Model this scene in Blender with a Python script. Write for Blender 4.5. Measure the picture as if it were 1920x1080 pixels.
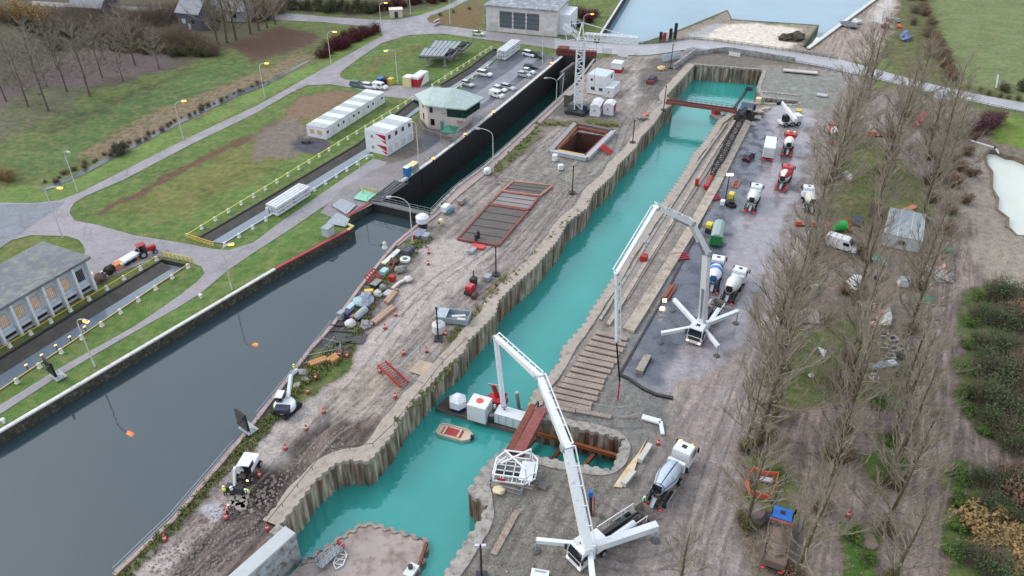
import bpy, math, random
import numpy as np
from mathutils import Vector, Matrix, noise
from mathutils.geometry import delaunay_2d_cdt, tessellate_polygon
R = math.radians
for o in list(bpy.data.objects): bpy.data.objects.remove(o)
SC = bpy.context.scene; COL = SC.collection
# ---------------------------------------------------------------- camera
CAM_H = 75.0; FPX = 1445.0; TH = math.atan(990.0/1445.0); ST, CT = math.sin(TH), math.cos(TH)
cam = bpy.data.objects.new('camera', bpy.data.cameras.new('camera')); COL.objects.link(cam)
cam.location = (0, 0, CAM_H); cam.rotation_euler = (math.pi/2-TH, 0, 0)
cam.data.sensor_width = 36; cam.data.lens = 36*FPX/1920; cam.data.clip_end = 20000; cam.data.clip_start = 1
SC.camera = cam
# ---------------------------------------------------------------- sky and sun (overcast)
SUN_EL, SUN_AZ = R(42), R(-75)      # low bright part of the cloud, to the left
w = bpy.data.worlds.new('World'); SC.world = w; w.use_nodes = True
nt = w.node_tree; bg = nt.nodes['Background']
sk = nt.nodes.new('ShaderNodeTexSky'); sk.sky_type = 'NISHITA'; sk.sun_disc = False
sk.sun_elevation = SUN_EL; sk.sun_rotation = SUN_AZ; sk.air_density = 1.4; sk.dust_density = 4
mixw = nt.nodes.new('ShaderNodeMix'); mixw.data_type = 'RGBA'
mixw.inputs[0].default_value = 0.72; mixw.inputs[7].default_value = (7.6, 8.2, 9.2, 1)   # the closed cloud layer
nt.links.new(sk.outputs[0], mixw.inputs[6]); nt.links.new(mixw.outputs[2], bg.inputs[0])
bg.inputs[1].default_value = 0.12
sl = bpy.data.lights.new('sun', 'SUN'); sl.energy = 1.1; sl.angle = R(26); sl.color = (1, .97, .93)
so = bpy.data.objects.new('sun', sl); COL.objects.link(so)
so.rotation_euler = Vector((math.sin(SUN_AZ)*math.cos(SUN_EL), math.cos(SUN_AZ)*math.cos(SUN_EL), math.sin(SUN_EL))).to_track_quat('Z', 'Y').to_euler()
vs = SC.view_settings; vs.view_transform = 'Standard'; vs.look = 'None'; vs.exposure = 0.52; vs.gamma = 1
SC.cycles.max_bounces = 6; SC.cycles.caustics_reflective = False; SC.cycles.caustics_refractive = False
# ---------------------------------------------------------------- survey helpers
def P(x, y, z=0.0):
    """ground point (at level z) seen at photo position x,y (1920 wide)"""
    xc, yc = x-960, 540-y
    d = Vector((xc, FPX*CT+yc*ST, -FPX*ST+yc*CT))
    return Vector((0, 0, CAM_H)) + d*((z-CAM_H)/d.z)
def ray(x, y):
    xc, yc = x-960, 540-y
    return Vector((xc, FPX*CT+yc*ST, -FPX*ST+yc*CT))
def hgt(bx, by, ty, z0=0.0):
    """height of an upright whose foot is at bx,by and whose top is at row ty"""
    p = P(bx, by, z0); dz = p.z-CAM_H
    D0 = p.y*CT-dz*ST; Y0 = p.y*ST+dz*CT; yc = 540-ty
    return (yc*D0/FPX-Y0)/(CT+yc*ST/FPX)
def PV(x, y, base, az):
    """point of the sight line x,y in the upright plane through base with heading az"""
    n = Vector((-math.sin(az), math.cos(az), 0)); d = ray(x, y); o = Vector((0, 0, CAM_H))
    return o+d*((base-o).dot(n)/d.dot(n))
def PL(pts, z=0.0): return [P(x, y, z) for x, y in pts]
def heading(a, b): return math.atan2(b.y-a.y, b.x-a.x)
AXD = Vector((855, FPX*CT+990*ST, 0)).normalized(); AZ = math.atan2(AXD.y, AXD.x); NRM = Vector((AXD.y, -AXD.x, 0))
def lin(c):
    c = c/255.0
    return c/12.92 if c < .04045 else ((c+.055)/1.055)**2.4
def C(r, g, b, k=.85): return (lin(r)*k, lin(g)*k, lin(b)*k, 1)
# ---------------------------------------------------------------- materials
MATS = {}
def M(name, rgb, rough=.6, var=.18, sc=.8, metal=0, spec=.5, bump=0., stain=None, st_amt=.5, em=None, ems=0, k=.85, stretch=None, glass=False):
    if name in MATS: return MATS[name]
    m = bpy.data.materials.new(name); m.use_nodes = True; n = m.node_tree.nodes; l = m.node_tree.links
    b = n['Principled BSDF']; c = C(*rgb, k=k)
    b.inputs['Roughness'].default_value = rough; b.inputs['Metallic'].default_value = metal
    b.inputs['Specular IOR Level'].default_value = spec
    tc = n.new('ShaderNodeTexCoord'); mp = n.new('ShaderNodeMapping'); l.new(tc.outputs['Object'], mp.inputs[0])
    if stretch: mp.inputs['Scale'].default_value = stretch
    nz = n.new('ShaderNodeTexNoise'); nz.inputs['Scale'].default_value = sc; nz.inputs['Detail'].default_value = 7; nz.inputs['Roughness'].default_value = .62
    l.new(mp.outputs[0], nz.inputs[0])
    rp = n.new('ShaderNodeMapRange'); rp.inputs[1].default_value = .3; rp.inputs[2].default_value = .7
    rp.inputs[3].default_value = 1-var; rp.inputs[4].default_value = 1+var; l.new(nz.outputs[0], rp.inputs[0])
    mu = n.new('ShaderNodeVectorMath'); mu.operation = 'SCALE'; mu.inputs[0].default_value = c[:3]; l.new(rp.outputs[0], mu.inputs['Scale'])
    out = mu.outputs[0]
    if stain:
        n2 = n.new('ShaderNodeTexNoise'); n2.inputs['Scale'].default_value = sc*2.3; n2.inputs['Detail'].default_value = 8; n2.inputs['Roughness'].default_value = .7
        l.new(mp.outputs[0], n2.inputs[0])
        r2 = n.new('ShaderNodeMapRange'); r2.inputs[1].default_value = .62-st_amt*.3; r2.inputs[2].default_value = .70-st_amt*.12; l.new(n2.outputs[0], r2.inputs[0])
        mx = n.new('ShaderNodeMix'); mx.data_type = 'RGBA'; l.new(r2.outputs[0], mx.inputs[0]); l.new(out, mx.inputs[6]); mx.inputs[7].default_value = C(*stain)
        out = mx.outputs[2]
    l.new(out, b.inputs['Base Color'])
    if bump:
        bp = n.new('ShaderNodeBump'); bp.inputs['Strength'].default_value = bump; bp.inputs['Distance'].default_value = .1
        l.new(nz.outputs[0], bp.inputs['Height']); l.new(bp.outputs[0], b.inputs['Normal'])
    if em: b.inputs['Emission Color'].default_value = C(*em, k=1); b.inputs['Emission Strength'].default_value = ems
    MATS[name] = m; return m
def white(): return M('white_paint', (226, 230, 234), .45, .05, .5, stain=(190, 188, 182), st_amt=.15)
def WH2(): return M('boom_white', (232, 235, 238), .35, .04, .4, stain=(195, 195, 190), st_amt=.12)
def DK(): return M('dark_steel', (48, 48, 50), .5, .25, 2)
def BLK(): return M('black_rubber', (28, 28, 30), .8, .2, 2)
def GLS(): return M('window_glass', (22, 30, 36), .12, .1, 1, spec=.8)
def GALV(): return M('galvanised', (165, 172, 178), .45, .15, 1.5, metal=.3)
def RUST(): return M('rusty_steel', (128, 72, 56), .8, .3, 1.2, stain=(90, 60, 50), st_amt=.5)
def RED(): return M('red_paint', (178, 40, 46), .45, .12, 1)
def CONC(): return M('old_concrete', (165, 160, 152), .85, .16, .5, bump=.3, stain=(120, 114, 106), st_amt=.5)
def WOOD(): return M('weathered_timber', (150, 126, 104), .85, .25, 2, stain=(100, 84, 70), st_amt=.4, stretch=(.3, 2, 2))
def BLUE(): return M('blue_paint', (40, 110, 180), .4, .1, 1)
def YEL(): return M('yellow_paint', (205, 185, 80), .5, .1, 1)
def ORG(): return M('orange_plastic', (225, 92, 62), .5, .1, 1)
def GRN(): return M('green_paint', (30, 128, 66), .45, .1, 1)
# ---------------------------------------------------------------- mesh builder
class MB:
    def __init__(s): s.v = []; s.f = []; s.T = Matrix.Identity(4)
    def add(s, vs, fs):
        o = len(s.v); T = s.T; s.v += [tuple(T @ Vector(v)) for v in vs]; s.f += [tuple(i+o for i in f) for f in fs]; return s
    def box(s, c, d, rz=0, ry=0, rx=0):
        m = Matrix.Translation(c) @ Matrix.Rotation(rz, 4, 'Z') @ Matrix.Rotation(ry, 4, 'Y') @ Matrix.Rotation(rx, 4, 'X')
        x, y, z = d[0]/2, d[1]/2, d[2]/2
        vs = [m @ Vector((a, b, e)) for a in (-x, x) for b in (-y, y) for e in (-z, z)]
        return s.add(vs, [(0, 1, 3, 2), (4, 6, 7, 5), (0, 4, 5, 1), (2, 3, 7, 6), (0, 2, 6, 4), (1, 5, 7, 3)])
    def b2(s, x0, x1, y0, y1, z0, z1): return s.box(((x0+x1)/2, (y0+y1)/2, (z0+z1)/2), (x1-x0, y1-y0, z1-z0))
    def bar(s, a, b, w, h=None):
        a, b = Vector(a), Vector(b); d = b-a; L = d.length
        if L < 1e-6: return s
        h = h or w; q = d.to_track_quat('X', 'Z').to_matrix().to_4x4(); m = Matrix.Translation((a+b)/2) @ q
        vs = [m @ Vector((x*L/2, y*w/2, z*h/2)) for x in (-1, 1) for y in (-1, 1) for z in (-1, 1)]
        return s.add(vs, [(0, 1, 3, 2), (4, 6, 7, 5), (0, 4, 5, 1), (2, 3, 7, 6), (0, 2, 6, 4), (1, 5, 7, 3)])
    def cyl(s, a, b, r, r2=None, n=10, caps=True):
        a, b = Vector(a), Vector(b); r2 = r if r2 is None else r2; d = b-a
        q = d.to_track_quat('Z', 'Y').to_matrix()
        vs = []
        for p, rr in ((a, r), (b, r2)):
            for i in range(n):
                t = 2*math.pi*i/n; vs.append(p + q @ Vector((rr*math.cos(t), rr*math.sin(t), 0)))
        fs = [(i, (i+1) % n, n+(i+1) % n, n+i) for i in range(n)]
        if caps: fs += [tuple(range(n-1, -1, -1)), tuple(range(n, 2*n))]
        return s.add(vs, fs)
    def lathe(s, a, b, prof, n=16, a0=0, a1=2*math.pi, close=True):
        """prof: (t along a->b in 0..1, radius)"""
        a, b = Vector(a), Vector(b); q = (b-a).to_track_quat('Z', 'Y').to_matrix(); full = abs(a1-a0-2*math.pi) < 1e-6
        m = n if full else n+1; vs = []; fs = []
        for t, rr in prof:
            for i in range(m):
                u = a0+(a1-a0)*i/n; vs.append(a+(b-a)*t + q @ Vector((rr*math.cos(u), rr*math.sin(u), 0)))
        for k in range(len(prof)-1):
            for i in range(n):
                j = (i+1) % m; fs.append((k*m+i, k*m+j, (k+1)*m+j, (k+1)*m+i))
        if close and full: fs += [tuple(range(m-1, -1, -1)), tuple(range((len(prof)-1)*m, len(prof)*m))]
        return s.add(vs, fs)
    def prism(s, pts, z0, z1):
        n = len(pts); ar = sum(pts[i][0]*pts[(i+1) % n][1]-pts[(i+1) % n][0]*pts[i][1] for i in range(n))
        if ar < 0: pts = pts[::-1]
        vs = [(p[0], p[1], z0) for p in pts]+[(p[0], p[1], z1) for p in pts]
        return s.add(vs, [tuple(range(n-1, -1, -1)), tuple(range(n, 2*n))]+[(i, (i+1) % n, n+(i+1) % n, n+i) for i in range(n)])
    def side(s, prof, y0, y1, inset=None):
        """profile in x,z pulled along y; inset: list of extra y inset per point"""
        n = len(prof); ins = inset or [0]*n
        vs = [(p[0], y0+ins[i], p[1]) for i, p in enumerate(prof)]+[(p[0], y1-ins[i], p[1]) for i, p in enumerate(prof)]
        return s.add(vs, [tuple(range(n)), tuple(range(2*n-1, n-1, -1))]+[(i, n+i, n+(i+1) % n, (i+1) % n) for i in range(n)])
    def sheet(s, pts, z=None):
        vs = [Vector((p[0], p[1], p[2] if z is None and len(p) > 2 else (z or 0))) for p in pts]
        fs = tessellate_polygon([vs])
        out = []
        for f in fs:
            a, b, c = (vs[i] for i in f)
            out.append(tuple(f) if (b-a).cross(c-a).z > 0 else tuple(reversed(f)))
        return s.add(vs, out)
    def blob(s, c, r, seed=0, amp=.25, sub=3, sq=1):
        n1, n2 = 6+sub*2, 4+sub; vs = []; fs = []; c = Vector(c)
        for i in range(n2+1):
            ph = math.pi*i/n2
            for j in range(n1):
                t = 2*math.pi*j/n1; d = Vector((math.sin(ph)*math.cos(t), math.sin(ph)*math.sin(t), math.cos(ph)))
                k = 1+amp*noise.noise(d*1.7+Vector((seed*7.3, seed*3.1, 0)))*2
                vs.append(c+Vector((d.x*r[0]*k, d.y*r[1]*k, d.z*r[2]*k)))
        for i in range(n2):
            for j in range(n1):
                a = i*n1+j; b = i*n1+(j+1) % n1; fs.append((a, a+n1, b+n1, b))
        return s.add(vs, fs)
    def mesh(s, name, m):
        me = bpy.data.meshes.new(name); me.from_pydata(s.v, [], s.f); me.materials.append(m); me.update(); return me
    def build(s, name, m, parent=None, smooth=False, bevel=0, world=False):
        me = s.mesh(name, m); o = bpy.data.objects.new(name, me); COL.objects.link(o)
        if smooth:
            for p in me.polygons: p.use_smooth = True
        if parent is not None:
            o.parent = parent
            if world: o.matrix_parent_inverse = Matrix.LocRotScale(parent.location, parent.rotation_euler, parent.scale).inverted()
        if bevel:
            b = o.modifiers.new('bevel', 'BEVEL'); b.width = bevel; b.segments = 2; b.limit_method = 'ANGLE'
        return o
def tag(o, label=None, cat=None, group=None, kind=None):
    if label: o['label'] = label
    if cat: o['category'] = cat
    if group: o['group'] = group
    if kind: o['kind'] = kind
    return o
def thing(name, label, cat, loc=(0, 0, 0), rz=0, group=None, s=1):
    o = bpy.data.objects.new(name, None); COL.objects.link(o); o.location = loc; o.rotation_euler = (0, 0, rz); o.scale = (s, s, s)
    o.empty_display_size = .3
    return tag(o, label, cat, group)
def clone(root, loc, rz=0, label=None, group=None, s=None):
    def cp(o, par):
        c = o.copy(); COL.objects.link(c); c.parent = par
        for ch in KIDS.get(o.name, [x for x in bpy.data.objects if x.parent == o]): cp(ch, c)
        return c
    if root.name not in KIDS: index_kids(root)
    c = cp(root, None); c.location = loc; c.rotation_euler = (0, 0, rz)
    if s is not None: c.scale = (s, s, s) if not hasattr(s, '__len__') else s
    if label: c['label'] = label
    if group: c['group'] = group
    return c
KIDS = {}
def index_kids(root):
    allo = list(bpy.data.objects)
    def f(o):
        ks = [x for x in allo if x.parent == o]; KIDS[o.name] = ks
        for k in ks: f(k)
    f(root)
def pose(xa, ya, xb, yb, z=0.0):
    a, b = P(xa, ya, z), P(xb, yb, z); return (a+b)/2, heading(a, b), (b-a).length
ORD = ['first', 'second', 'third', 'fourth', 'fifth', 'sixth', 'seventh', 'eighth', 'ninth', 'tenth', 'eleventh', 'twelfth', 'thirteenth', 'fourteenth', 'fifteenth', 'sixteenth', 'seventeenth', 'eighteenth', 'nineteenth', 'twentieth']
rnd = random.Random(7)
def inpoly(p, poly):
    x, y = p[0], p[1]; c = False; n = len(poly); j = n-1
    for i in range(n):
        a, b = poly[i], poly[j]
        if (a[1] > y) != (b[1] > y) and x < (b[0]-a[0])*(y-a[1])/(b[1]-a[1])+a[0]: c = not c
        j = i
    return c
# ---------------------------------------------------------------- outlines (surveyed from the photo)
BASIN_L = [(555, 1006), (521, 987), (560, 940), (590, 900), (627, 869), (655, 862), (692, 864), (730, 820), (757, 775), (805, 722), (830, 692), (868, 660), (876, 640), (927, 590), (933, 565), (960, 537), (1000, 503), (1045, 450), (1062, 417), (1100, 390), (1110, 364), (1150, 327), (1157, 310), (1192, 276), (1200, 258), (1225, 232), (1242, 207), (1262, 195), (1248, 180), (1302, 121)]
BASIN_R = [(1302, 121), (1432, 131), (1420, 166), (1428, 183), (1500, 190), (1497, 197), (1407, 192), (1350, 225), (1320, 270), (1302, 290), (1287, 320), (1247, 378), (1200, 440), (1147, 530), (1107, 590), (1102, 604), (1057, 655), (1052, 680), (1002, 740), (990, 776)]
PIT = [(990, 776), (1010, 784), (1172, 823), (1150, 885), (962, 850)]
BASIN_N = [(962, 850), (955, 838), (915, 870), (880, 922), (916, 948), (906, 972), (880, 1010), (836, 1078), (790, 1140), (470, 1140), (470, 1080), (555, 1006)]
BASIN = PL(BASIN_L)+PL(BASIN_R[1:])+PL(PIT[1:])+PL(BASIN_N[1:-1])
LOCK = [(-120, 872), (0, 812), (517, 506), (654, 433), (664, 425), (640, 414), (700, 378), (812, 302), (870, 258), (960, 186), (1055, 107), (1112, 112), (1100, 128), (1072, 162), (1042, 190), (960, 265), (907, 312), (855, 350), (806, 402), (742, 455), (720, 480), (672, 540), (620, 612), (580, 655), (480, 785), (442, 832), (322, 975), (212, 1077), (170, 1130), (-120, 1130)]
FARC = [(1205, -60), (1168, 0), (1125, 68), (1150, 79), (1200, 81), (1258, 62), (1362, 19), (1372, 36), (1536, 47), (1506, 88), (1512, 92), (1635, 2), (1725, -60)]
CH_A = [(-80, 720), (0, 672), (150, 580), (305, 487), (352, 497), (150, 630), (62, 690), (-80, 785)]
CH_B = [(368, 449), (480, 384), (672, 270), (745, 212), (777, 188), (802, 196), (765, 222), (690, 290), (560, 375), (480, 420), (418, 457)]
CH_C = [(826, 160), (880, 127), (927, 92), (952, 92), (917, 122), (849, 170)]
POND = [(1849, 288), (1858, 281), (1870, 283), (1888, 292), (1902, 293), (1925, 303), (2000, 330), (2000, 470), (1948, 458), (1925, 441), (1908, 440), (1892, 424), (1893, 408), (1872, 392), (1874, 372), (1862, 352), (1863, 322), (1853, 308)]
SHAFT = [(1045, 284), (1083, 247), (1139, 256), (1098, 291)]
HOLES = [BASIN, PL(LOCK), PL(FARC), PL(CH_A), PL(CH_B), PL(CH_C), PL(POND), PL(SHAFT)]
# ---------------------------------------------------------------- paint plan of the natural ground: (outline, feather m, soil, grass, grass share, relief, wet, rut)
G1 = (84, 124, 52); G2 = (100, 118, 62)
ZN = [
 ([(-900, -200), (520, -200), (500, 60), (380, 110), (150, 180), (-100, 330), (-900, 600)], 4, (92, 84, 74), (76, 86, 56), .45, .1, 0, 0),
 ([(-60, 200), (150, 88), (330, 105), (300, 135), (180, 155), (-60, 260)], 5, (108, 96, 94), (88, 94, 68), .3, .1, 0, 0),
 ([(-80, 240), (60, 160), (170, 160), (140, 210), (-80, 300)], 6, (110, 98, 96), (92, 102, 74), .55, .1, 0, 0),
 ([(-60, 340), (100, 255), (250, 175), (420, 112), (500, 100), (480, 135), (300, 218), (120, 320), (-60, 350)], 4, (92, 88, 66), (74, 108, 60), .82, .1, 0, 0),
 ([(60, 250), (200, 188), (300, 152), (360, 128), (350, 138), (210, 202), (80, 262)], 3, (76, 76, 60), (66, 84, 50), .6, .1, 0, 0),
 ([(130, 300), (260, 220), (480, 132), (560, 92), (600, 108), (480, 168), (330, 240), (200, 300)], 4, (134, 116, 96), (96, 104, 64), .45, .1, 0, 0),
 ([(420, 88), (520, 48), (600, 62), (590, 84), (480, 118)], 4, (96, 74, 62), (84, 90, 56), .4, .1, 0, 0),
 ([(-80, 356), (90, 345), (150, 330), (330, 242), (590, 118), (700, 66), (722, 66), (620, 122), (230, 322), (150, 362), (110, 376), (-80, 384)], 1.2, (100, 96, 70), (104, 138, 68), .95, .08, 0, 0),
 ([(128, 392), (160, 366), (480, 210), (575, 158), (650, 163), (780, 186), (672, 272), (360, 457), (180, 421), (138, 414)], 1, (104, 92, 68), (88, 120, 58), .93, .08, 0, 0),
 ([(200, 400), (330, 330), (520, 236), (640, 172), (700, 190), (640, 235), (560, 290), (400, 375), (340, 410)], 6, (120, 104, 76), (108, 116, 62), .68, .08, 0, 0),
 ([(178, 398), (330, 318), (520, 226), (524, 232), (334, 326), (186, 403)], 1.5, (106, 84, 66), (96, 90, 60), .15, .1, 0, 0),
 ([(560, 185), (640, 165), (680, 178), (590, 215), (500, 255)], 3, (132, 110, 90), (100, 106, 66), .25, .1, 0, 0),
 ([(470, 250), (560, 218), (600, 250), (560, 300), (470, 300)], 4, (124, 116, 106), (104, 112, 66), .3, .08, 0, 0),
 ([(545, 270), (560, 258), (612, 262), (620, 276), (590, 290), (560, 284)], .6, (84, 84, 92), G1, .0, .02, .2, 0),
 ([(640, 135), (645, 148), (700, 153), (824, 161), (927, 92), (900, 78), (830, 64), (767, 66), (717, 80)], 1, (112, 96, 70), (84, 120, 58), .93, .08, 0, 0),
 ([(670, 138), (700, 110), (770, 82), (830, 84), (780, 96), (730, 118), (700, 146)], 3, (116, 102, 76), (92, 112, 56), .5, .08, 0, 0),
 ([(418, 462), (690, 292), (765, 222), (850, 172), (930, 96), (985, 92), (1055, 105), (870, 257), (700, 376), (640, 412), (664, 425), (517, 503), (0, 810), (-80, 850), (-80, 790), (62, 692), (352, 498), (390, 500)], 1, (100, 94, 72), (86, 124, 58), .92, .08, 0, 0),
 ([(700, 300), (775, 225), (870, 170), (960, 180), (880, 258), (812, 300), (712, 376), (640, 412), (600, 400), (640, 355)], 3, (116, 110, 102), (88, 112, 58), .36, .05, .2, 0),
 ([(-80, 480), (0, 455), (60, 441), (125, 442), (155, 458), (160, 475), (100, 460), (-80, 560)], .8, (100, 92, 70), (98, 116, 56), .9, .08, 0, 0),
 ([(800, 36), (885, 3), (960, -60), (900, -60), (905, 60), (830, 46)], 1, (120, 100, 72), (98, 106, 56), .4, .1, 0, 0),
 ([(1060, 10), (1170, -30), (1168, 0), (1125, 70), (1070, 70)], 1, (100, 96, 70), (92, 112, 58), .85, .1, 0, 0),
 ([(520, -60), (880, -60), (870, 0), (790, 26), (700, 34), (530, 22)], 2, (92, 84, 72), (74, 86, 52), .5, .1, 0, 0),
 ([(760, 28), (870, -6), (890, -20), (900, -20), (790, 34)], .8, (92, 84, 72), (86, 122, 56), .9, .05, 0, 0),
 # the works between lock and dock
 ([(806, 402), (860, 345), (960, 263), (1045, 187), (1112, 108), (1290, 98), (1306, 125), (1240, 200), (1150, 325), (930, 575), (805, 725), (655, 864), (521, 989), (430, 1090), (190, 1120), (480, 785), (620, 612), (742, 455)], .8, (154, 145, 139), (100, 110, 68), .06, .28, .35, .65),
 ([(1000, 290), (1150, 250), (1170, 285), (1100, 350), (1010, 345), (960, 330)], 4, (142, 138, 130), (100, 110, 68), .1, .3, .2, .5),
 ([(1050, 200), (1160, 180), (1230, 110), (1280, 100), (1200, 190), (1170, 260), (1080, 240)], 3, (150, 142, 136), (100, 110, 68), .02, .2, .2, .4),
 ([(1195, 120), (1235, 108), (1225, 165), (1180, 200), (1160, 190)], 2, (172, 164, 158), (100, 110, 68), .0, .2, .2, .8),
 ([(1210, 110), (1298, 104), (1250, 180), (1210, 195), (1195, 170)], 2.5, (112, 108, 102), (100, 110, 68), .05, .2, .2, .3),
 ([(1052, 196), (1120, 188), (1140, 200), (1160, 222), (1050, 220), (1030, 212)], 1.5, (106, 104, 102), (90, 96, 64), .05, .1, .3, .2),
 ([(1030, 222), (1165, 224), (1160, 240), (1060, 238), (1010, 232)], 2, (108, 100, 80), (96, 100, 58), .5, .2, 0, 0),
 ([(880, 335), (940, 290), (1000, 240), (1030, 225), (1000, 275), (930, 330)], 1.5, (110, 102, 88), (92, 112, 56), .55, .15, 0, 0),
 ([(800, 455), (850, 450), (930, 470), (880, 530), (790, 600), (680, 710), (560, 815), (440, 920), (290, 1090), (220, 1110), (420, 890), (520, 790), (640, 665), (730, 580), (780, 520)], 2, (180, 170, 164), (100, 110, 68), .0, .12, .15, .1),
 ([(600, 735), (640, 765), (690, 790), (740, 740), (770, 700), (740, 660), (690, 680)], 3, (170, 158, 146), (120, 116, 80), .02, .4, .1, .6),
 ([(600, 790), (700, 780), (740, 800), (655, 862), (620, 868), (560, 930), (521, 985), (430, 1090), (300, 1100), (380, 1000), (470, 925), (545, 850)], 1.5, (116, 104, 98), (100, 110, 68), .02, .4, .4, 1),
 ([(430, 910), (520, 850), (560, 870), (470, 960), (400, 990)], 2, (86, 76, 72), (100, 110, 68), .0, .35, .4, .6),
 ([(560, 870), (620, 810), (660, 830), (600, 880)], 2, (160, 146, 138), (100, 110, 68), .0, .3, .2, 1),
 ([(300, 1000), (420, 900), (440, 915), (330, 1040)], 2, (156, 142, 136), (100, 110, 68), .0, .2, .3, .8),
 ([(366, 955), (385, 940), (420, 945), (425, 962), (395, 972)], .6, (176, 176, 184), (100, 110, 68), .0, .05, .2, 0),
 ([(625, 625), (655, 600), (690, 625), (650, 690), (560, 750), (480, 810), (445, 850), (330, 980), (225, 1090), (210, 1090), (320, 975), (440, 832), (540, 705)], 1.2, (96, 90, 70), (72, 100, 44), .75, .2, 0, 0),
 ([(720, 490), (760, 455), (800, 440), (800, 460), (770, 480), (740, 530), (680, 590), (640, 620), (620, 612), (672, 540)], 1.5, (124, 114, 104), (86, 104, 52), .5, .15, 0, 0),
 ([(735, 850), (790, 755), (860, 680), (880, 690), (780, 800)], 1.0, (126, 112, 90), (92, 108, 54), .5, .25, 0, .2),
 ([(800, 690), (850, 610), (920, 540), (960, 500), (960, 520), (920, 580), (860, 650), (815, 710)], 1.5, (130, 116, 98), (90, 104, 54), .42, .25, 0, .2),
 ([(930, 560), (1000, 490), (1060, 410), (1140, 325), (1150, 322), (1062, 425), (1000, 505), (935, 575)], 1.5, (104, 94, 88), (88, 100, 54), .2, .3, .2, .3),
 ([(570, 615), (610, 590), (650, 600), (640, 650), (590, 650)], 1.5, (84, 84, 82), (72, 100, 44), .35, .1, .2, .2),
 # right bank works
 ([(1290, 92), (1400, 104), (1580, 132), (1590, 152), (1430, 132), (1300, 121)], 1, (122, 116, 106), (96, 102, 70), .12, .1, 0, 0),
 ([(1420, 122), (1600, 126), (1640, 180), (1540, 400), (1460, 640), (1420, 850), (1400, 1120), (780, 1140), (880, 925), (960, 850), (990, 776), (1052, 680), (1150, 530), (1300, 290), (1407, 192)], .8, (146, 138, 132), (100, 110, 68), .03, .2, .25, .4),
 ([(1430, 128), (1570, 142), (1590, 200), (1420, 200)], 2, (136, 138, 130), (100, 110, 68), .02, .15, .5, .1),
 ([(1405, 200), (1520, 205), (1512, 300), (1450, 480), (1380, 640), (1330, 700), (1250, 745), (1163, 700), (1290, 455), (1340, 380)], 2.0, (162, 156, 162), (100, 110, 68), .0, .03, 1, .1),
 ([(1405, 215), (1440, 212), (1440, 300), (1390, 400), (1350, 500), (1290, 650), (1230, 725), (1163, 700), (1290, 460), (1340, 380)], 1.5, (100, 102, 114), (100, 110, 68), .0, .03, .8, 0),
 ([(1240, 740), (1320, 690), (1420, 640), (1500, 420), (1530, 330), (1500, 560), (1440, 700), (1410, 850), (1400, 1100), (1180, 1100), (1250, 960), (1290, 800)], 3, (160, 148, 143), (100, 110, 68), .0, .12, .5, .6),
 ([(1020, 760), (1110, 755), (1160, 690), (1260, 750), (1240, 800), (1190, 830), (1010, 780)], 1.2, (128, 128, 124), (100, 110, 68), .0, .15, .5, .3),
 ([(962, 853), (1150, 888), (1190, 830), (1230, 840), (1160, 940), (1080, 1090), (840, 1100), (905, 975), (925, 930)], 2, (132, 128, 120), (104, 112, 82), .12, .2, .3, .6),
 ([(1380, 300), (1290, 455), (1180, 640), (1165, 700), (1190, 600), (1330, 350)], 1, (116, 122, 112), (98, 106, 70), .3, .1, .4, 0),
 # wood on the right
 ([(1590, 160), (1700, 165), (1870, 215), (2000, 250), (2000, 1140), (1405, 1140), (1400, 870), (1440, 790), (1455, 650), (1520, 430), (1560, 300)], 2, (132, 120, 110), (98, 108, 62), .4, .2, .1, .3),
 ([(1600, 250), (1740, 260), (1740, 400), (1640, 410), (1540, 480), (1560, 330)], 5, (120, 110, 94), (90, 106, 60), .6, .2, 0, .1),
 ([(1460, 640), (1600, 600), (1700, 640), (1700, 770), (1460, 765)], 4, (120, 110, 92), (88, 108, 58), .56, .25, 0, .1),
 ([(1560, 170), (1690, 180), (1780, 330), (1740, 340), (1640, 250), (1560, 230)], 3, (146, 136, 130), (98, 106, 60), .05, .2, .2, .8),
 ([(1560, 430), (1680, 480), (1700, 560), (1640, 640), (1590, 560), (1520, 560), (1520, 480)], 4, (136, 124, 116), (98, 106, 60), .12, .2, .2, .3),
 ([(1440, 782), (1560, 765), (1760, 772), (1800, 810), (1760, 850), (1620, 850), (1560, 880), (1500, 850), (1430, 800)], 2, (142, 128, 122), (98, 106, 60), .02, .2, .3, 1),
 ([(1760, 380), (1850, 400), (1850, 520), (1810, 640), (1790, 770), (1920, 850), (2000, 890), (2000, 930), (1840, 870), (1780, 850), (1765, 960), (1755, 1140), (1640, 1140), (1690, 900), (1710, 760), (1725, 600), (1770, 480)], 2.5, (146, 132, 124), (98, 106, 60), .03, .25, .3, 1),
 ([(1500, 870), (1560, 850), (1640, 950), (1610, 1000), (1575, 960), (1570, 1140), (1510, 1140), (1520, 1000)], 2, (150, 136, 128), (98, 106, 60), .02, .2, .2, 1),
 ([(1640, 800), (1680, 820), (1690, 912), (1660, 915), (1630, 880)], 1.5, (100, 90, 70), (84, 120, 50), .85, .15, 0, 0),
 ([(1590, 970), (1640, 1000), (1660, 1140), (1580, 1140)], 1.5, (120, 106, 90), (74, 118, 48), .75, .2, 0, 0),
 ([(1395, 850), (1470, 860), (1500, 920), (1480, 960), (1400, 960)], 3, (112, 100, 84), (86, 108, 58), .6, .2, 0, 0),
 ([(1810, 540), (1960, 520), (1960, 860), (1830, 800), (1795, 760)], 2, (96, 88, 68), (80, 104, 58), .7, .2, 0, 0),
 ([(1785, 870), (1900, 890), (2000, 930), (2000, 1140), (1775, 1140), (1770, 950)], 2, (120, 100, 76), (78, 112, 46), .65, .25, 0, 0),
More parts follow.
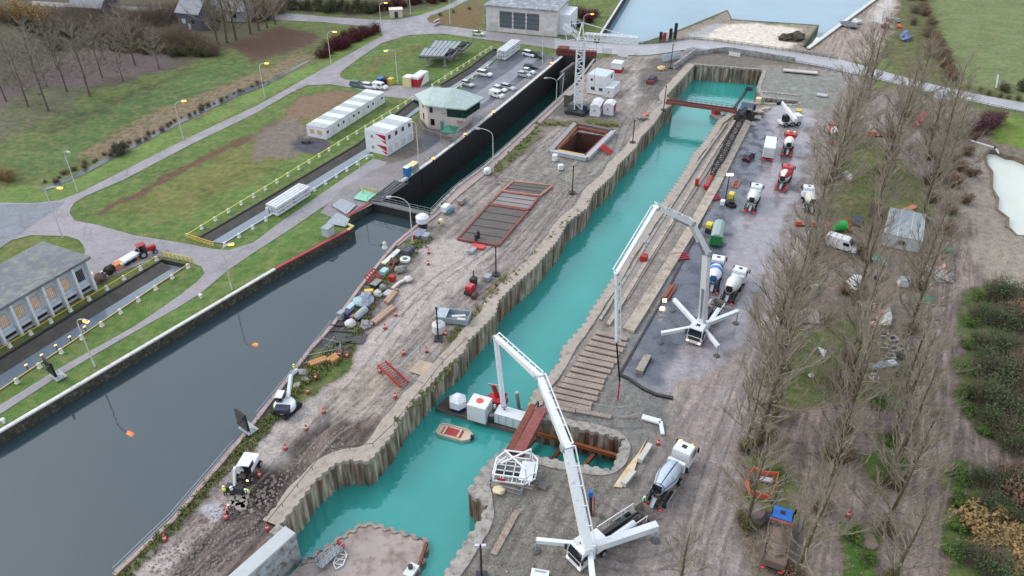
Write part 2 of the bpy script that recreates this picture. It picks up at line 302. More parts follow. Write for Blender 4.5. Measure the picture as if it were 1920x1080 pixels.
 ([(1830, 240), (1870, 280), (1850, 290), (1862, 340), (1872, 390), (1900, 430), (1990, 470), (1990, 560), (1880, 530), (1830, 480), (1800, 380), (1800, 280)], 2.5, (158, 148, 136), (100, 108, 64), .05, .6, .1, .2),
 ([(1690, -60), (1730, -60), (1770, 60), (1790, 150), (1870, 170), (1870, 190), (1720, 165), (1660, 110), (1680, 0)], 2, (110, 98, 72), (84, 96, 54), .55, .2, 0, 0),
 ([(1735, -80), (2300, -120), (2400, 220), (1930, 188), (1860, 168), (1800, 152), (1768, 80)], 1.5, (120, 112, 80), (112, 128, 84), .97, .08, 0, 0),
 ([(1862, 212), (2000, 240), (2000, 300), (1920, 280), (1860, 262)], 1.2, (110, 100, 60), (108, 138, 48), .95, .1, 0, 0),
 ([(1500, 95), (1635, 4), (1640, -20), (1692, -20), (1670, 60), (1640, 118), (1560, 112)], 1.2, (160, 146, 136), (98, 106, 60), .08, .3, .1, .6),
 ([(1646, 10), (1660, -40), (1690, -40), (1672, 15), (1655, 44), (1630, 40)], 1, (196, 190, 186), (98, 106, 60), .0, .1, .1, .4),
 ([(1258, 62), (1360, 20), (1420, 40), (1540, 48), (1506, 88), (1500, 100), (1340, 78), (1262, 76)], .8, (146, 136, 122), (84, 104, 52), .35, .25, 0, 0),
 ([(1310, 72), (1350, 45), (1420, 44), (1500, 52), (1500, 78), (1470, 94), (1400, 84)], 1.5, (222, 212, 198), (84, 104, 52), .0, .3, 0, .2),
 ([(1270, 72), (1340, 42), (1360, 46), (1320, 72)], 1, (172, 172, 172), (84, 104, 52), .02, .1, 0, .2),
]
def np_sdist(px, py, poly):
    """signed distance, positive inside"""
    n = len(poly); d2 = np.full(px.shape, 1e18); ins = np.zeros(px.shape, bool)
    for i in range(n):
        ax, ay = poly[i][0], poly[i][1]; bx, by = poly[(i+1) % n][0], poly[(i+1) % n][1]
        ex, ey = bx-ax, by-ay; L = ex*ex+ey*ey+1e-12
        t = np.clip(((px-ax)*ex+(py-ay)*ey)/L, 0, 1)
        dx, dy = px-(ax+t*ex), py-(ay+t*ey); d2 = np.minimum(d2, dx*dx+dy*dy)
        if abs(ey) > 1e-12: ins ^= ((ay > py) != (by > py)) & (px < ex*(py-ay)/ey+ax)
    d = np.sqrt(d2); return np.where(ins, d, -d)
# ---- points
XS, YS = [], []
def addgrid(x0, x1, y0, y1, st, jit=.35, cut=True):
    for y in np.arange(y0, y1, st):
        lim = (y+12)*.80+10 if cut else 1e9
        xs = np.arange(max(x0, -lim), min(x1, lim), st)
        XS.extend(xs+np.array([rnd.uniform(-jit, jit)*st for _ in xs])); YS.extend(np.array([y+rnd.uniform(-jit, jit)*st for _ in xs]))
addgrid(-150, 150, 38, 150, .85); addgrid(-220, 220, 150, 215, 1.4); addgrid(-300, 300, 215, 330, 2.2); addgrid(-330, 330, 330, 430, 6)
addgrid(-2500, 2500, 430, 3000, 160, cut=False); addgrid(-2500, 2500, -200, 30, 60, cut=False)
px, py = np.array(XS), np.array(YS); keep = np.ones(px.shape, bool)
for h in HOLES: keep &= np_sdist(px, py, h) < -.35
px, py = px[keep], py[keep]
pts = [Vector((a, b)) for a, b in zip(px, py)]; edges = []
for h in HOLES:
    o = len(pts); hp = []
    for i, a in enumerate(h):
        b = h[(i+1) % len(h)]; n = max(1, int((b-a).length/2.5))
        if max(a.y, b.y) > 400 or min(a.y, b.y) < 40: n = 1
        for k in range(n): hp.append(a.lerp(b, k/n))
    pts += [Vector((p.x, p.y)) for p in hp]; edges += [(o+i, o+(i+1) % len(hp)) for i in range(len(hp))]
for c in ((-2600, -300), (2600, -300), (2600, 3100), (-2600, 3100)): pts.append(Vector(c))
cv, ce, cf, _, _, _ = delaunay_2d_cdt(pts, edges, [], 0, 1e-5)
gx = np.array([v.x for v in cv]); gy = np.array([v.y for v in cv])
cf = np.array([f for f in cf if len(f) == 3]); cx = gx[cf].mean(1); cy = gy[cf].mean(1); ok = np.ones(len(cf), bool)
for h in HOLES: ok &= np_sdist(cx, cy, h) < 0
cf = cf[ok]
def sm(t): t = np.clip(t, 0, 1); return t*t*(3-2*t)
N = len(gx)
wx = np.array([noise.noise((a*.22, b*.22, 3.3)) for a, b in zip(gx, gy)]); wy = np.array([noise.noise((a*.22, b*.22, 9.1)) for a, b in zip(gx, gy)])
w2 = np.array([noise.noise((a*.9, b*.9, 1.1)) for a, b in zip(gx, gy)])
soil = np.tile(np.array(C(118, 108, 92)[:3]), (N, 1)); gras = np.tile(np.array(C(92, 112, 62)[:3]), (N, 1))
par = np.tile(np.array([.7, .1, 0., 0.]), (N, 1))
for poly, fe, s_, g_, gw, amp, wet, rut in ZN:
    pl = PL(poly); k = min(1.0, fe/2.0)*1.6
    d = np_sdist(gx+wx*k*1.6, gy+wy*k*1.6, pl)
    a = sm((d+fe*.5)/fe + w2*.3)[:, None]
    soil = soil*(1-a)+np.array(C(*s_)[:3])*a; gras = gras*(1-a)+np.array(C(*g_)[:3])*a; par = par*(1-a)+np.array([gw, amp, wet, rut])*a
gras = gras*.84+np.array(C(122, 116, 80)[:3])*.16
dirv = np.array([AXD.x, AXD.y])
u = gx*dirv[0]+gy*dirv[1]; v = gx*dirv[1]-gy*dirv[0]
hn = np.array([noise.fractal((a*.12, b*.55, 0), .9, 2.1, 4) for a, b in zip(u, v)])
h2 = np.array([noise.fractal((a*.4, b*.4, 5), .8, 2.1, 4) for a, b in zip(gx, gy)])
hz = -np.clip(par[:, 1]*(.5+.55*(hn*np.clip(par[:, 3], .2, 1)+h2*.9)), 0, par[:, 1]*1.6)
dh = np.full(N, 1e9)
for h in HOLES: dh = np.minimum(dh, -np_sdist(gx, gy, h))
cutb = PL([(612, 773), (570, 812), (530, 852), (492, 893), (474, 925), (470, 958), (500, 985), (521, 989), (655, 866), (690, 830), (700, 800), (650, 786)])
hz -= .75*sm(np_sdist(gx, gy, cutb)/.7)
hz *= sm(dh/1.2)
me = bpy.data.meshes.new('ground'); me.from_pydata([(a, b, c) for a, b, c in zip(gx, gy, hz)], [], [tuple(map(int, f)) for f in cf]); me.update()
for nm, arr in (('soil', soil), ('gras', gras)):
    at = me.color_attributes.new(nm, 'FLOAT_COLOR', 'POINT'); at.data.foreach_set('color', np.c_[arr, np.ones(N)].astype(np.float32).ravel())
at = me.color_attributes.new('par', 'FLOAT_COLOR', 'POINT'); at.data.foreach_set('color', np.c_[par[:, 0], par[:, 2], par[:, 3], np.ones(N)].astype(np.float32).ravel())
for p in me.polygons: p.use_smooth = True
def ground_material():
    m = bpy.data.materials.new('natural_ground'); m.use_nodes = True; n = m.node_tree.nodes; l = m.node_tree.links; b = n['Principled BSDF']
    def att(nm): a = n.new('ShaderNodeAttribute'); a.attribute_name = nm; return a
    geo = n.new('ShaderNodeNewGeometry')
    def nz(sc, det=6, rough=.6, mp=None):
        t = n.new('ShaderNodeTexNoise'); t.inputs['Scale'].default_value = sc; t.inputs['Detail'].default_value = det; t.inputs['Roughness'].default_value = rough
        l.new(mp.outputs[0] if mp else geo.outputs['Position'], t.inputs[0]); return t.outputs[0]
    def ma(op, a, b_, clamp=False):
        t = n.new('ShaderNodeMath'); t.operation = op; t.use_clamp = clamp
        for i, x in enumerate((a, b_)):
            if x is None: continue
            if isinstance(x, (int, float)): t.inputs[i].default_value = x
            else: l.new(x, t.inputs[i])
        return t.outputs[0]
    def mr(x, a, b_, c, d):
        t = n.new('ShaderNodeMapRange'); l.new(x, t.inputs[0])
        for i, q in enumerate((a, b_, c, d)): t.inputs[i+1].default_value = q
        return t.outputs[0]
    def scl(col, f): t = n.new('ShaderNodeVectorMath'); t.operation = 'SCALE'; l.new(col, t.inputs[0]); l.new(f, t.inputs['Scale']); return t.outputs[0]
    def mx(f, a, b_):
        t = n.new('ShaderNodeMix'); t.data_type = 'RGBA'; l.new(f, t.inputs[0])
        for i, x in ((6, a), (7, b_)):
            if isinstance(x, tuple): t.inputs[i].default_value = x
            else: l.new(x, t.inputs[i])
        return t.outputs[2]
    mp = n.new('ShaderNodeMapping'); mp.vector_type = 'POINT'; l.new(geo.outputs['Position'], mp.inputs[0])
    mp.inputs['Rotation'].default_value = (0, 0, -AZ)
    mp2 = n.new('ShaderNodeMapping'); l.new(mp.outputs[0], mp2.inputs[0]); mp2.inputs['Scale'].default_value = (.12, 1, 1)
    par_ = att('par'); sp = n.new('ShaderNodeSeparateColor'); l.new(par_.outputs['Color'], sp.inputs[0]); gw, wet, rut = sp.outputs
    big = nz(.12, 5); mid = nz(.7, 8, .68); fine = nz(3.5, 6, .7); strk = nz(.9, 8, .62, mp2); wsp = nz(.35, 6, .6)
    # soil: patches, crumbs and wheel streaks
    s1 = mr(mid, .32, .68, .74, 1.26); s2 = mr(fine, .32, .68, .66, 1.28); s3 = mr(strk, .38, .62, .5, 1.28)
    s3 = ma('ADD', ma('MULTIPLY', s3, rut), ma('SUBTRACT', 1, rut)); st = ma('MULTIPLY', ma('MULTIPLY', s1, s2), s3)
    so_ = scl(att('soil').outputs['Color'], st)
    # grass: tone patches, yellowed tufts
    g1 = mr(big, .3, .7, .8, 1.2); g2 = mr(fine, .25, .75, .62, 1.35); g3 = mr(mid, .3, .7, .7, 1.25)
    gc = scl(att('gras').outputs['Color'], ma('MULTIPLY', ma('MULTIPLY', g1, g2), g3))
    gc = mx(mr(wsp, .46, .7, 0, .6), gc, C(138, 130, 88))
    th = ma('ADD', ma('MULTIPLY', mid, .62), ma('MULTIPLY', fine, .38)); f = ma('SUBTRACT', ma('ADD', ma('MULTIPLY', gw, .78), .12), th)
    f = mr(f, -.05, .05, 0, 1)
    col = mx(f, so_, gc)
    # puddles and damp
    pud = mr(ma('SUBTRACT', ma('ADD', ma('MULTIPLY', wet, .42), .22), wsp), -.02, .06, 0, 1); pud = ma('MULTIPLY', pud, ma('SUBTRACT', 1, f))
    col = mx(ma('MULTIPLY', pud, .35), col, scl(col, mr(pud, 0, 1, .62, .62)))
    l.new(col, b.inputs['Base Color'])
    l.new(mr(pud, 0, 1, .92, .16), b.inputs['Roughness'])
    bp = n.new('ShaderNodeBump'); bp.inputs['Distance'].default_value = .34
    hh = ma('ADD', ma('ADD', ma('MULTIPLY', mid, .7), ma('MULTIPLY', fine, .35)), ma('MULTIPLY', ma('MULTIPLY', strk, rut), 1.1))
    l.new(hh, bp.inputs['Height']); l.new(mr(pud, 0, 1, .85, .04), bp.inputs['Strength']); l.new(bp.outputs[0], b.inputs['Normal'])
    l.new(mr(pud, 0, 1, .25, .75), b.inputs['Specular IOR Level'])
    return m
me.materials.append(ground_material())
ground = bpy.data.objects.new('ground', me); COL.objects.link(ground); tag(ground, 'muddy building site, verges and fields round the lock', None, None, 'structure')
# ---------------------------------------------------------------- water sheets
def water_mat(name, rgb, rough=.03, ior=1.33, sc=1.2, bump=.03, k=.85, spec=.5, tint=None):
    m = bpy.data.materials.new(name); m.use_nodes = True; n = m.node_tree.nodes; l = m.node_tree.links; b = n['Principled BSDF']
    b.inputs['Roughness'].default_value = rough; b.inputs['IOR'].default_value = ior
    if tint: b.inputs['Specular Tint'].default_value = (*tint, 1)
    g = n.new('ShaderNodeNewGeometry'); a = n.new('ShaderNodeTexNoise'); a.inputs['Scale'].default_value = sc; a.inputs['Detail'].default_value = 4
    l.new(g.outputs['Position'], a.inputs[0]); a2 = n.new('ShaderNodeTexNoise'); a2.inputs['Scale'].default_value = .05; a2.inputs['Detail'].default_value = 3; l.new(g.outputs['Position'], a2.inputs[0])
    bp = n.new('ShaderNodeBump'); bp.inputs['Strength'].default_value = bump; bp.inputs['Distance'].default_value = .5; l.new(a.outputs[0], bp.inputs['Height']); l.new(bp.outputs[0], b.inputs['Normal'])
    r = n.new('ShaderNodeMapRange'); r.inputs[1].default_value = .3; r.inputs[2].default_value = .7; r.inputs[3].default_value = .9; r.inputs[4].default_value = 1.1; l.new(a2.outputs[0], r.inputs[0])
    s = n.new('ShaderNodeVectorMath'); s.operation = 'SCALE'; s.inputs[0].default_value = C(*rgb, k=k)[:3]; l.new(r.outputs[0], s.inputs['Scale']); l.new(s.outputs[0], b.inputs['Base Color'])
    return m
def sheet(name, pts, z, m, label, kind='structure'):
    o = MB().sheet([(p[0], p[1], 0) for p in pts], z).build(name, m); o.location.z = 0
    for v_ in o.data.vertices: v_.co.z = z
    return tag(o, label, None, None, kind)
def grow(pl, d):
    cx_ = sum(p[0] for p in pl)/len(pl); n = len(pl)
    ar = sum(pl[i][0]*pl[(i+1) % n][1]-pl[(i+1) % n][0]*pl[i][1] for i in range(n)); s = 1 if ar > 0 else -1
    out = []
    for i in range(n):
        a, b, c = (Vector((q[0], q[1])) for q in (pl[i-1], pl[i], pl[(i+1) % n]))
        e1 = (b-a).normalized(); e2 = (c-b).normalized(); m_ = (e1+e2); m_ = m_.normalized() if m_.length > .1 else e1
        out.append(b+Vector((m_.y, -m_.x))*s*d)
    return out
WZ = -4.6
sheet('basin_water', grow(BASIN, .45), WZ, water_mat('teal_water', (54, 147, 141), .06, 1.9, .8, .1, tint=(.55, 1, .98)), 'turquoise milky water of the half built dock')
GREYP = PL([(-140, 900), (-140, 860), (0, 805), (517, 498), (654, 428), (655, 405), (700, 376), (806, 403), (830, 420), (620, 640), (230, 1090), (160, 1150), (-140, 1150)])
sheet('canal_water', GREYP, -1.8, water_mat('grey_water', (54, 70, 76), .04, 1.75, .6, .03), 'still grey canal water before the lock gate')
sheet('lock_water', PL([(700, 372), (860, 250), (1055, 100), (1130, 100), (1130, 130), (950, 290), (812, 407)]), -7.5, water_mat('dark_green_water', (24, 58, 54), .04, 1.4, 1, .02), 'dark green water in the empty lock chamber')
sheet('upper_canal_water', [(p.x, p.y) for p in PL([(1210, -70), (1160, 0), (1115, 70), (1140, 84), (1210, 86), (1270, 70), (1360, 30), (1540, 56), (1500, 92), (1515, 96), (1650, 2), (1740, -70)])], -2.6, water_mat('pale_water', (128, 160, 176), .04, 1.45, .8, .01), 'pale blue canal water beyond the road bridge')
cw = water_mat('channel_water', (120, 134, 146), .05, 1.6, 1, .02)
for nm, ch, lb in (('a', CH_A, 'narrow side channel water by the white hall'), ('b', CH_B, 'narrow side channel water beside the field'), ('c', CH_C, 'narrow side channel water beside the car park')):
    sheet('channel_water', grow(PL(ch), .3), -.85, cw, lb)
sheet('pond_water', grow(PL(POND), .8), -1.0, water_mat('milky_pond', (216, 222, 210), .25, 1.33, 1, .02), 'milky pale settling pond at the right edge')
# ---------------------------------------------------------------- hard sheets
def smooth_line(pts, n=4):
    out = []; m = len(pts)
    for i in range(m-1):
        p0 = pts[max(i-1, 0)]; p1 = pts[i]; p2 = pts[i+1]; p3 = pts[min(i+2, m-1)]
        for k in range(n):
            t = k/n; t2, t3 = t*t, t*t*t
            out.append(tuple(.5*((2*p1[j])+(-p0[j]+p2[j])*t+(2*p0[j]-5*p1[j]+4*p2[j]-p3[j])*t2+(-p0[j]+3*p1[j]-3*p2[j]+p3[j])*t3) for j in range(2)))
    out.append(tuple(pts[-1])); return out
def road_mat(name, rgb, rough=.7, wet=.3, crack=.35, k=.85, spec=.35):
    m = bpy.data.materials.new(name); m.use_nodes = True; n = m.node_tree.nodes; l = m.node_tree.links; b = n['Principled BSDF']
    g = n.new('ShaderNodeNewGeometry')
    def nz(sc, d=7, r=.62): t = n.new('ShaderNodeTexNoise'); t.inputs['Scale'].default_value = sc; t.inputs['Detail'].default_value = d; t.inputs['Roughness'].default_value = r; l.new(g.outputs['Position'], t.inputs[0]); return t.outputs[0]
    def mr(x, a, c, d, e):
        t = n.new('ShaderNodeMapRange'); l.new(x, t.inputs[0])
        for i, q in enumerate((a, c, d, e)): t.inputs[i+1].default_value = q
        return t.outputs[0]
    def mul(a, c): t = n.new('ShaderNodeMath'); t.operation = 'MULTIPLY'; l.new(a, t.inputs[0]); l.new(c, t.inputs[1]); return t.outputs[0]
    vo = n.new('ShaderNodeTexVoronoi'); vo.feature = 'DISTANCE_TO_EDGE'; vo.inputs['Scale'].default_value = .16
    wp = n.new('ShaderNodeTexNoise'); wp.inputs['Scale'].default_value = .5; wp.inputs['Detail'].default_value = 5; l.new(g.outputs['Position'], wp.inputs[0])
    va = n.new('ShaderNodeVectorMath'); va.operation = 'MULTIPLY_ADD'; l.new(wp.outputs[1], va.inputs[0]); va.inputs[1].default_value = (3, 3, 0); l.new(g.outputs['Position'], va.inputs[2]); l.new(va.outputs[0], vo.inputs['Vector'])
    f = mul(mul(mr(nz(.15, 4), .3, .7, .88, 1.12), mr(nz(2.2), .3, .7, .86, 1.14)), mr(vo.outputs[0], 0, .012, 1-crack, 1))
    s = n.new('ShaderNodeVectorMath'); s.operation = 'SCALE'; s.inputs[0].default_value = C(*rgb, k=k)[:3]; l.new(f, s.inputs['Scale'])
    l.new(s.outputs[0], b.inputs['Base Color']); l.new(mr(nz(.3, 5), .42, .62, rough, rough*(1-wet)), b.inputs['Roughness']); b.inputs['Specular IOR Level'].default_value = spec
    bp = n.new('ShaderNodeBump'); bp.inputs['Strength'].default_value = .2; bp.inputs['Distance'].default_value = .05; l.new(nz(6), bp.inputs['Height']); l.new(bp.outputs[0], b.inputs['Normal'])
    return m
ASPH = road_mat('pale_road', (148, 144, 148), .6, .45); ASPH2 = road_mat('junction_asphalt', (122, 126, 134), .55, .5)
DASPH = road_mat('dark_asphalt', (92, 94, 104), .5, .5, .1); PATHM = road_mat('towpath_concrete', (150, 142, 148), .7, .3, .5); MIDA = road_mat('worn_apron', (136, 130, 132), .65, .35, .2)
main_up = [(-80, 430), (0, 380), (60, 381), (110, 376), (150, 361), (230, 321)]
ROAD = [(-80, 430), (0, 380), (60, 381), (110, 376), (150, 361), (230, 321), (360, 255), (480, 199), (620, 121), (690, 82), (718, 67), (714, 55), (690, 50), (600, 41), (525, 38), (400, 30), (260, 22), (60, 10), (60, 2), (260, 13), (400, 18), (530, 24), (620, 32), (700, 37), (740, 37), (790, 28), (830, 14), (870, -6), (886, -4), (850, 14), (806, 30), (800, 37), (806, 43), (830, 48), (907, 58), (1000, 68), (1070, 74), (1118, 78), (1125, 96), (1050, 93), (1000, 86), (926, 76), (900, 73), (830, 63), (767, 66), (717, 80), (675, 108), (640, 134), (637, 143), (646, 149), (690, 154), (770, 163), (822, 162), (846, 172), (808, 197), (778, 187), (720, 181), (660, 165), (620, 158), (575, 160), (540, 177), (480, 212), (360, 270), (230, 338), (160, 368), (140, 380), (132, 392), (131, 400), (140, 414), (180, 421), (250, 441), (350, 457), (400, 467), (430, 469), (475, 455), (520, 421), (600, 365), (700, 297), (728, 305), (640, 364), (540, 433), (480, 471), (430, 505), (375, 551), (335, 576), (262, 617), (180, 664), (100, 712), (0, 777), (-100, 838), (-100, 816), (0, 760), (100, 697), (160, 663), (247, 615), (292, 585), (335, 555), (368, 530), (384, 513), (378, 500), (352, 491), (300, 481), (240, 505), (150, 545), (-100, 690), (-100, 640), (160, 475), (157, 462), (148, 450), (125, 443), (60, 441), (0, 455), (-100, 490)]
sheet('road', [(p[0], p[1]) for p in PL(ROAD)], .03, ASPH, 'pale cracked concrete road and junction')
sheet('road', [(p[0], p[1]) for p in PL([(-80, 432), (0, 383), (60, 383), (112, 378), (122, 380), (0, 466), (-80, 510)])], .04, ASPH2, 'darker asphalt side road at the left edge')
BR = smooth_line([(1040, 72), (1118, 78), (1195, 83), (1235, 82), (1290, 75), (1340, 78), (1420, 88), (1500, 99), (1580, 113), (1700, 146), (1800, 170), (1930, 195), (2100, 225)], 3)
BRb = smooth_line([(1040, 92), (1110, 99), (1200, 104), (1250, 99), (1290, 93), (1340, 95), (1420, 106), (1490, 117), (1570, 132), (1700, 162), (1790, 184), (1930, 212), (2100, 244)], 3)
sheet('road', [(p[0], p[1]) for p in PL(BR+BRb[::-1])], .05, road_mat('bridge_road', (166, 166, 170), .5, .4, .1), 'wet grey road crossing behind the lock and the dock')
sheet('car_park', [(p[0], p[1]) for p in PL([(852, 176), (950, 100), (985, 94), (1052, 108), (950, 190), (868, 258), (800, 300), (790, 270), (790, 215)])], .035, DASPH, 'dark asphalt car park beside the lock')
sheet('car_park_lane', [(p[0], p[1]) for p in PL([(880, 184), (960, 130), (1000, 98), (1020, 100), (975, 140), (905, 195)])], .045, road_mat('lane', (134, 134, 142), .5, .4, .1), 'paler wet driving lane of the car park')
sheet('quay_apron', [(p[0], p[1]) for p in PL([(640, 414), (600, 400), (645, 350), (720, 310), (760, 300), (800, 283), (1048, 100), (1055, 106), (960, 185), (870, 257), (812, 301), (712, 376)])], .055, MIDA, 'worn grey apron along the lock wall')
sheet('quay_apron', [(p[0], p[1]) for p in PL([(806, 403), (855, 351), (907, 313), (960, 266), (1042, 191), (1076, 160), (1082, 163), (1050, 196), (970, 272), (916, 322), (866, 362), (822, 402), (745, 462), (741, 456)])], .04, road_mat('pink_apron', (168, 150, 146), .7, .3, .2), 'pinkish concrete strip along the far lock wall')
sheet('ditch_water', [(p[0], p[1]) for p in PL([(70, 356), (150, 322), (230, 279), (330, 228), (430, 175), (500, 152), (575, 114), (585, 113), (555, 129), (500, 160), (436, 185), (336, 233), (236, 285), (156, 328), (84, 359)])], .03, water_mat('ditch', (74, 80, 80), .1, 1.5, 1, .02), 'ditch with still pale water below the bank')
# ---------------------------------------------------------------- walls
def corr(line, period=1.25, amp=.26, side=1):
    """corrugated copy of a ground line; side=+1 puts the waves left of the walking direction"""
    out = []; acc = 0
    for a, b in zip(line[:-1], line[1:]):
        a = Vector((a[0], a[1])); b = Vector((b[0], b[1])); L = (b-a).length; d = (b-a)/L; nn = Vector((-d.y, d.x))*side
        k = max(1, round(L/period)); p = L/k
        for i in range(k):
            for t, o in ((0, 0), (.34, 0), (.5, 1), (.84, 1)): out.append(a+d*(i+t)*p+nn*o*amp)
    out.append(Vector((line[-1][0], line[-1][1]))); return out
def pile_mat(name, a, b_, c):
    m = bpy.data.materials.new(name); m.use_nodes = True; n = m.node_tree.nodes; l = m.node_tree.links; b = n['Principled BSDF']; b.inputs['Roughness'].default_value = .85
    g = n.new('ShaderNodeNewGeometry'); mp = n.new('ShaderNodeMapping'); l.new(g.outputs['Position'], mp.inputs[0]); mp.inputs['Scale'].default_value = (1, 1, .13)
    t = n.new('ShaderNodeTexNoise'); t.inputs['Scale'].default_value = 1.1; t.inputs['Detail'].default_value = 7; l.new(mp.outputs[0], t.inputs[0])
    t2 = n.new('ShaderNodeTexNoise'); t2.inputs['Scale'].default_value = 2.6; t2.inputs['Detail'].default_value = 8; t2.inputs['Roughness'].default_value = .7; l.new(mp.outputs[0], t2.inputs[0])
    r = n.new('ShaderNodeValToRGB'); l.new(t.outputs[0], r.inputs[0]); e = r.color_ramp.elements
    e[0].position = .36; e[0].color = C(*a); e[1].position = .62; e[1].color = C(*c); x = e.new(.5); x.color = C(*b_)
    mr = n.new('ShaderNodeMapRange'); l.new(t2.outputs[0], mr.inputs[0]); mr.inputs[1].default_value = .3; mr.inputs[2].default_value = .7; mr.inputs[3].default_value = .55; mr.inputs[4].default_value = 1.35
    s = n.new('ShaderNodeVectorMath'); s.operation = 'SCALE'; l.new(r.outputs[0], s.inputs[0]); l.new(mr.outputs[0], s.inputs['Scale'])
    # rust drips
    t3 = n.new('ShaderNodeTexNoise'); t3.inputs['Scale'].default_value = .8; t3.inputs['Detail'].default_value = 6; l.new(mp.outputs[0], t3.inputs[0])
    q = n.new('ShaderNodeMapRange'); l.new(t3.outputs[0], q.inputs[0]); q.inputs[1].default_value = .58; q.inputs[2].default_value = .66; q.inputs[4].default_value = .7
    mx = n.new('ShaderNodeMix'); mx.data_type = 'RGBA'; l.new(q.outputs[0], mx.inputs[0]); l.new(s.outputs[0], mx.inputs[6]); mx.inputs[7].default_value = C(120, 66, 42)
    l.new(mx.outputs[2], b.inputs['Base Color']); return m
PILE = pile_mat('sheet_piles_grey', (104, 94, 80), (150, 136, 118), (196, 186, 168)); PILER = pile_mat('sheet_piles_rusty', (92, 66, 50), (130, 110, 94), (176, 162, 146))
def pile_wall(label, line, zb, side, m=PILE, cap=1.1, period=1.25, amp=.27, top=0., group=None, capm=None):
    root = thing('sheet_pile_wall', label, 'quay wall', (line[0][0], line[0][1], 0))
    cl = corr(line, period, amp, side); n = len(cl); mb = MB()
    vs = [(p.x, p.y, zb) for p in cl]+[(p.x, p.y, top) for p in cl]
    mb.add(vs, [(i, i+1, n+i+1, n+i) if side < 0 else (i+1, i, n+i, n+i+1) for i in range(n-1)]); mb.build('pile_face', m, root, world=True)
    if cap:
        # concrete capping: wavy front, ragged back
        bk = []; 
        for i, p in enumerate(cl):
            w0 = cl[max(i-8, 0):i+9]; c_ = sum(w0, Vector((0, 0)))/len(w0) if 8 <= i < n-8 else p; a = cl[max(i-8, 0)]; b = cl[min(i+8, n-1)]; d = (b-a).normalized(); nn = Vector((-d.y, d.x))*-side
            bk.append(c_+nn*(cap+.3*noise.noise((p.x*.3, p.y*.3, 0))))
        z0, z1 = top-.45, top+.14
        fr = []
        for i, p in enumerate(cl):
            a = cl[max(i-1, 0)]; b = cl[min(i+1, n-1)]; d = (b-a).normalized(); nn = Vector((-d.y, d.x))*side
            fr.append(p+nn*.05)
        vs = [(p.x, p.y, z1) for p in fr]+[(p.x, p.y, z1-.05) for p in bk]+[(p.x, p.y, z0) for p in fr]+[(p.x, p.y, z0) for p in bk]
        fs = []
        for i in range(n-1):
            q = [(i, i+1, n+i+1, n+i), (2*n+i, 2*n+i+1, i+1, i), (n+i, n+i+1, 3*n+i+1, 3*n+i)]
            fs += [tuple(reversed(x)) for x in q] if side > 0 else q
        MB().add(vs, fs).build('capping', capm or CONC(), root, world=True)
    return root
def flat_wall(name, label, cat, line, zb, zt, th, m, side, cap=None, capm=None, caph=.15, ov=.06):
    """plain wall whose thickness lies away from the opening"""
    root = thing(name, label, cat, (line[0][0], line[0][1], 0)); mb = MB(); mc = MB()
    n = len(line); off = []
    for i, p in enumerate(line):
        a = line[max(i-1, 0)]; b = line[min(i+1, n-1)]; d = Vector((b[0]-a[0], b[1]-a[1])).normalized(); off.append(Vector((-d.y, d.x))*-side)
    def strip(mb, o0, o1, z0, z1):
        vs = []
        for i, p in enumerate(line):
            A = Vector((p[0], p[1]))+off[i]*o0; B = Vector((p[0], p[1]))+off[i]*o1
            vs += [(A.x, A.y, z0), (A.x, A.y, z1), (B.x, B.y, z1), (B.x, B.y, z0)]
        fs = []
        for i in range(n-1):
            for k in range(4): fs.append((i*4+k, i*4+(k+1) % 4, i*4+4+(k+1) % 4, i*4+4+k))
        fs += [(0, 1, 2, 3), (n*4-1, n*4-2, n*4-3, n*4-4)]
        if side < 0: fs = [tuple(reversed(f)) for f in fs]
        mb.add(vs, fs)
    strip(mb, 0, th, zb, zt-(caph if cap else 0)); mb.build('wall_body', m, root, world=True)
    if cap: strip(mc, -ov, cap, zt-caph, zt+.1); mc.build('coping', capm or CONC(), root, world=True)
    return root
CAPM = M('muddy_capping', (172, 161, 150), .9, .1, .5, stain=(146, 134, 122), st_amt=.4)
# teal dock: sides are on the right of the list direction for BASIN (anticlockwise check)
ar = sum(BASIN[i].x*BASIN[(i+1) % len(BASIN)].y-BASIN[(i+1) % len(BASIN)].x*BASIN[i].y for i in range(len(BASIN)))
SB = 1 if ar > 0 else -1
pile_wall('long wavy sheet pile wall with pale concrete capping, left side of the turquoise dock', PL(BASIN_L[1:]), -6, SB, cap=2.3, amp=.21, period=1.2, capm=CAPM)
pile_wall('straight sheet pile wall closing the far end of the turquoise dock', PL(BASIN_R[:2]), -6, SB, cap=.8)
pile_wall('short far sheet pile corner right of the dock end wall', PL(BASIN_R[1:7]), -6, SB, cap=1.0)
pile_wall('low crumbling pile edge with scalloped capping, right side of the turquoise dock', PL(BASIN_R[6:]), -6, SB, m=PILER, cap=1.5, period=1.6, amp=.34, top=.05, capm=CAPM)
pile_wall('rusty sheet pile wall round the small inner pit', PL(PIT), -6, SB, m=PILER, cap=1.3, period=1.3)
pile_wall('near right sheet pile wall with a rusty recess, below the white frame', PL(BASIN_N[:-3]), -6, SB, m=PILER, cap=1.7, period=1.5, amp=.32)
cwall = M('grey_concrete_wall', (168, 172, 176), .8, .14, .5, stain=(110, 96, 84), st_amt=.55, bump=.2)
flat_wall('concrete_wall', 'smooth grey concrete wall at the near end of the dock, by the ladder', 'quay wall', PL([(440, 1110), (555, 1006)])[:2], -6, .6, 1.6, cwall, SB, cap=1.7, capm=M('pale_coping', (186, 190, 192), .7, .06), caph=.2)
flat_wall('concrete_wall', 'short concrete return wall joining the wavy sheet piles', 'quay wall', PL([(555, 1006), (521, 987)]), -6, .35, 1.2, cwall, SB, cap=1.3, caph=.2)
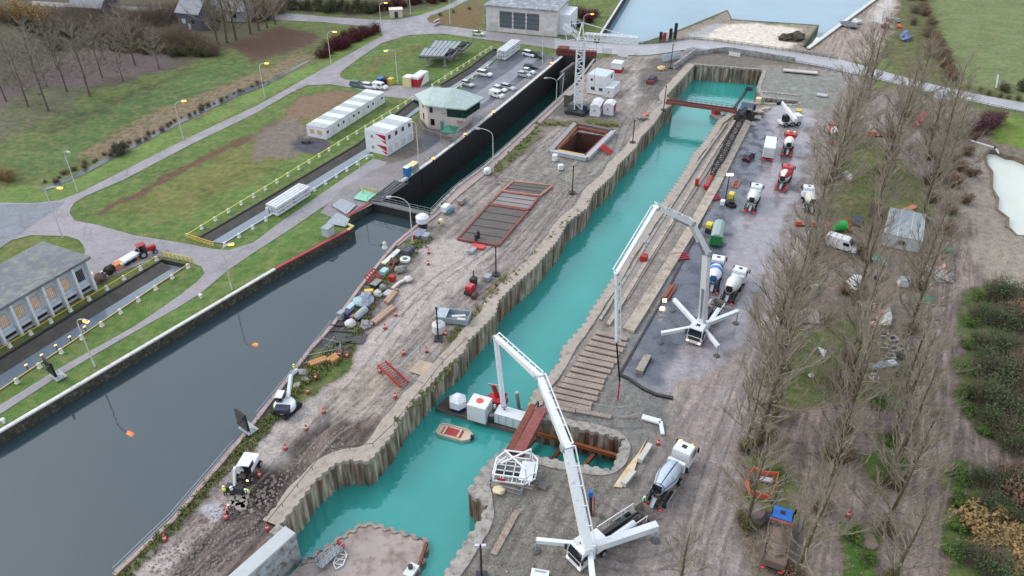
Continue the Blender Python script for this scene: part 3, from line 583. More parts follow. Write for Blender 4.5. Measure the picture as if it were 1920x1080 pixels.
# little piled niche at the far right of the dock
niche = PL([(1425, 172), (1500, 180)]); pile_wall('low row of pale sheet piles behind the far right niche', niche, -2.2, -1, cap=1.0, period=1.1)
# lock and canal walls
def side_of(poly):
    p = PL(poly); return 1 if sum(p[i].x*p[(i+1) % len(p)].y-p[(i+1) % len(p)].x*p[i].y for i in range(len(p))) > 0 else -1
SL = side_of(LOCK)
darkw = M('dark_lock_wall', (40, 40, 43), .7, .25, .5, bump=.2); quayw = M('algae_quay_wall', (62, 62, 52), .85, .35, .8, stain=(120, 114, 100), st_amt=.35, bump=.3)
whc = M('white_coping', (214, 214, 208), .7, .08, .6, stain=(150, 146, 136), st_amt=.3); redc = M('red_coping', (168, 62, 66), .6, .15, 1, stain=(120, 80, 74), st_amt=.3)
flat_wall('quay_wall', 'long canal bank wall with a white coping stone edge', 'quay wall', PL(LOCK[0:3]), -3, .12, 1, quayw, SL, cap=.55, capm=whc)
flat_wall('quay_wall', 'canal wall with a dark red coping near the lock head', 'quay wall', PL(LOCK[2:4]), -3, .12, 1, quayw, SL, cap=.55, capm=redc)
flat_wall('quay_wall', 'short yellow topped corner of the canal wall', 'quay wall', PL(LOCK[3:6]), -3, .14, 1, quayw, SL, cap=.6, capm=M('yellow_coping', (206, 186, 120), .6, .15, 1))
flat_wall('quay_wall', 'red edged recess wall leading to the lock gate', 'quay wall', PL(LOCK[5:7]), -8.5, .12, 1, quayw, SL, cap=.5, capm=redc)
lw = flat_wall('lock_wall', 'tall dark lock chamber wall with pale coping, left side', 'lock wall', PL(LOCK[6:11]), -8.5, .12, 1.2, darkw, SL, cap=.7, capm=whc)
for q in range(9):      # recesses with ladders
    t = (q+.5)/9; a = P(712, 378); b = P(1050, 110); p = a.lerp(b, t); MB().box((p.x+NRM.x*.07, p.y+NRM.y*.07, -4.2), (.5, .16, 8.3), AZ).build('ladder_recess', BLK(), lw, world=True)
flat_wall('lock_wall', 'dark end wall of the lock chamber below the road bridge', 'lock wall', PL(LOCK[10:12]), -8.5, .12, 1, darkw, SL)
flat_wall('lock_wall', 'lock chamber wall on the works side, seen from behind', 'lock wall', PL(LOCK[11:19]), -8.5, .12, 1, darkw, SL, cap=.6, capm=CONC())
flat_wall('quay_wall', 'pink edged canal bank wall along the works road', 'quay wall', PL(LOCK[18:28]), -3, .1, 1, quayw, SL, cap=.5, capm=M('pink_coping', (178, 158, 152), .7, .12, 1, stain=(150, 112, 104), st_amt=.4))
SF = side_of(FARC)
flat_wall('quay_wall', 'upper canal bank wall, dark face under a white coping', 'quay wall', PL(FARC[0:3]), -4, .12, 1, darkw, SF, cap=.6, capm=whc)
flat_wall('quay_wall', 'low wall of the upper canal running under the road parapet', 'quay wall', PL(FARC[2:6]), -4, .1, .8, quayw, SF, cap=.5)
flat_wall('quay_wall', 'overgrown edge of the sandbank in the upper canal', 'quay wall', PL(FARC[5:10]), -4, .05, .8, M('mossy_edge', (96, 100, 74), .9, .3, 1), SF)
flat_wall('quay_wall', 'long white topped wall on the far right of the upper canal', 'quay wall', PL(FARC[10:13]), -4, .5, 1.2, quayw, SF, cap=1.1, capm=whc, caph=.3)
for ch, lb in ((CH_A, 'side channel lining beside the white hall'), (CH_B, 'side channel lining beside the long field'), (CH_C, 'side channel lining beside the car park')):
    p = PL(ch); flat_wall('channel_lining', 'dark concrete '+lb, 'channel wall', p+[p[0]], -2.6, .05, .35, M('dark_channel', (58, 56, 54), .85, .25, .8, bump=.3), side_of(ch))
    # sloping dark bank on the field side
def slope_bank(line, n_, wid, label):
    mb = MB(); vs = []; 
    for p in line: vs += [(p.x, p.y, -.12), (p.x+n_.x*wid, p.y+n_.y*wid, -1.0), (p.x+n_.x*wid, p.y+n_.y*wid, -2.4), (p.x, p.y, -2.4)]
    fs = []
    for i in range(len(line)-1):
        for k in range(4): fs.append((i*4+k, i*4+4+k, i*4+4+(k+1) % 4, i*4+(k+1) % 4))
    mb.add(vs, fs); o = mb.build('sloping_bank', M('dark_wet_concrete', (66, 62, 60), .8, .3, .6, bump=.4, stain=(84, 84, 66), st_amt=.4, k=1.1), None); tag(o, label, 'bank', None, 'structure')
slope_bank(PL([(-80, 722), (0, 674), (150, 582), (303, 490)]), NRM, 2.7, 'dark sloping bank of the side channel by the white hall')
slope_bank(PL([(370, 449), (480, 385), (672, 271), (775, 190)]), NRM, 2.2, 'dark sloping bank of the side channel by the field')
slope_bank(PL([(828, 160), (880, 128), (926, 93)]), NRM, 1.9, 'dark sloping bank of the side channel by the car park')
SP = side_of(POND); p = PL(POND); flat_wall('pond_bank', 'steep muddy bank of the pale pond', 'bank', p+[p[0]], -3, .02, .6, M('mud_bank', (122, 108, 94), .95, .3, .6, bump=.5), SP)
p = PL(SHAFT); flat_wall('shaft_lining', 'rust red steel lining of the open shaft', 'shaft wall', p+[p[0]], -5, -.02, .3, M('rust_lining', (92, 54, 42), .8, .3, 1, stain=(84, 70, 62), st_amt=.4), side_of(SHAFT))
# lock gate
ga, gb = P(700, 379), P(807, 404); gt = thing('lock_gate', 'dark steel lock gate holding back the grey canal, with walkway', 'lock gate', ga, heading(ga, gb)); L = (gb-ga).length
MB().b2(0, L, -.6, .6, -8.4, .02).build('gate_leaf', darkw, gt)
MB().b2(0, L, -.75, .75, .05, .2).build('walkway', M('walkway', (110, 108, 104), .7, .2, 1), gt)
for y in (-.75, .75):
    r = MB()
    for z in (.6, 1.15): r.bar((0, y, z), (L, y, z), .05)
    for i in range(9): r.bar((L*i/8, y, .2), (L*i/8, y, 1.15), .05)
    r.build('handrail', GALV(), gt)
# railings
def railing(name, label, pts, h=1.05, step=2.2, m=None, rails=(.5, 1.0), w=.06, cat='railing', group=None):
    m = m or GALV(); root = thing(name, label, cat, pts[0], 0, group); r = MB()
    for a, b in zip(pts[:-1], pts[1:]):
        for z in rails: r.bar((a.x, a.y, a.z+h*z), (b.x, b.y, b.z+h*z), w)
    r.build('rail', m, root, world=True)
    pm = MB().b2(-w*.55, w*.55, -w*.55, w*.55, 0, h).mesh('post', m); done = set()
    for a, b in zip(pts[:-1], pts[1:]):
        L = (b-a).length; k = max(1, int(L/step))
        for i in range(k+1):
            p = a.lerp(b, i/k); ky = (round(p.x, 1), round(p.y, 1))
            if ky in done: continue
            done.add(ky); q = bpy.data.objects.new('post', pm); COL.objects.link(q); q.parent = root; q.location = (p.x-root.location.x, p.y-root.location.y, p.z-root.location.z)
    return root
railing('railing', 'long grey railing on the left edge of the lock chamber', PL([(722, 367), (806, 297), (862, 253), (950, 184), (1046, 104)]))
railing('railing', 'short grey railing round the corner below the control house', PL([(796, 300), (812, 289), (820, 290)]))
railing('railing', 'grey railing along the works side of the lock chamber', PL([(808, 400), (830, 377), (858, 352), (910, 313), (962, 267), (1044, 192), (1072, 166)]))
railing('railing', 'faint grey railing above the muddy canal edge, near the camera', PL([(216, 1076), (322, 974), (440, 836)]), step=3)
railing('railing', 'faint grey railing on the canal edge behind the white excavator', PL([(482, 784), (560, 690), (622, 610)]), step=3)
railing('railing', 'low dark railing along the wavy sheet piles, near end', PL([(500, 988), (612, 850), (700, 838), (740, 800)]), m=DK(), h=.7, rails=(1,), step=3)
railing('railing', 'low dark railing along the wavy sheet piles, middle part', PL([(740, 800), (830, 685), (876, 640)]), m=DK(), h=.7, rails=(1,), step=3)
# yellow guard rails with chunky white posts: every post a part
def guard(label, a, b, step=3.7, m=None, h=.85):
    a, b = P(*a), P(*b); root = thing('guard_rail', label, 'guard rail', a, heading(a, b)); L = (b-a).length; k = max(1, round(L/step))
    MB().b2(-.2, L+.2, -.05, .05, h, h+.11).build('rail', m or M('yellow_rail', (222, 216, 96), .5, .1, 1, k=.95), root)
    me_ = None
    for i in range(k+1):
        mb = MB(); x = L*i/k; mb.b2(x-.22, x+.22, .02, .42, 0, h-.02); mb.b2(x-.3, x+.3, -.02, .5, -.02, .12); mb.build('post', M('white_post', (232, 232, 228), .6, .05, 1), root)
guard('long yellow guard rail on white posts between the field and the side channel', (354, 446), (776, 187))
guard('yellow guard rail on white posts below the steel trestles on the lawn', (812, 163), (922, 92))
guard('white guard rail on white posts between the side channel and the towpath', (424, 462), (690, 298), m=white())
guard('short white guard rail beside the parked estate car', (845, 178), (916, 127), m=white())
guard('yellow guard rail in front of the white pillared hall', (-20, 676), (296, 489), m=M('deep_yellow', (214, 176, 60), .5, .1, 1))
guard('yellow guard rail on the towpath side of the lower channel, beneath the leaning lamp', (-10, 749), (355, 503), m=M('pale_yellow_rail', (222, 200, 120), .5, .1, 1))
for lb, a, b in (('short yellow bridge parapet at the head of the upper channel', (349, 447), (402, 464)), ('short yellow bridge parapet at the head of the lower channel', (306, 482), (361, 493)), ('yellow railing behind the green lock platform', (674, 357), (708, 365))):
    railing('bridge_parapet', lb, PL([a, b]), h=1.1, rails=(.3, .6, 1), step=.9, w=.12, m=YEL(), cat='parapet')
railing('bridge_parapet', 'dark parapet on the far side of the road bridge', PL([(1050, 74), (1118, 80), (1200, 84), (1258, 79), (1290, 74), (1340, 78), (1480, 97), (1570, 112)]), h=.9, rails=(.3, .6, 1), step=2, w=.12, m=M('grey_parapet', (120, 114, 110), .7, .2, 1), cat='parapet')
railing('bridge_parapet', 'low dark parapet on the near side of the road behind the dock', PL([(1300, 96), (1400, 105), (1490, 119), (1570, 134)]), h=.9, rails=(.3, .6, 1), step=2, w=.1, m=M('grey_parapet', (120, 114, 110)), cat='parapet')
railing('bridge_parapet', 'grey kerb rail along the road at the right edge', PL([(1600, 140), (1700, 165), (1800, 188), (1930, 216)]), h=.7, rails=(.5, 1), step=3, w=.1, m=M('grey_parapet', (120, 114, 110)), cat='parapet')
# concrete retaining wall beyond the far dock end
flat_wall('retaining_wall', 'pale concrete retaining wall between the road and the far dock end', 'wall', PL([(1300, 104), (1362, 96), (1490, 116)]), 0, 1.3, .6, cwall, -1)
flat_wall('retaining_wall', 'slanting concrete wing wall by the far left corner of the dock', 'wall', PL([(1262, 130), (1302, 100)]), 0, 1.6, .5, cwall, 1)
# ---------------------------------------------------------------- buildings
def frame3(name, label, cat, a, b, c, group=None, z=0):
    """thing at corner b, +x towards c, +y towards a; returns thing, length, width"""
    A, B, Cc = P(*a, z), P(*b, z), P(*c, z); h = heading(B, Cc); yv = Vector((-math.sin(h), math.cos(h), 0))
    return thing(name, label, cat, B, h, group), (Cc-B).length, (A-B).dot(yv)
def window(par, x, z, w, h, y=-.0, face='y-', fr=None, gl=None, bars=1, name='window', side_x=0):
    """framed window on a wall plane; face y- : wall at y, looking to -y ; x- : wall at x=side_x looking to -x"""
    f = MB(); g = MB(); t = .07
    def put(mb, x0, x1, z0, z1, o0, o1):
        if face == 'y-': mb.b2(x0, x1, y-o1, y-o0, z0, z1)
        elif face == 'y+': mb.b2(x0, x1, y+o0, y+o1, z0, z1)
        elif face == 'x-': mb.b2(side_x-o1, side_x-o0, x0, x1, z0, z1)
        else: mb.b2(side_x+o0, side_x+o1, x0, x1, z0, z1)
    put(f, x, x+w, z, z+t, -.02, .07); put(f, x, x+w, z+h-t, z+h, -.02, .07); put(f, x, x+t, z+t, z+h-t, -.02, .07); put(f, x+w-t, x+w, z+t, z+h-t, -.02, .07)
    for i in range(bars): q = x+w*(i+1)/(bars+1); put(f, q-t/3, q+t/3, z+t, z+h-t, .0, .06)
    o = f.build(name, fr or M('frame_grey', (150, 154, 158), .5, .05), par)
    put(g, x+t, x+w-t, z+t, z+h-t, -.02, .025); g.build('pane', gl or GLS(), o)
    return o
# white pillared hall, bottom left
ht = hgt(177, 542, 487)
b0, b1 = P(177, 542), P(7, 647); hd = heading(b0, b1); hall = thing('workshop_hall', 'white hall with grey roof, tall white fins and warm lit windows, bottom left', 'building', b0, hd)
bay = (P(177, 542)-P(37, 626)).length/5; dep = (P(168, 477, ht)-P(76, 457, ht)).length; NB = 9; L = bay*NB
wl = M('hall_wall', (206, 214, 222), .7, .06, .4, stain=(170, 176, 180), st_amt=.2)
MB().b2(-.1, L, -dep+.4, -.35, -.1, ht-.1).build('wall', wl, hall)
MB().b2(-.9, L+.5, -dep-.3, .75, ht-.1, ht+.35).build('roof', M('grey_felt_roof', (112, 114, 122), .8, .18, .25, stain=(134, 142, 130), st_amt=.5, bump=.1), hall, bevel=.05)
lit = M('warm_lit_pane', (186, 172, 154), .3, .35, 1.2, em=(255, 200, 150), ems=.12)
for i in range(NB+1):
    MB().b2(i*bay-.2, i*bay+.2, -.38, .62, -.05, ht-.12).build('fin', white(), hall)
for i in range(NB):
    x0 = i*bay+.45; wb = bay-.9
    window(hall, x0+.2, 2.35, wb-.4, 2.2, -.35, 'y+', bars=4, gl=GLS() if i == 0 else lit, fr=M('frame_grey', (150, 154, 158)))
    MB().b2(x0, x0+wb, -.37, -.1, .55, 1.15).build('vent_band', DK(), hall)
    MB().b2(x0-.05, x0+wb+.05, -.36, .15, 1.25, 1.75).build('ledge', wl, hall)
# far white hall behind the road
h2_ = hgt(912, 56, 10); A0, A1 = P(912, 57), P(1043, 69); hd = heading(A0, A1); L = (A1-A0).length
fh = thing('pump_house', 'large white hall with three tall gridded windows behind the road', 'building', A0, hd); D = 15
wm = M('stained_render', (218, 214, 214), .8, .08, .25, stain=(196, 184, 176), st_amt=.5)
MB().b2(0, L, 0, D, -.1, h2_).build('wall', wm, fh); MB().b2(-.6, L+.5, -.5, D+.5, h2_, h2_+.45).build('roof', M('patchy_roof', (128, 132, 140), .7, .2, .2, stain=(176, 184, 192), st_amt=.55), fh)
MB().b2(L, L+3.6, 3, D-1, -.1, h2_*.8).build('annex', M('pale_render', (222, 228, 232), .8, .05), fh)
for f0, f1 in ((.195, .37), (.395, .56), (.585, .755)): window(fh, L*f0, h2_*.18, L*(f1-f0), h2_*.66, 0, 'y-', bars=5, gl=M('grey_glazing', (104, 110, 118), .2, .2, 2, spec=.8), fr=M('frame_dark', (72, 76, 82), .5))
for k in range(4): MB().b2(L*.195, L*.755, -.12, -.04, h2_*(.18+.66*(k+.5)/4)-.05, h2_*(.18+.66*(k+.5)/4)+.05).build('glazing_bar', M('frame_dark', (72, 76, 82), .5), fh)
MB().b2(.8, 4.2, -.06, .02, 0, 3).build('door', M('pale_door', (196, 192, 190), .6), fh)
window(fh, 5, 1.6, 1.4, 2.4, 0, 'x+', side_x=L+3.6, bars=1); MB().b2(L+3.58, L+3.66, 7.4, 8.8, 0, 2.4).build('door', DK(), fh); MB().b2(L+3.58, L+3.66, 9.6, 10.8, 0, 1.2).build('door', BLUE(), fh)
# houses beyond the wood
def house(label, px, py, w, d, h, rz, roofrgb=(120, 124, 134), wallrgb=(96, 96, 104)):
    t = thing('house', label, 'house', P(px, py), rz)
    MB().b2(-w/2, w/2, -d/2, d/2, -.1, h).build('wall', M('wall_%d' % wallrgb[0], wallrgb, .8), t)
    for sx in (-1, 1): MB().side([(-d/2, h), (d/2, h), (0, h+d*.42)], sx*w/2-.1, sx*w/2+.1).build('gable', M('wall_%d' % wallrgb[0], wallrgb, .8), t).rotation_euler = (0, 0, R(90))
    rf = MB(); r = d*.42
    for s in (-1, 1): rf.add([(-w/2-.4, s*(d/2+.4), h-.1), (w/2+.4, s*(d/2+.4), h-.1), (w/2+.4, 0, h+r+.1), (-w/2-.4, 0, h+r+.1), (-w/2-.4, s*(d/2+.4), h-.35), (w/2+.4, s*(d/2+.4), h-.35), (w/2+.4, 0, h+r-.15), (-w/2-.4, 0, h+r-.15)], [(0, 1, 2, 3), (4, 7, 6, 5), (0, 4, 5, 1), (1, 5, 6, 2), (3, 2, 6, 7), (0, 3, 7, 4)])
    ro = rf.build('roof', M('slate_%d' % roofrgb[0], roofrgb, .6), t); MB().b2(-w*.3-.4, -w*.3+.4, -.4, .4, h+r-.6, h+r+1).build('chimney', RUST(), ro)
    window(t, -w*.3, h*.35, 1.6, 1.6, -d/2, 'y-', gl=white()); window(t, w*.12, h*.35, 1.4, 1.6, -d/2, 'y-'); MB().b2(-w*.05, w*.05, -d/2-.06, -d/2+.02, 0, 2.1).build('door', white(), t)
    return t
house('grey house with a slate roof and white garage door beyond the bare wood', 184, 38, 12, 9, 5.6, R(-12))
house('grey house behind the cluster of poplars at the left end of the road', 372, 50, 9, 8, 5.5, R(-20))
house('low pale house half hidden behind the poplar trunks', 440, 34, 13, 8, 3.6, R(-10), (132, 134, 142), (176, 178, 184))
kb = thing('kiosk', 'small beige concrete kiosk on the far side of the road junction', 'kiosk', P(743, 31), R(10)); MB().b2(-2.2, 2.2, -1.6, 1.6, -.1, 2.6).build('body', M('beige', (206, 198, 182), .8), kb); MB().b2(-2.4, 2.4, -1.8, 1.8, 2.6, 2.8).build('roof', M('beige_roof', (222, 214, 200), .8), kb); MB().b2(-.6, .6, -1.66, -1.58, 0, 2.1).build('door', DK(), kb)
# long office row
CW = M('cabin_white', (228, 230, 234), .55, .04, .4, stain=(200, 200, 200), st_amt=.12); CR1 = M('cabin_roof_grey', (176, 182, 184), .6, .12, .4, stain=(206, 208, 206), st_amt=.3); CR2 = M('cabin_roof_white', (220, 224, 226), .6, .06)
tr, L, Wd = frame3('site_office', 'long white single storey row of joined cabins on the grass', 'office cabins', (574, 257), (612, 262), (722, 192)); n = 12; mw = L/n
MB().b2(0, L, 0, Wd, 0, 2.75).build('wall', CW, tr)
for i in range(n):
    MB().b2(i*mw+.03, (i+1)*mw-.03, -.08, Wd+.08, 2.75, 2.88+.02*(i % 2)).build('roof_panel', (CR1, CR2)[i % 2], tr)
    if i: MB().b2(i*mw-.04, i*mw+.04, -.03, .01, 0, 2.75).build('joint', CR1, tr)
    if i % 3 == 1: MB().b2(i*mw+.8, i*mw+1.6, -.06, .02, .1, 2.1).build('door', M('cabin_door', (206, 208, 212), .5), tr)
    else: window(tr, i*mw+.6, 1.3, .7, .7, 0, 'y-', bars=0)
for y in (Wd*.22, Wd*.62): window(tr, y, 1.05, 1.1, 1.0, 0, 'x-', gl=M('dim_lit_pane', (150, 110, 66), .3, .4, 2, em=(255, 190, 110), ems=.25), side_x=0)
# two storey block with red triangles
tb, L, Wd = frame3('site_office', 'two storey white cabin block with red triangles on its end', 'office cabins', (683, 286), (727, 293), (776, 262)); n = 4; mw = L/n
redm = M('company_red', (176, 20, 40), .5, .05)
for s in (0, 1):
    z = s*2.62
    for i in range(n): 
        MB().b2(i*mw+.015, (i+1)*mw-.015, 0, Wd, z+.03, z+2.6).build('cabin', CW, tb, bevel=.04)
        if s: window(tb, i*mw+.75, z+1.15, .95, 1.05, 0, 'y-', bars=1)
        else: MB().b2(i*mw+.4, i*mw+2.0, -.05, .02, z+.5, z+2.1).build('shutter', M('shutter_grey', (206, 210, 212), .6), tb)
    # emblem: two red sails and a small dark mark with a line of lettering
    tri = MB(); x = -.03
    tri.add([(x, Wd*.50, z+2.35), (x, .12, z+2.35), (x, .12, z+1.05)], [(0, 1, 2)]); tri.add([(x, Wd*.26, z+1.05), (x, .12, z+.95), (x, .12, z+.22)], [(0, 1, 2)])
    tri.build('emblem', redm, tb)
    mk = MB(); mk.add([(x, Wd*.66, z+1.95), (x, Wd*.71, z+1.45), (x, Wd*.61, z+1.45)], [(0, 1, 2)]); mk.b2(x-.01, x, Wd*.58, Wd*.74, z+1.28, z+1.36); mk.b2(x-.01, x, Wd*.6, Wd*.72, z+1.12, z+1.17); mk.build('mark', DK(), tb)
for i in range(n): MB().b2(i*mw+.05, (i+1)*mw-.05, .05, Wd-.05, 5.22, 5.34).build('roof_panel', (CR1, CR2)[i % 2], tb)
MB().cyl((L+.1, 1.2, .1), (L+.1, 1.2, 2.7), .06).build('downpipe', GALV(), tb)
# lock control house
hz_ = hgt(796, 245, 199); ch = thing('control_house', 'beige lock keepers house with pale green hipped roof and dark glazed bay', 'building', P(825, 245))
beige = M('beige_render', (206, 198, 190), .8, .06, .5, stain=(180, 170, 160), st_amt=.25)
ea = PL([(777, 177), (795, 197), (826, 201), (874, 205), (908, 183), (872, 170), (809, 163)], hz_)
ins = grow(ea, -1.0); low = [ins[0], ins[1], ins[2], ins[2].lerp(ins[3], .62), ins[4].lerp(ins[3], .35).lerp(ins[5], .28), ins[5], ins[6]]
MB().prism(low, -.1, hz_-3.4).build('wall', beige, ch, world=True); MB().prism([ins[i] for i in range(7)], hz_-3.4, hz_-2.7).build('bay_sill', beige, ch, world=True)
MB().prism([ins[0], ins[1], ins[2], ins[2].lerp(ins[3], .2), ins[5].lerp(ins[4], .3), ins[5], ins[6]], hz_-2.7, hz_-.05).build('upper_wall', beige, ch, world=True)
MB().prism(grow(ins, -.12), hz_-2.7, hz_-.06).build('bay_glazing', M('green_black_glass', (30, 52, 52), .15, .15, 1, spec=.8), ch, world=True)
gb_ = MB()
for a, b in ((2, 3), (3, 4)):
    for k in range(6): q = ins[a].lerp(ins[b], (k+.5)/6*(.8 if a == 3 else 1)+(.15 if a == 2 else 0)); gb_.bar((q.x, q.y, hz_-2.7), (q.x, q.y, hz_-.1), .1)
    gb_.bar((ins[a].x, ins[a].y, hz_-1.9), (ins[b].x, ins[b].y, hz_-1.9), .08)
gb_.build('glazing_bars', M('dark_green_frame', (34, 86, 84), .5), ch, world=True)
r0, r1, r2 = P(808, 166, hz_+2.3), P(846, 164, hz_+2.6), P(842, 176, hz_+2.2)
rv = [tuple(p) for p in ea]+[tuple(r0), tuple(r1), tuple(r2)]
rm = MB(); rm.add(rv, [(0, 1, 7), (1, 2, 9, 7), (2, 3, 9), (3, 4, 8, 9), (4, 5, 8), (5, 6, 7, 8), (6, 0, 7), (7, 9, 8)]); rm.add([tuple(p) for p in ea]+[(p.x, p.y, hz_-.3) for p in ea], [(i, i+7, (i+1) % 7+7, (i+1) % 7) for i in range(7)]+[tuple(range(13, 6, -1))])
rm.build('roof', M('patina_roof', (172, 190, 186), .5, .08, .6, stain=(150, 172, 166), st_amt=.3), ch, world=True)
sm_ = MB()
for k in range(1, 7): a = ea[1].lerp(ea[2], k/7); b = r0.lerp(r2, k/7); sm_.bar((a.x, a.y, a.z+.05), (b.x, b.y, b.z+.05), .07)
for k in range(1, 8): a = ea[2].lerp(ea[3], k/8); b = r2; sm_.bar((a.x, a.y, a.z+.05), a.lerp(b, min(.95, .3+k/12))+Vector((0, 0, .05)), .07)
sm_.build('roof_seams', M('seam', (192, 206, 202), .5), ch, world=True)
def wallwin(pa, pb, t, z, w, h, nm='window', mt=None):
    d = (pb-pa); d.z = 0; hd = math.atan2(d.y, d.x); q = pa.lerp(pb, t)
    mb = MB(); mb.box((q.x, q.y, z+h/2), (w, .16, h), hd); mb.build(nm, mt or GLS(), ch, world=True)
V3 = lambda p: Vector((p.x, p.y, 0))
wallwin(V3(ins[1]), V3(ins[2]), .25, 4.2, .8, 1.9); wallwin(V3(ins[1]), V3(ins[2]), .3, 1.0, 1.0, 1.6); wallwin(V3(ins[1]), V3(ins[2]), .95, .1, .9, 2.2, 'door', M('teal_door', (84, 150, 146), .5))
wallwin(V3(ins[0]), V3(ins[1]), .5, 4.2, .8, 1.7); wallwin(V3(ins[0]), V3(ins[1]), .5, 1.2, .8, 1.5)
aw = PL([(826, 247), (852, 251), (860, 238), (838, 234)], 2.7); a2 = P(842, 238, 3.5)
MB().add([tuple(p) for p in aw]+[tuple(a2)]+[(p.x, p.y, 2.6) for p in aw], [(0, 1, 4), (1, 2, 4), (2, 3, 4), (3, 0, 4), (0, 5, 6, 1), (1, 6, 7, 2), (2, 7, 8, 3), (3, 8, 5, 0), (8, 7, 6, 5)]).build('awning', M('awning_green', (24, 112, 88), .5, .06), ch, world=True)
for p in (aw[0], aw[1]): MB().cyl((p.x, p.y, 0), (p.x, p.y, 2.7), .07).build('awning_post', GALV(), ch, world=True)
flat_wall('ramp_wall', 'low stained access ramp wall in front of the control house', 'wall', PL([(786, 228), (797, 249), (826, 258), (846, 266)]), 0, 1.1, .3, M('ramp_concrete', (120, 112, 100), .9, .2, .6), 1)
# ---------------------------------------------------------------- containers
def container(label, a, b, c, h=2.6, m=None, cat='container', base=None, name='container', z=0, rib=True, roof=None, gable=0, group=None, W=None, L=None):
    t, L_, W_ = frame3(name, label, cat, a, b, c, group, z); L = L or L_; W = W or W_; m = m or CW
    MB().b2(.05, L-.05, .05, W-.05, .1, h-.03).build('body', m, t)
    f = MB()
    for x in (0, L):
        for y in (0, W): f.box((x+(.08 if x == 0 else -.08), y+(.08 if y == 0 else -.08), h/2), (.18, .18, h))
    for y in (.08, W-.08): f.b2(.17, L-.17, y-.08, y+.08, h-.16, h+.01); f.b2(.17, L-.17, y-.08, y+.08, 0, .2)
    for x in (.08, L-.08): f.b2(x-.08, x+.08, .17, W-.17, h-.16, h+.01); f.b2(x-.08, x+.08, .17, W-.17, 0, .2)
    f.build('frame', base or m, t)
    if rib:
        r = MB()
        for k in range(1, int(L/.6)): r.b2(k*.6-.08, k*.6+.08, -.0, .05, .25, h-.2); r.b2(k*.6-.08, k*.6+.08, W-.05, W, .25, h-.2)
        r.build('ribs', m, t)
    if gable:
        MB().side([(-.05, h), (W+.05, h), (W*.68, h+gable), (W*.32, h+gable)], -L-.05, .05).build('roof', m, t).rotation_euler = (0, 0, R(90))
    else:
        MB().b2(.1, L-.1, .1, W-.1, h-.02, h+.04).build('roof_sheet', roof or CR2, t)
    return t, L, W
def mark_on(t, W, z=1.4, s=1.0, x=-.02):
    mk = MB(); c = W*.55; mk.add([(x, c, z+.45*s), (x, c+.22*s, z), (x, c-.22*s, z)], [(0, 1, 2)]); mk.b2(x-.01, x, c-.4*s, c+.4*s, z-.16, z-.1); mk.build('mark', DK(), t)
t, L, W = container('white two level container block beside the tower crane, lower level', (1097, 176), (1134, 180), (1158, 160), m=CW, L=6.0, rib=False)
window(t, 1.5, 1, 1.2, 1, 0, 'y-'); 
for y in (W*.15, W*.6): window(t, y, 1.1, 1.0, .9, 0, 'x-', side_x=.03)
tp = t; z0 = 2.68
t = thing('container', 'upper white container of the block beside the tower crane', 'container', (tp.location.x, tp.location.y, z0), tp.rotation_euler.z); MB().b2(0, 6.0, 0, W, 0, 2.5).build('body', CW, t, bevel=.05); MB().b2(.1, 5.9, .1, W-.1, 2.5, 2.56).build('roof_sheet', M('pale_green_roof', (196, 210, 208), .5, .06), t); window(t, 3.5, 1.0, 1.2, 1.0, 0, 'y-'); MB().b2(-.04, .02, W*.7, W*.82, .9, 1.5).build('vent', DK(), t)
t, L, W = container('single white container with a red foot rail in front of the container block', (1134, 182), (1149, 184), (1166, 166), base=None, L=6.0, W=2.4); MB().b2(-.03, L, -.03, 0, .0, .14).build('foot_rail', redm, t); mark_on(t, W)
t, L, W = container('small white container standing on a red base beyond the crane jib', (1144, 135), (1164, 137), (1170, 130), h=2.6); MB().b2(-.04, L+.04, -.04, W+.04, 0, .9).build('base', redm, t)
t, L, W = container('left white gabled site hut with a small dark mark at the crane foot', (1106, 216), (1124, 219), (1136, 198), gable=.55, L=5, W=2.6, rib=False); mark_on(t, W); MB().b2(0, L, -.04, .02, 1.9, 2.5).build('side_band', redm, t)
t, L, W = container('right white gabled site hut with a red side at the crane foot', (1133, 214), (1149, 217), (1156, 206), gable=.55, L=3.2, W=2.6, rib=False); mark_on(t, W); MB().b2(.6, L, -.04, .02, .3, 2.5).build('side_band', redm, t)
t, L, W = container('cream container beside the white and red one by the lawn', (755, 161), (771, 164), (782, 156), m=M('cream_paint', (226, 214, 160), .6, .05), L=3.0, W=2.6)
t, L, W = container('white container with a big red sail on its side by the lawn', (770, 163), (785, 165), (803, 153), L=6, W=2.5, h=2.9, rib=False)
MB().add([(-.03, W, .1), (-.03, .0, .1), (-.03, .0, 2.3), (-.03, W, 2.3)], [(0, 1, 2, 3)]).build('end_panel', redm, t); MB().add([(0, -.03, .1), (.9, -.03, .1), (4.0, -.03, 2.7), (2.2, -.03, 2.2), (0, -.03, 2.3)], [(0, 1, 2, 3, 4)]).build('sail', redm, t)
t, L, W = container('grey flat roofed site cabin under the bare trees on the right', (1651, 462), (1722, 475), (1729, 424), m=M('cabin_grey', (196, 198, 196), .6, .06), rib=False, roof=M('old_felt', (150, 160, 166), .7, .12, .4, stain=(176, 180, 178), st_amt=.4), h=2.6)
for y in (W*.42, W*.52): MB().b2(-.06, .05, y, y+.5, 1.0, 1.7).build('window', GLS(), t)
for k in range(1, 3): MB().b2(.1, L-.1, W*k/3-.04, W*k/3+.04, 2.64, 2.7).build('roof_seam', CR2, t)
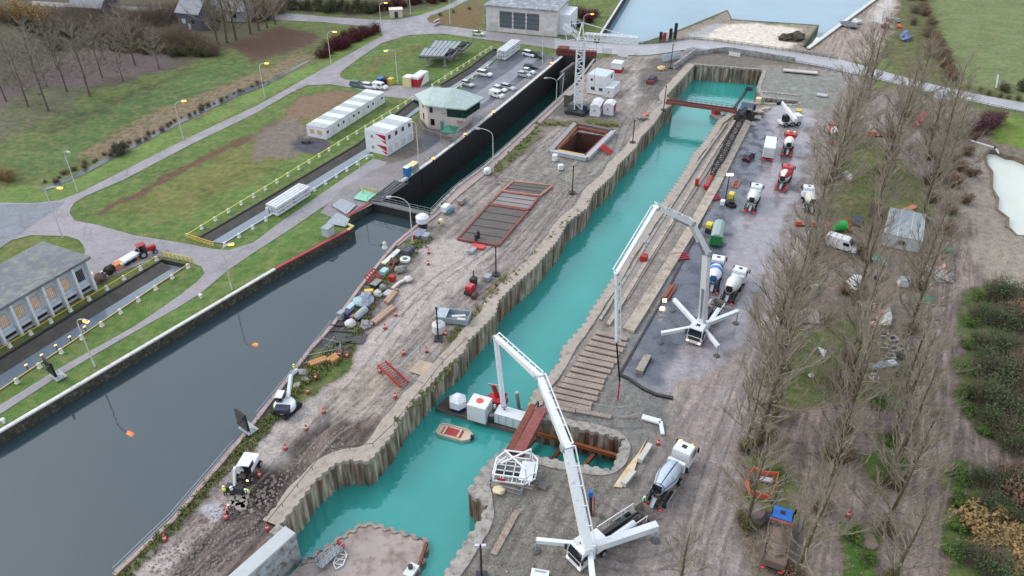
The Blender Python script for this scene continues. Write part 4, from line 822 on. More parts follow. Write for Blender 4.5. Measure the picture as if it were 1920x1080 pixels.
# steel trestle platforms on the lawn
def trestle(label, px, z=3.0):
    p = PL(px, z); c = sum(p, Vector())/4; t = thing('steel_trestle', label, 'steel structure', (c.x, c.y, 0)); a, b, c_, d = p; m = M('trestle_grey', (92, 92, 96), .6, .2, 1, stain=(140, 144, 150), st_amt=.3)
    f = MB()
    for u, v_ in ((a, b), (b, c_), (c_, d), (d, a)): f.bar(u, v_, .35, .6)
    for k in range(1, 8): f.bar(a.lerp(d, k/8), b.lerp(c_, k/8), .2, .3)
    f.build('frame', m, t, world=True)
    for k in range(6):
        q0 = a.lerp(d, (k+.08)/8).lerp(b.lerp(c_, (k+.08)/8), .06); q1 = a.lerp(d, (k+.08)/8).lerp(b.lerp(c_, (k+.08)/8), .94); q2 = a.lerp(d, (k+.9)/8).lerp(b.lerp(c_, (k+.9)/8), .94); q3 = a.lerp(d, (k+.9)/8).lerp(b.lerp(c_, (k+.9)/8), .06)
        MB().add([(q.x, q.y, z+.36) for q in (q0, q1, q2, q3)]+[(q.x, q.y, z+.3) for q in (q0, q1, q2, q3)], [(0, 3, 2, 1), (4, 5, 6, 7), (0, 1, 5, 4), (1, 2, 6, 5), (2, 3, 7, 6), (3, 0, 4, 7)]).build('deck_plate', M('deck_plate', (150, 156, 164), .4, .15, 1, metal=.2), t, world=True)
    for s in (.22, .75):
        for u in (.15, .85):
            q = a.lerp(d, s).lerp(b.lerp(c_, s), u); MB().cyl((q.x, q.y, 0), (q.x, q.y, z-.2), .28, .28, 8).box((q.x, q.y, .12), (1.4, 1.0, .25)).build('leg', M('trestle_leg', (150, 150, 148), .7), t, world=True)
    w_ = MB()
    for k in range(5): q = a.lerp(d, .8+k*.05).lerp(b.lerp(c_, .8), .3+k*.1); w_.cyl((q.x, q.y, z+.1), (q.x+.2, q.y+.6, z+.1), .6, n=10)
    w_.build('rollers', DK(), t, world=True)
trestle('nearer dark steel trestle platform on concrete feet on the lawn', [(786, 107), (797, 91), (862, 91), (846, 109)])
trestle('farther dark steel trestle platform on concrete feet on the lawn', [(806, 92), (816, 77), (884, 80), (868, 95)])
# stacks of long white box beams
def beam_stack(label, a, b, nw, nl, dk=(.62, .55)):
    A, B = P(*a), P(*b); t = thing('beam_stack', label, 'stacked beams', A, heading(A, B)); L = (B-A).length
    for k in range(nl):
        for i in range(nw):
            y = (i-(nw-1)/2)*dk[0]*1.25; MB().b2(rnd.uniform(-.3, .1), L+rnd.uniform(-.3, .1), y-dk[0]/2, y+dk[0]/2, .25+k*(dk[1]+.18), .25+k*(dk[1]+.18)+dk[1]).build('beam', M('beam_white', (216, 220, 224), .5, .06, .6, stain=(170, 170, 168), st_amt=.3), t, bevel=.05)
        for q in (.15, .5, .85): MB().b2(L*q-.1, L*q+.1, -nw*dk[0]*.65, nw*dk[0]*.65, .1+k*(dk[1]+.18), .25+k*(dk[1]+.18)-.005).build('bearer', WOOD(), t)
beam_stack('stack of long white box beams on the verge beside the towpath', (512, 404), (574, 364), 4, 3)
beam_stack('stack of long white box beams beside the car park', (940, 113), (968, 92), 4, 3, (.6, .8))
# ---------------------------------------------------------------- vehicles; local +x is forward, x=0 at the tail
def wheel(par, x, y, r=.5, w=.3, name='wheel'):
    o = MB().lathe((x, y-w/2, r), (x, y+w/2, r), [(0, r*.86), (.1, r), (.9, r), (1, r*.86)], 16).build(name, BLK(), par, smooth=False)
    s = 1 if y > 0 else -1; MB().cyl((x, y+s*(w/2-.02), r), (x, y+s*(w/2+.03), r), r*.55, n=10).build('rim', GALV(), o); return o
def truck_cab(t, x1, m, L=2.2, z0=.45, h=3.05, grille=None, plate=None, beacons=False, visor=True):
    """tractor cab whose front is at x1"""
    x0 = x1-L
    prof = [(x0, z0+.35), (x1-.1, z0), (x1, z0+.15), (x1-.02, 1.75), (x1-.28, h-.15), (x1-.5, h), (x0+.1, h), (x0, h-.15)]
    MB().side(prof, -1.22, 1.22, [0, 0, 0, 0, .1, .16, .16, .1]).build('cab', m, t, bevel=.07)
    a, b = Vector((x1+.005, 0, 1.72)), Vector((x1-.27, 0, h-.27)); 
    MB().add([(x1+.02, -1.08, 1.72), (x1+.02, 1.08, 1.72), (x1-.235, 1.0, h-.3), (x1-.235, -1.0, h-.3)], [(0, 1, 2, 3)]).build('windscreen', GLS(), t)
    for s in (-1, 1): MB().b2(x1-1.25, x1-.3, s*1.2-.03, s*1.2+.03, 1.75, 2.45).build('side_window', GLS(), t); MB().b2(x1-.05, x1+.12, s*1.38-.1, s*1.38+.1, 1.7, 2.5).build('mirror', BLK(), t)
    MB().b2(x1-.02, x1+.04, -.95, .95, .95, 1.5).build('grille', grille or DK(), t); MB().b2(x1-.05, x1+.1, -1.2, 1.2, z0-.05, .85).build('bumper', m, t)
    for s in (-1, 1): MB().b2(x1+.08, x1+.13, s*.95-.18, s*.95+.18, .6, .82).build('headlight', M('headlight', (255, 240, 220), .2, em=(255, 226, 190), ems=1.5), t)
    if plate: MB().b2(x1+.08, x1+.12, -.3, .3, .45, .58).build('number_plate', plate, t)
    MB().b2(x0+.7, x0+1.25, -.3, .3, h-.02, h+.04).build('roof_hatch', DK(), t)
    if beacons:
        for s in (-.7, .7): MB().cyl((x1-.6, s, h), (x1-.6, s, h+.18), .1).build('beacon', M('beacon', (255, 130, 60), .3, em=(255, 120, 50), ems=5), t)
def chassis(t, L, axles, dual=True, red=False):
    f = MB(); [f.b2(.1, L-1.0, s*.42-.1, s*.42+.1, .75, 1.05) for s in (-1, 1)]; f.b2(.1, .3, -.5, .5, .7, 1.0); f.build('chassis', DK(), t)
    for x in axles:
        for s in (-1, 1): wheel(t, x, s*1.03, .5, .34)
    MB().b2(-.02, .1, -1.2, 1.2, .55, .8).build('rear_bumper', RED() if red else M('rear_dark', (70, 60, 58), .6), t)
    for s in (-1, 1): MB().b2(-.07, -.02, s*.95-.2, s*.95+.2, .6, .76).build('tail_light', M('tail_red', (210, 40, 36), .3, em=(255, 50, 30), ems=.6), t); MB().b2(1.0, 3.6, s*1.25-.06, s*1.25+.04, .75, 1.0).build('side_guard', GALV(), t)
def mixer(label, rx, ry, fx, fy, drum=None, cab=None, stripes=None, style='', L=8.9, group='concrete mixer trucks', beacons=False, red_rear=False, s=1):
    a, b = P(rx, ry), P(fx, fy); t = thing('concrete_mixer_truck', label, 'mixer truck', a, heading(a, b), group, s)
    cab = cab or white(); drum = drum or M('drum_white', (226, 228, 226), .5, .05, .6, stain=(190, 186, 180), st_amt=.25)
    chassis(t, L, (1.3, 2.65, 5.2, 7.6), red=red_rear); truck_cab(t, L, cab, beacons=beacons)
    F, Rr = Vector((6.0, 0, 1.95)), Vector((.75, 0, 2.75)); pr = [(0, .55), (.04, .85), (.2, 1.12), (.42, 1.22), (.6, 1.16), (.82, .85), (.97, .62), (1, .62)]
    d = MB().lathe(F, Rr, pr, 24, close=False).build('drum', drum, t, smooth=True)
    MB().lathe(F, Rr, [(.995, .60), (1.0, .34)], 20, close=False).lathe(F, Rr, [(.97, .34), (1.002, .36)], 16).build('drum_mouth', BLK(), d); MB().lathe(F, Rr, [(.985, .66), (1.02, .66), (1.02, .52), (.985, .52)], 20, close=False).build('mouth_rim', GALV(), d)
    if stripes:
        kind, sm2 = stripes
        if kind == 'band': MB().lathe(F, Rr, [(.36, 1.215), (.38, 1.235), (.55, 1.2), (.57, 1.185)], 24, close=False).build('drum_stripe', sm2, d, smooth=True)
        if kind == 'lines':
            for k in range(6): u = k*math.pi/3+.25; MB().lathe(F, Rr, [(x, r+.015) for x, r in pr[1:-1]], 1, u, u+.11, close=False).build('drum_stripe', sm2, d)
            MB().lathe(F, Rr, [(.93, .70), (.95, .69)], 24, close=False).build('drum_stripe', sm2, d)
        if kind == 'sails':
            for k in range(3): u = k*2.09+.3; MB().lathe(F, Rr, [(x, r+.015) for x, r in pr[1:-1]], 4, u, u+.95, close=False).build('drum_stripe', sm2, d)
    MB().lathe(F-Vector((.1, 0, 0)), Rr, [(-.03, .5), (.02, .5)], 14).build('drive_gear', DK(), t)
    MB().b2(6.05, 6.55, -1.1, 1.1, 1.05, 2.5).build('water_tank', cab if style != 'blue' else BLUE(), t, bevel=.1)
    fr = MB(); [fr.bar((1.1, s_*.75, 1.0), (.75, s_*.35, 2.1), .14) for s_ in (-1, 1)]; fr.bar((1.0, -.9, 1.9), (1.0, .9, 1.9), .12); fr.build('rear_frame', BLUE() if style == 'blue' else (DK() if style != 'white' else white()), t)
    MB().add([(.75, -.55, 3.45), (.75, .55, 3.45), (-.05, .45, 3.45), (-.05, -.45, 3.45), (.55, -.25, 2.7), (.55, .25, 2.7), (.1, .2, 2.7), (.1, -.2, 2.7)], [(0, 4, 5, 1), (1, 5, 6, 2), (2, 6, 7, 3), (3, 7, 4, 0)]).build('hopper', DK() if style != 'blue' else BLUE(), t)
    MB().add([(.2, -.28, 2.05), (.2, .28, 2.05), (-.75, .24, 1.25), (-.75, -.24, 1.25), (.2, -.2, 1.85), (.2, .2, 1.85), (-.75, .16, 1.08), (-.75, -.16, 1.08)], [(4, 5, 6, 7), (0, 4, 7, 3), (1, 2, 6, 5), (0, 1, 5, 4), (3, 7, 6, 2)]).build('chute', GALV(), t)
    for s_ in (-1, 1):
        for x in (1.3, 2.65): MB().lathe((x, s_*1.03-.2, .5), (x, s_*1.03+.2, .5), [(0, .62), (1, .62)], 8, -.2, math.pi+.2, close=False).build('mudguard', (cab if style == 'redcab' else BLK()), t)
    ld = MB(); [ld.bar((.2, y, .8), (.75, y, 2.9), .05) for y in (.85, 1.2)]; [ld.bar((.2+.08*k, .85, .8+.3*k), (.2+.08*k, 1.2, .8+.3*k), .04) for k in range(7)]; ld.build('ladder', GALV(), t)
    return t
REDC = M('cab_red', (190, 28, 36), .4, .08)
mixer('silver mixer truck with blue lines on its drum, backed up to the near pump', 1223, 957, 1287, 856, drum=M('drum_silver', (196, 210, 222), .4, .06, .5, stain=(170, 176, 184), st_amt=.3), stripes=('lines', M('navy_line', (44, 62, 110), .5)), beacons=True, L=9.6, s=1.06)
mixer('white mixer truck with a red tail light, right of the blue banded one', 1360, 573, 1390, 519, red_rear=False)
mixer('mixer truck with a blue banded drum, half hidden by the far pump boom', 1332, 553, 1347, 492, drum=M('drum_white', (226, 228, 226)), stripes=('band', M('band_blue', (50, 130, 200), .4)), style='blue')
mixer('all white mixer truck alone on the wet asphalt yard', 1404, 402, 1423, 346, style='white', red_rear=True)
mixer('red and white striped mixer truck with a pinkish cab', 1461, 361, 1481, 317, cab=M('cab_pink', (196, 76, 84), .4, .08), stripes=('sails', REDC), red_rear=True, style='redcab')
mixer('white drum mixer truck with a bright red cab, farthest in the queue', 1474, 296, 1483, 248, cab=REDC, style='redcab', red_rear=True, beacons=True)
mixer('pale mixer truck parked under the bare trees, facing away', 1519, 404, 1511, 366, drum=M('drum_grey', (206, 204, 198), .6, .08), s=.95)
mixer('red and white mixer truck under the trees, far end of the yard', 1563, 274, 1561, 232, cab=M('cab_pink', (196, 76, 84)), s=.95, red_rear=True)
# white box truck
a, b = P(1438, 304), P(1444, 266); t = thing('box_truck', 'long white box truck parked between the dock quay and the mixers', 'truck', a, heading(a, b)); chassis(t, 9, (1.6, 2.7, 7.6), red=True); truck_cab(t, 9, white(), h=2.7); MB().b2(0, 6.7, -1.25, 1.25, 1.05, 3.5).build('box_body', white(), t, bevel=.06); MB().b2(-.05, 0, -1.1, 1.1, 1.2, 3.3).build('rear_door', M('door_white', (214, 218, 222), .5), t)
# cars and vans
CARP = {
 'hatch': ([(0, .35), (0, .75), (.15, .98), (.75, 1.02), (3.0, .95), (4.0, .78), (4.15, .55), (4.15, .3), (0, .3)], [(.1, .95), (.55, 1.42), (2.0, 1.48), (3.05, .95)], 4.15, 1.75, (.75, 3.35)),
 'suv': ([(0, .4), (0, .95), (.1, 1.08), (3.2, 1.06), (4.3, .92), (4.45, .65), (4.45, .35), (0, .35)], [(.05, 1.05), (.35, 1.7), (2.5, 1.72), (3.35, 1.06)], 4.45, 1.85, (.85, 3.6)),
 'estate': ([(0, .35), (0, .85), (.1, .98), (3.3, .95), (4.5, .8), (4.65, .55), (4.65, .3), (0, .3)], [(.05, .97), (.5, 1.45), (2.4, 1.5), (3.35, .95)], 4.65, 1.8, (.9, 3.75)),
 'van': ([(0, .4), (0, 2.35), (.1, 2.45), (3.7, 2.45), (4.0, 2.3), (4.75, 1.35), (5.5, 1.05), (5.65, .7), (5.65, .35), (0, .35)], None, 5.65, 2.05, (1.0, 4.6)),
 'smallvan': ([(0, .35), (0, 1.7), (.1, 1.8), (2.9, 1.82), (3.5, 1.15), (4.2, .95), (4.35, .6), (4.35, .3), (0, .3)], None, 4.35, 1.8, (.8, 3.5)),
}
def car(label, ax, ay, bx, by, kind='hatch', m=None, cat='car', group=None, name=None):
    a, b = P(ax, ay), P(bx, by); body, cabn, L, Wd, ax_ = CARP[kind]; c = (a+b)/2; h = heading(a, b)
    t = thing(name or ('parked_van' if 'van' in kind else 'parked_car'), label, cat, c-Vector((math.cos(h), math.sin(h), 0))*L/2, h, group); m = m or white(); w2_ = Wd/2
    MB().side([p for p in body[::-1]], -w2_, w2_, [.06]*len(body)).build('body', m, t, bevel=.09)
    if cabn:
        MB().side(cabn[::-1], -w2_+.12, w2_-.12, [0, .16, .16, 0]).build('glasshouse', GLS(), t)
        c0, c1 = cabn[1], cabn[2]; MB().b2(c0[0]-.02, c1[0]+.05, -w2_+.26, w2_-.26, c0[1]-.03, c1[1]+.04).build('roof', m, t, bevel=.03)
    elif kind == 'van':
        MB().add([(4.03, -w2_+.2, 2.3), (4.03, w2_-.2, 2.3), (4.76, w2_-.12, 1.42), (4.76, -w2_+.12, 1.42)], [(0, 3, 2, 1)]).build('windscreen', GLS(), t)
        for s in (-1, 1): MB().b2(3.2, 4.25, s*w2_-.04, s*w2_+.02, 1.35, 1.95).build('side_window', GLS(), t)
        for k in range(3): MB().b2(.5+k, .56+k, -w2_+.2, w2_-.2, 2.44, 2.5).build('roof_bar', DK(), t)
    else:
        MB().add([(2.93, -w2_+.18, 1.77), (2.93, w2_-.18, 1.77), (3.52, w2_-.1, 1.18), (3.52, -w2_+.1, 1.18)], [(0, 3, 2, 1)]).build('windscreen', GLS(), t)
        for s in (-1, 1): MB().b2(2.0, 2.9, s*w2_-.04, s*w2_+.02, 1.15, 1.6).build('side_window', GLS(), t)
    for x in ax_:
        for s in (-1, 1): wheel(t, x, s*(w2_-.1), .33, .22)
    for s in (-1, 1):
        MB().b2(L-.06, L+.01, s*(w2_-.35)-.17, s*(w2_-.35)+.17, .58, .75).build('headlight', M('lamp_clear', (220, 224, 228), .1), t); MB().b2(-.02, .04, s*(w2_-.2)-.1, s*(w2_-.2)+.1, .65, .9).build('tail_light', M('tail_red', (210, 40, 36)), t)
    return t
SIL = M('car_silver', (196, 200, 206), .3, .03, metal=.2); CW_ = M('car_white', (232, 234, 236), .3, .03); CBK = M('car_black', (36, 38, 46), .2, .05, spec=.7)
car('silver hatchback next to the channel rail, behind the control house roof', 864, 157, 889, 165, 'hatch', SIL)
car('white off road car parked by the channel rail behind the hatchback', 893, 140, 924, 145, 'suv', CW_)
car('white van with its nose beside the control house roof tip', 918, 178, 945, 186, 'smallvan', CW_, 'van')
car('white car just behind the white van in the car park', 924, 168, 950, 174, 'hatch', CW_)
car('silver car in the second row, left of the white car group', 943, 165, 962, 170, 'estate', SIL)
car('white car beside the black one at the far end of the car park', 983, 103, 1002, 108, 'suv', CW_)
car('black car beside the white one at the far end of the car park', 996, 105, 1017, 110, 'suv', CBK)
car('black estate car parked crosswise next to the lock railing', 980, 128, 1012, 131, 'estate', CBK)
car('white car between the black estate and the silver hatchback by the railing', 978, 135, 1004, 140, 'hatch', CW_)
car('pale silver hatchback nearest the camera of the crosswise parked row', 969, 142, 996, 146, 'hatch', SIL)
car('dark green small car parked behind the long office row', 661, 162, 681, 165, 'suv', M('car_green', (84, 120, 112), .4))
car('white car between the green car and the white pick up van', 683, 164, 704, 167, 'estate', CW_)
car('white topped van with black side behind the long office row', 705, 165, 721, 168, 'smallvan', CW_, 'van')
car('large white delivery van under the bare trees beside the green reel', 1550, 458, 1603, 474, 'van', CW_, 'van')
car('black pick up parked beside the dock quay, near the box truck', 1397, 303, 1409, 291, 'estate', CBK, 'pickup')
car('dark van tucked behind the far white hall, under the street lamp', 1078, 48, 1092, 50, 'smallvan', CBK, 'van')
car('small white car on the road in front of the far white hall', 891, 66, 902, 67, 'hatch', M('car_pale_green', (206, 222, 196), .4))
# mobile crane (yard, far end)
a, b = P(1460, 236), P(1500, 232); t = thing('mobile_crane', 'white mobile crane with a raised telescopic boom at the far end of the yard', 'crane', a, heading(a, b)); L = (b-a).length
f = MB(); f.b2(0, L, -1.25, 1.25, .7, 1.25); f.build('chassis', white(), t, bevel=.08)
for x in (1.2, 2.8, L-2.8, L-1.2):
    for s in (-1, 1): wheel(t, x, s*1.1, .6, .4)
MB().b2(L*.45, L*.95, -1.2, 1.2, 1.3, 2.6).build('superstructure', white(), t, bevel=.1); MB().b2(.4, 2.0, -1.2, 0, 1.3, 3.0).build('cab', DK(), t, bevel=.08); MB().b2(.38, .42, -1.1, -.1, 1.9, 2.9).build('windscreen', GLS(), t)
base = P(1492, 226, 3.2); tip = PV(1466, 192, base, heading(P(1492, 226), P(1466, 200))); bm = MB(); bm.bar(base, base.lerp(tip, .62), .75, .85); bm.build('boom', white(), t, world=True); MB().bar(base.lerp(tip, .6), tip, .5, .6).build('boom_extension', white(), t, world=True); MB().bar(tip, tip+Vector((-1.2, .3, -.4)), .6, .8).build('boom_head', DK(), t, world=True)
# crawler crane with lattice boom lying along the quay
def lattice(mb, a, b, w, h=None, n=10, th=.1, taper=.4):
    a, b = Vector(a), Vector(b); h = h or w; d = (b-a).normalized(); s = d.cross(Vector((0, 0, 1))); s = Vector((1, 0, 0)) if s.length < .1 else s.normalized(); u_ = s.cross(d)
    def c(t): 
        k = 1 if taper == 0 else min(1, taper+min(t, 1-t)*8*(1-taper)); p = a.lerp(b, t); return [p+s*w/2*k*x+u_*h/2*k*y for x, y in ((-1, -1), (1, -1), (1, 1), (-1, 1))]
    pr = c(0)
    for i in range(1, n+1):
        q = c(i/n)
        for j in range(4): mb.bar(pr[j], q[j], th); mb.bar(pr[j], q[(j+1) % 4] if i % 2 else q[(j+3) % 4], th*.6); mb.bar(q[j], q[(j+1) % 4], th*.6)
        pr = q
a = P(1396, 222); b = P(1326, 345); t = thing('crawler_crane', 'black crawler crane with its lattice boom lowered along the right quay', 'crane', a, heading(a, b))
for s in (-1, 1): MB().side([(-2.6, .15), (-2.9, .6), (-2.6, 1.05), (2.6, 1.05), (2.9, .6), (2.6, .15), (2.3, 0), (-2.3, 0)][::-1], s*1.9-.4, s*1.9+.4).build('crawler_track', BLK(), t)
MB().b2(-3.2, 2.2, -1.5, 1.5, 1.2, 3.0).build('superstructure', M('crane_navy', (40, 54, 84), .5, .15), t, bevel=.1); MB().b2(.8, 2.6, .5, 1.6, 1.3, 3.3).build('cab', GLS(), t); MB().b2(-4.4, -3.2, -1.8, 1.8, 1.2, 2.6).build('counterweight', DK(), t)
mb = MB(); p0 = Vector(a)+Vector((0, 0, 2.4)); p1 = P(1334, 330, .8); lattice(mb, p0, p1, 1.5, 1.4, 20, .14); mb.build('lattice_boom', BLK(), t, world=True)
MB().bar(p1, P(1326, 347, .5), .6, .5).box(tuple(P(1324, 350, .5)), (.8, .8, .9)).build('boom_head', RED(), t, world=True); g = MB(); lattice(g, Vector(a)+Vector((0, 0, 2.8)), P(1388, 214, 8), .8, .8, 6, .1); g.build('gantry', DK(), t, world=True)
# ---------------------------------------------------------------- concrete pumps
def pump(label, cabf, tail, h_turret, arms, joints, widths, base, az, hose=None, plate=None, extra=None):
    a, b = P(*tail), P(*cabf); hd = heading(a, b); L = (b-a).length; t = thing('concrete_pump_truck', label, 'pump truck', a, hd)
    chassis(t, L, (1.4, 2.8, L-3.6, L-1.7)); truck_cab(t, L, white(), h=3.1, plate=plate)
    MB().b2(L-4.4, L-2.5, -1.1, 1.1, 1.1, 2.3).build('turret_base', white(), t, bevel=.12)
    MB().b2(2.6, L-4.5, -.55, .0, 1.15, 1.9).build('valve_box', DK(), t, bevel=.05); MB().cyl((2.2, .75, 1.6), (L-5.3, .75, 1.6), .38, n=12).build('water_tank', white(), t); MB().cyl((1.0, .25, 1.4), (L-4.8, .25, 1.5), .16).cyl((1.0, -.25, 1.4), (L-4.8, -.25, 1.5), .16).build('pump_cylinders', DK(), t)
    r = MB(); [r.bar((.4, s*1.15, 1.9), (L-4.5, s*1.15, 2.2), .1) for s in (-1, 1)]; [r.bar((x, s*1.15, 1.0), (x, s*1.15, 2.0), .08) for s in (-1, 1) for x in (.5, 2.4, 4.4)]; r.build('deck_rail', white(), t)
    MB().add([(-.9, -.9, 1.5), (-.9, .9, 1.5), (.5, .9, 1.7), (.5, -.9, 1.7), (-.5, -.4, .7), (-.5, .4, .7), (.3, .4, .7), (.3, -.4, .7)], [(0, 1, 5, 4), (1, 2, 6, 5), (2, 3, 7, 6), (3, 0, 4, 7), (4, 5, 6, 7)]).build('feed_hopper', M('hopper_grey', (120, 116, 108), .7, .2), t)
    MB().cyl((base.x, base.y, 2.0), (base.x, base.y, base.z+.2), .6, .5, 14).build('turret', white(), t, world=True)
    for (pts_, ww, foot, rd) in arms:
        o = MB(); n = len(pts_)
        for i in range(n-1): o.bar(pts_[i], pts_[i+1], ww*(1-.12*i), ww*1.1*(1-.12*i))
        oo = o.build('outrigger', white(), t, world=True)
        if rd: p0_, p1_ = pts_[-2].lerp(pts_[-1], .5), pts_[-1]; q_ = Vector((0, 0, ww*.6)); MB().bar(p0_+q_, p1_+q_, ww*.5, .06).build('warning_panel', M('warning_red', (196, 40, 48), .5), oo, world=False).matrix_parent_inverse = Matrix.LocRotScale(t.location, t.rotation_euler, None).inverted()
        if foot is not None:
            e = pts_[-1]; g_ = MB().cyl((e.x, e.y, e.z), (e.x, e.y, .15), .09).build('foot_jack', GALV(), t, world=True); MB().cyl((e.x, e.y, .02), (e.x, e.y, .16), .55, .45, 16).build('foot_plate', M('foot_blue', (88, 110, 134) if foot else (90, 88, 86), .6), t, world=True)
    for i in range(len(joints)-1):
        p, q = joints[i], joints[i+1]; wd = widths[i]; d = (q-p).normalized(); up = Vector((0, 0, 1)); sd = d.cross(up).normalized() if abs(d.z) < .999 else Vector((1, 0, 0)); nn = sd.cross(d)
        ov = d*(wd*.35); o = MB()
        pa, pb = p-ov, q+ov; w1, w2__ = wd, widths[min(i+1, len(widths)-1)]*.5+wd*.5
        vs_ = [x+sd*s1*wd*.42+nn*s2*hh/2 for x, hh in ((pa, w1*1.1), (pb, w2__*.8)) for s1, s2 in ((-1, -1), (1, -1), (1, 1), (-1, 1))]
        o.add(vs_, [(0, 3, 2, 1), (4, 5, 6, 7), (0, 1, 5, 4), (1, 2, 6, 5), (2, 3, 7, 6), (3, 0, 4, 7)]); oo = o.build('boom_section', WH2(), t, world=True)
        # delivery pipe on brackets, knuckle pin, lift cylinder
        off = sd*(wd*.42+.22)+nn*wd*.75; pi_ = MB().cyl(pa+off+d*.3, pb+off-d*.3, .085, n=8)
        k = max(2, int((q-p).length/2.2))
        for j in range(k+1): x = pa.lerp(pb, (j+.15)/(k+.3)); pi_.bar(x+nn*wd*.3, x+off, .1)
        pi_.build('delivery_pipe', white(), t, world=True)
        MB().cyl(q-sd*wd*.62, q+sd*wd*.62, wd*.42, n=12).build('knuckle', M('knuckle_grey', (176, 180, 184), .4, .1, metal=.3), t, world=True)
        if i < 3: MB().cyl(p+nn*-wd*.7+d*.5, p.lerp(q, .42)+nn*-wd*.55, .13, n=8).cyl(p.lerp(q, .35)-nn*wd*.55, p.lerp(q, .5)-nn*wd*.5, .2, n=8).build('lift_cylinder', GALV(), t, world=True)
    return t
# near pump
base = P(1103, 1031, 2.0); base.z = 3.4; base = PV(1098, 1016, base, 0) if False else Vector((P(1101, 1022, 3.4)))
tipg = P(948, 792, -4.0); az = heading(base, tipg); jt = [base]
for x, y in ((1063, 838), (1012, 708), (930, 632), (945, 762)): jt.append(PV(x, y, base, az))
t = pump('near white pump truck, its boom arching over the inner pit to the pontoon', (1075, 1062), (1203, 972), 3.4,
     [([P(1098, 1022, 2.2), P(1006, 1013, 1.9)], .5, 0, 0), ([P(1118, 1024, 2.2), P(1232, 986, 2.6)], .85, 0, 1), ([P(1105, 1030, 2.2), P(1112, 1092, 1.8)], .6, 0, 0), ([P(1100, 1016, 2.3), P(1085, 1012, 2.2)], .5, None, 0)],
     jt, [1.15, .95, .75, .6, .4], base, az, plate=M('plate_white', (220, 220, 210), .5))
MB().box((t.location.x, t.location.y, 3), (.01, .01, .01))
e = jt[-1]; MB().cyl(e, (tipg.x, tipg.y, -3.7), .11, n=8).build('end_hose', BLK(), t, world=True)
# far pump
base = P(1318, 596, 3.6); tipg = P(1158, 752); az = heading(base, tipg); jt = [base]
for x, y in ((1325, 474), (1296, 418), (1231, 389), (1156, 512), (1156, 640)): jt.append(PV(x, y, base, az))
t = pump('far white pump truck with four spread legs and a tall folded boom', (1299, 647), (1345, 580), 3.6,
     [([P(1310, 612, 2.2), P(1264, 562, 2.2)], .55, 1, 0), ([P(1300, 614, 2.2), P(1240, 625, 1.9)], .5, 1, 0), ([P(1322, 608, 2.2), P(1384, 584, 2.4)], .6, 1, 0), ([P(1318, 614, 2.2), P(1347, 650, 1.8)], .5, 1, 0)],
     jt, [1.1, .9, .72, .55, .42, .3], base, az, plate=YEL())
e = jt[-1]; p2 = e.lerp(tipg, .72); MB().cyl(e, (tipg.x, tipg.y, max(.8, e.z*.32)), .12, n=8).build('end_hose', BLK(), t, world=True); MB().cyl((tipg.x, tipg.y, max(.8, e.z*.32)), (tipg.x, tipg.y, .15), .12, n=8).build('hose_tip', M('hose_red', (176, 60, 80), .6), t, world=True)
# ---------------------------------------------------------------- excavators
def excavator(label, tx, ty, hx, hy, boompx, bucketpx, m=None):
    c = P(tx, ty); fr = P(hx, hy); h = heading(c, fr); t = thing('excavator', label, 'excavator', c, h); m = m or white()
    return t, c, h
c = P(538, 770); far = P(562, 716); h = heading(c, P(560, 722)); t = thing('excavator', 'white tracked excavator on the canal edge, arm stretched away over rubble', 'excavator', c, h, None, .86)
for s in (-1, 1): MB().side([(-1.9, .15), (-2.2, .5), (-1.9, .9), (1.9, .9), (2.2, .5), (1.9, .15), (1.6, 0), (-1.6, 0)][::-1], s*1.2-.3, s*1.2+.3).build('crawler_track', BLK(), t).rotation_euler = (0, 0, R(-25))
MB().lathe((-.3, 0, 1.0), (-.3, 0, 2.0), [(0, 1.5), (.1, 1.75), (.8, 1.75), (1, 1.5)], 20).build('superstructure', white(), t); MB().b2(-2.1, -.6, -1.3, 1.3, 1.1, 2.1).build('counterweight', M('dark_navy', (40, 50, 66), .5), t, bevel=.25)
MB().b2(-.3, 1.4, .35, 1.4, 1.2, 3.0).build('cab', GLS(), t, bevel=.06); MB().b2(-.35, 1.45, .3, 1.45, 2.95, 3.08).build('cab_roof', white(), t)
j = [Vector((1.0, -.2, 2.0)), Vector((3.8, -.2, 4.4)), Vector((6.2, -.2, 3.4)), Vector((8.4, -.2, 1.4))]
MB().bar(j[0], j[1], .5, .65).build('boom', white(), t); MB().bar(j[1], j[2], .42, .5).build('boom_adjust', white(), t); MB().bar(j[2], j[3], .36, .42).build('arm', white(), t); MB().cyl((1.2, -.2, 1.6), (3.0, -.2, 3.2), .1).cyl((3.6, -.2, 4.9), (5.8, -.2, 4.1), .09).build('ram', GALV(), t); MB().side([(8.0, .9), (8.7, 1.5), (9.4, .9), (9.2, .2), (8.4, .1)], -.8, .4).build('bucket', M('bucket_grey', (150, 146, 140), .6), t)
c = P(466, 888); h = heading(c, P(452, 912)); t = thing('wheeled_excavator', 'white wheeled excavator with lights on and a wide bucket facing the workers', 'excavator', c, h, None, .86)
MB().b2(-2.2, 2.0, -.6, .6, .7, 1.2).build('chassis', DK(), t)
for x in (-1.6, 1.4):
    for s in (-1, 1): wheel(t, x, s*1.1, .55, .45)
MB().b2(-2.2, .9, -1.25, 1.25, 1.3, 2.2).build('superstructure', white(), t, bevel=.15); MB().b2(-.2, 1.3, .25, 1.2, 1.4, 3.1).build('cab', GLS(), t, bevel=.06); MB().b2(-.25, 1.35, .2, 1.25, 3.05, 3.2).build('cab_roof', white(), t)
MB().cyl((-.9, .7, 3.2), (-.9, .7, 3.4), .12).build('beacon', M('beacon', (255, 130, 60)), t)
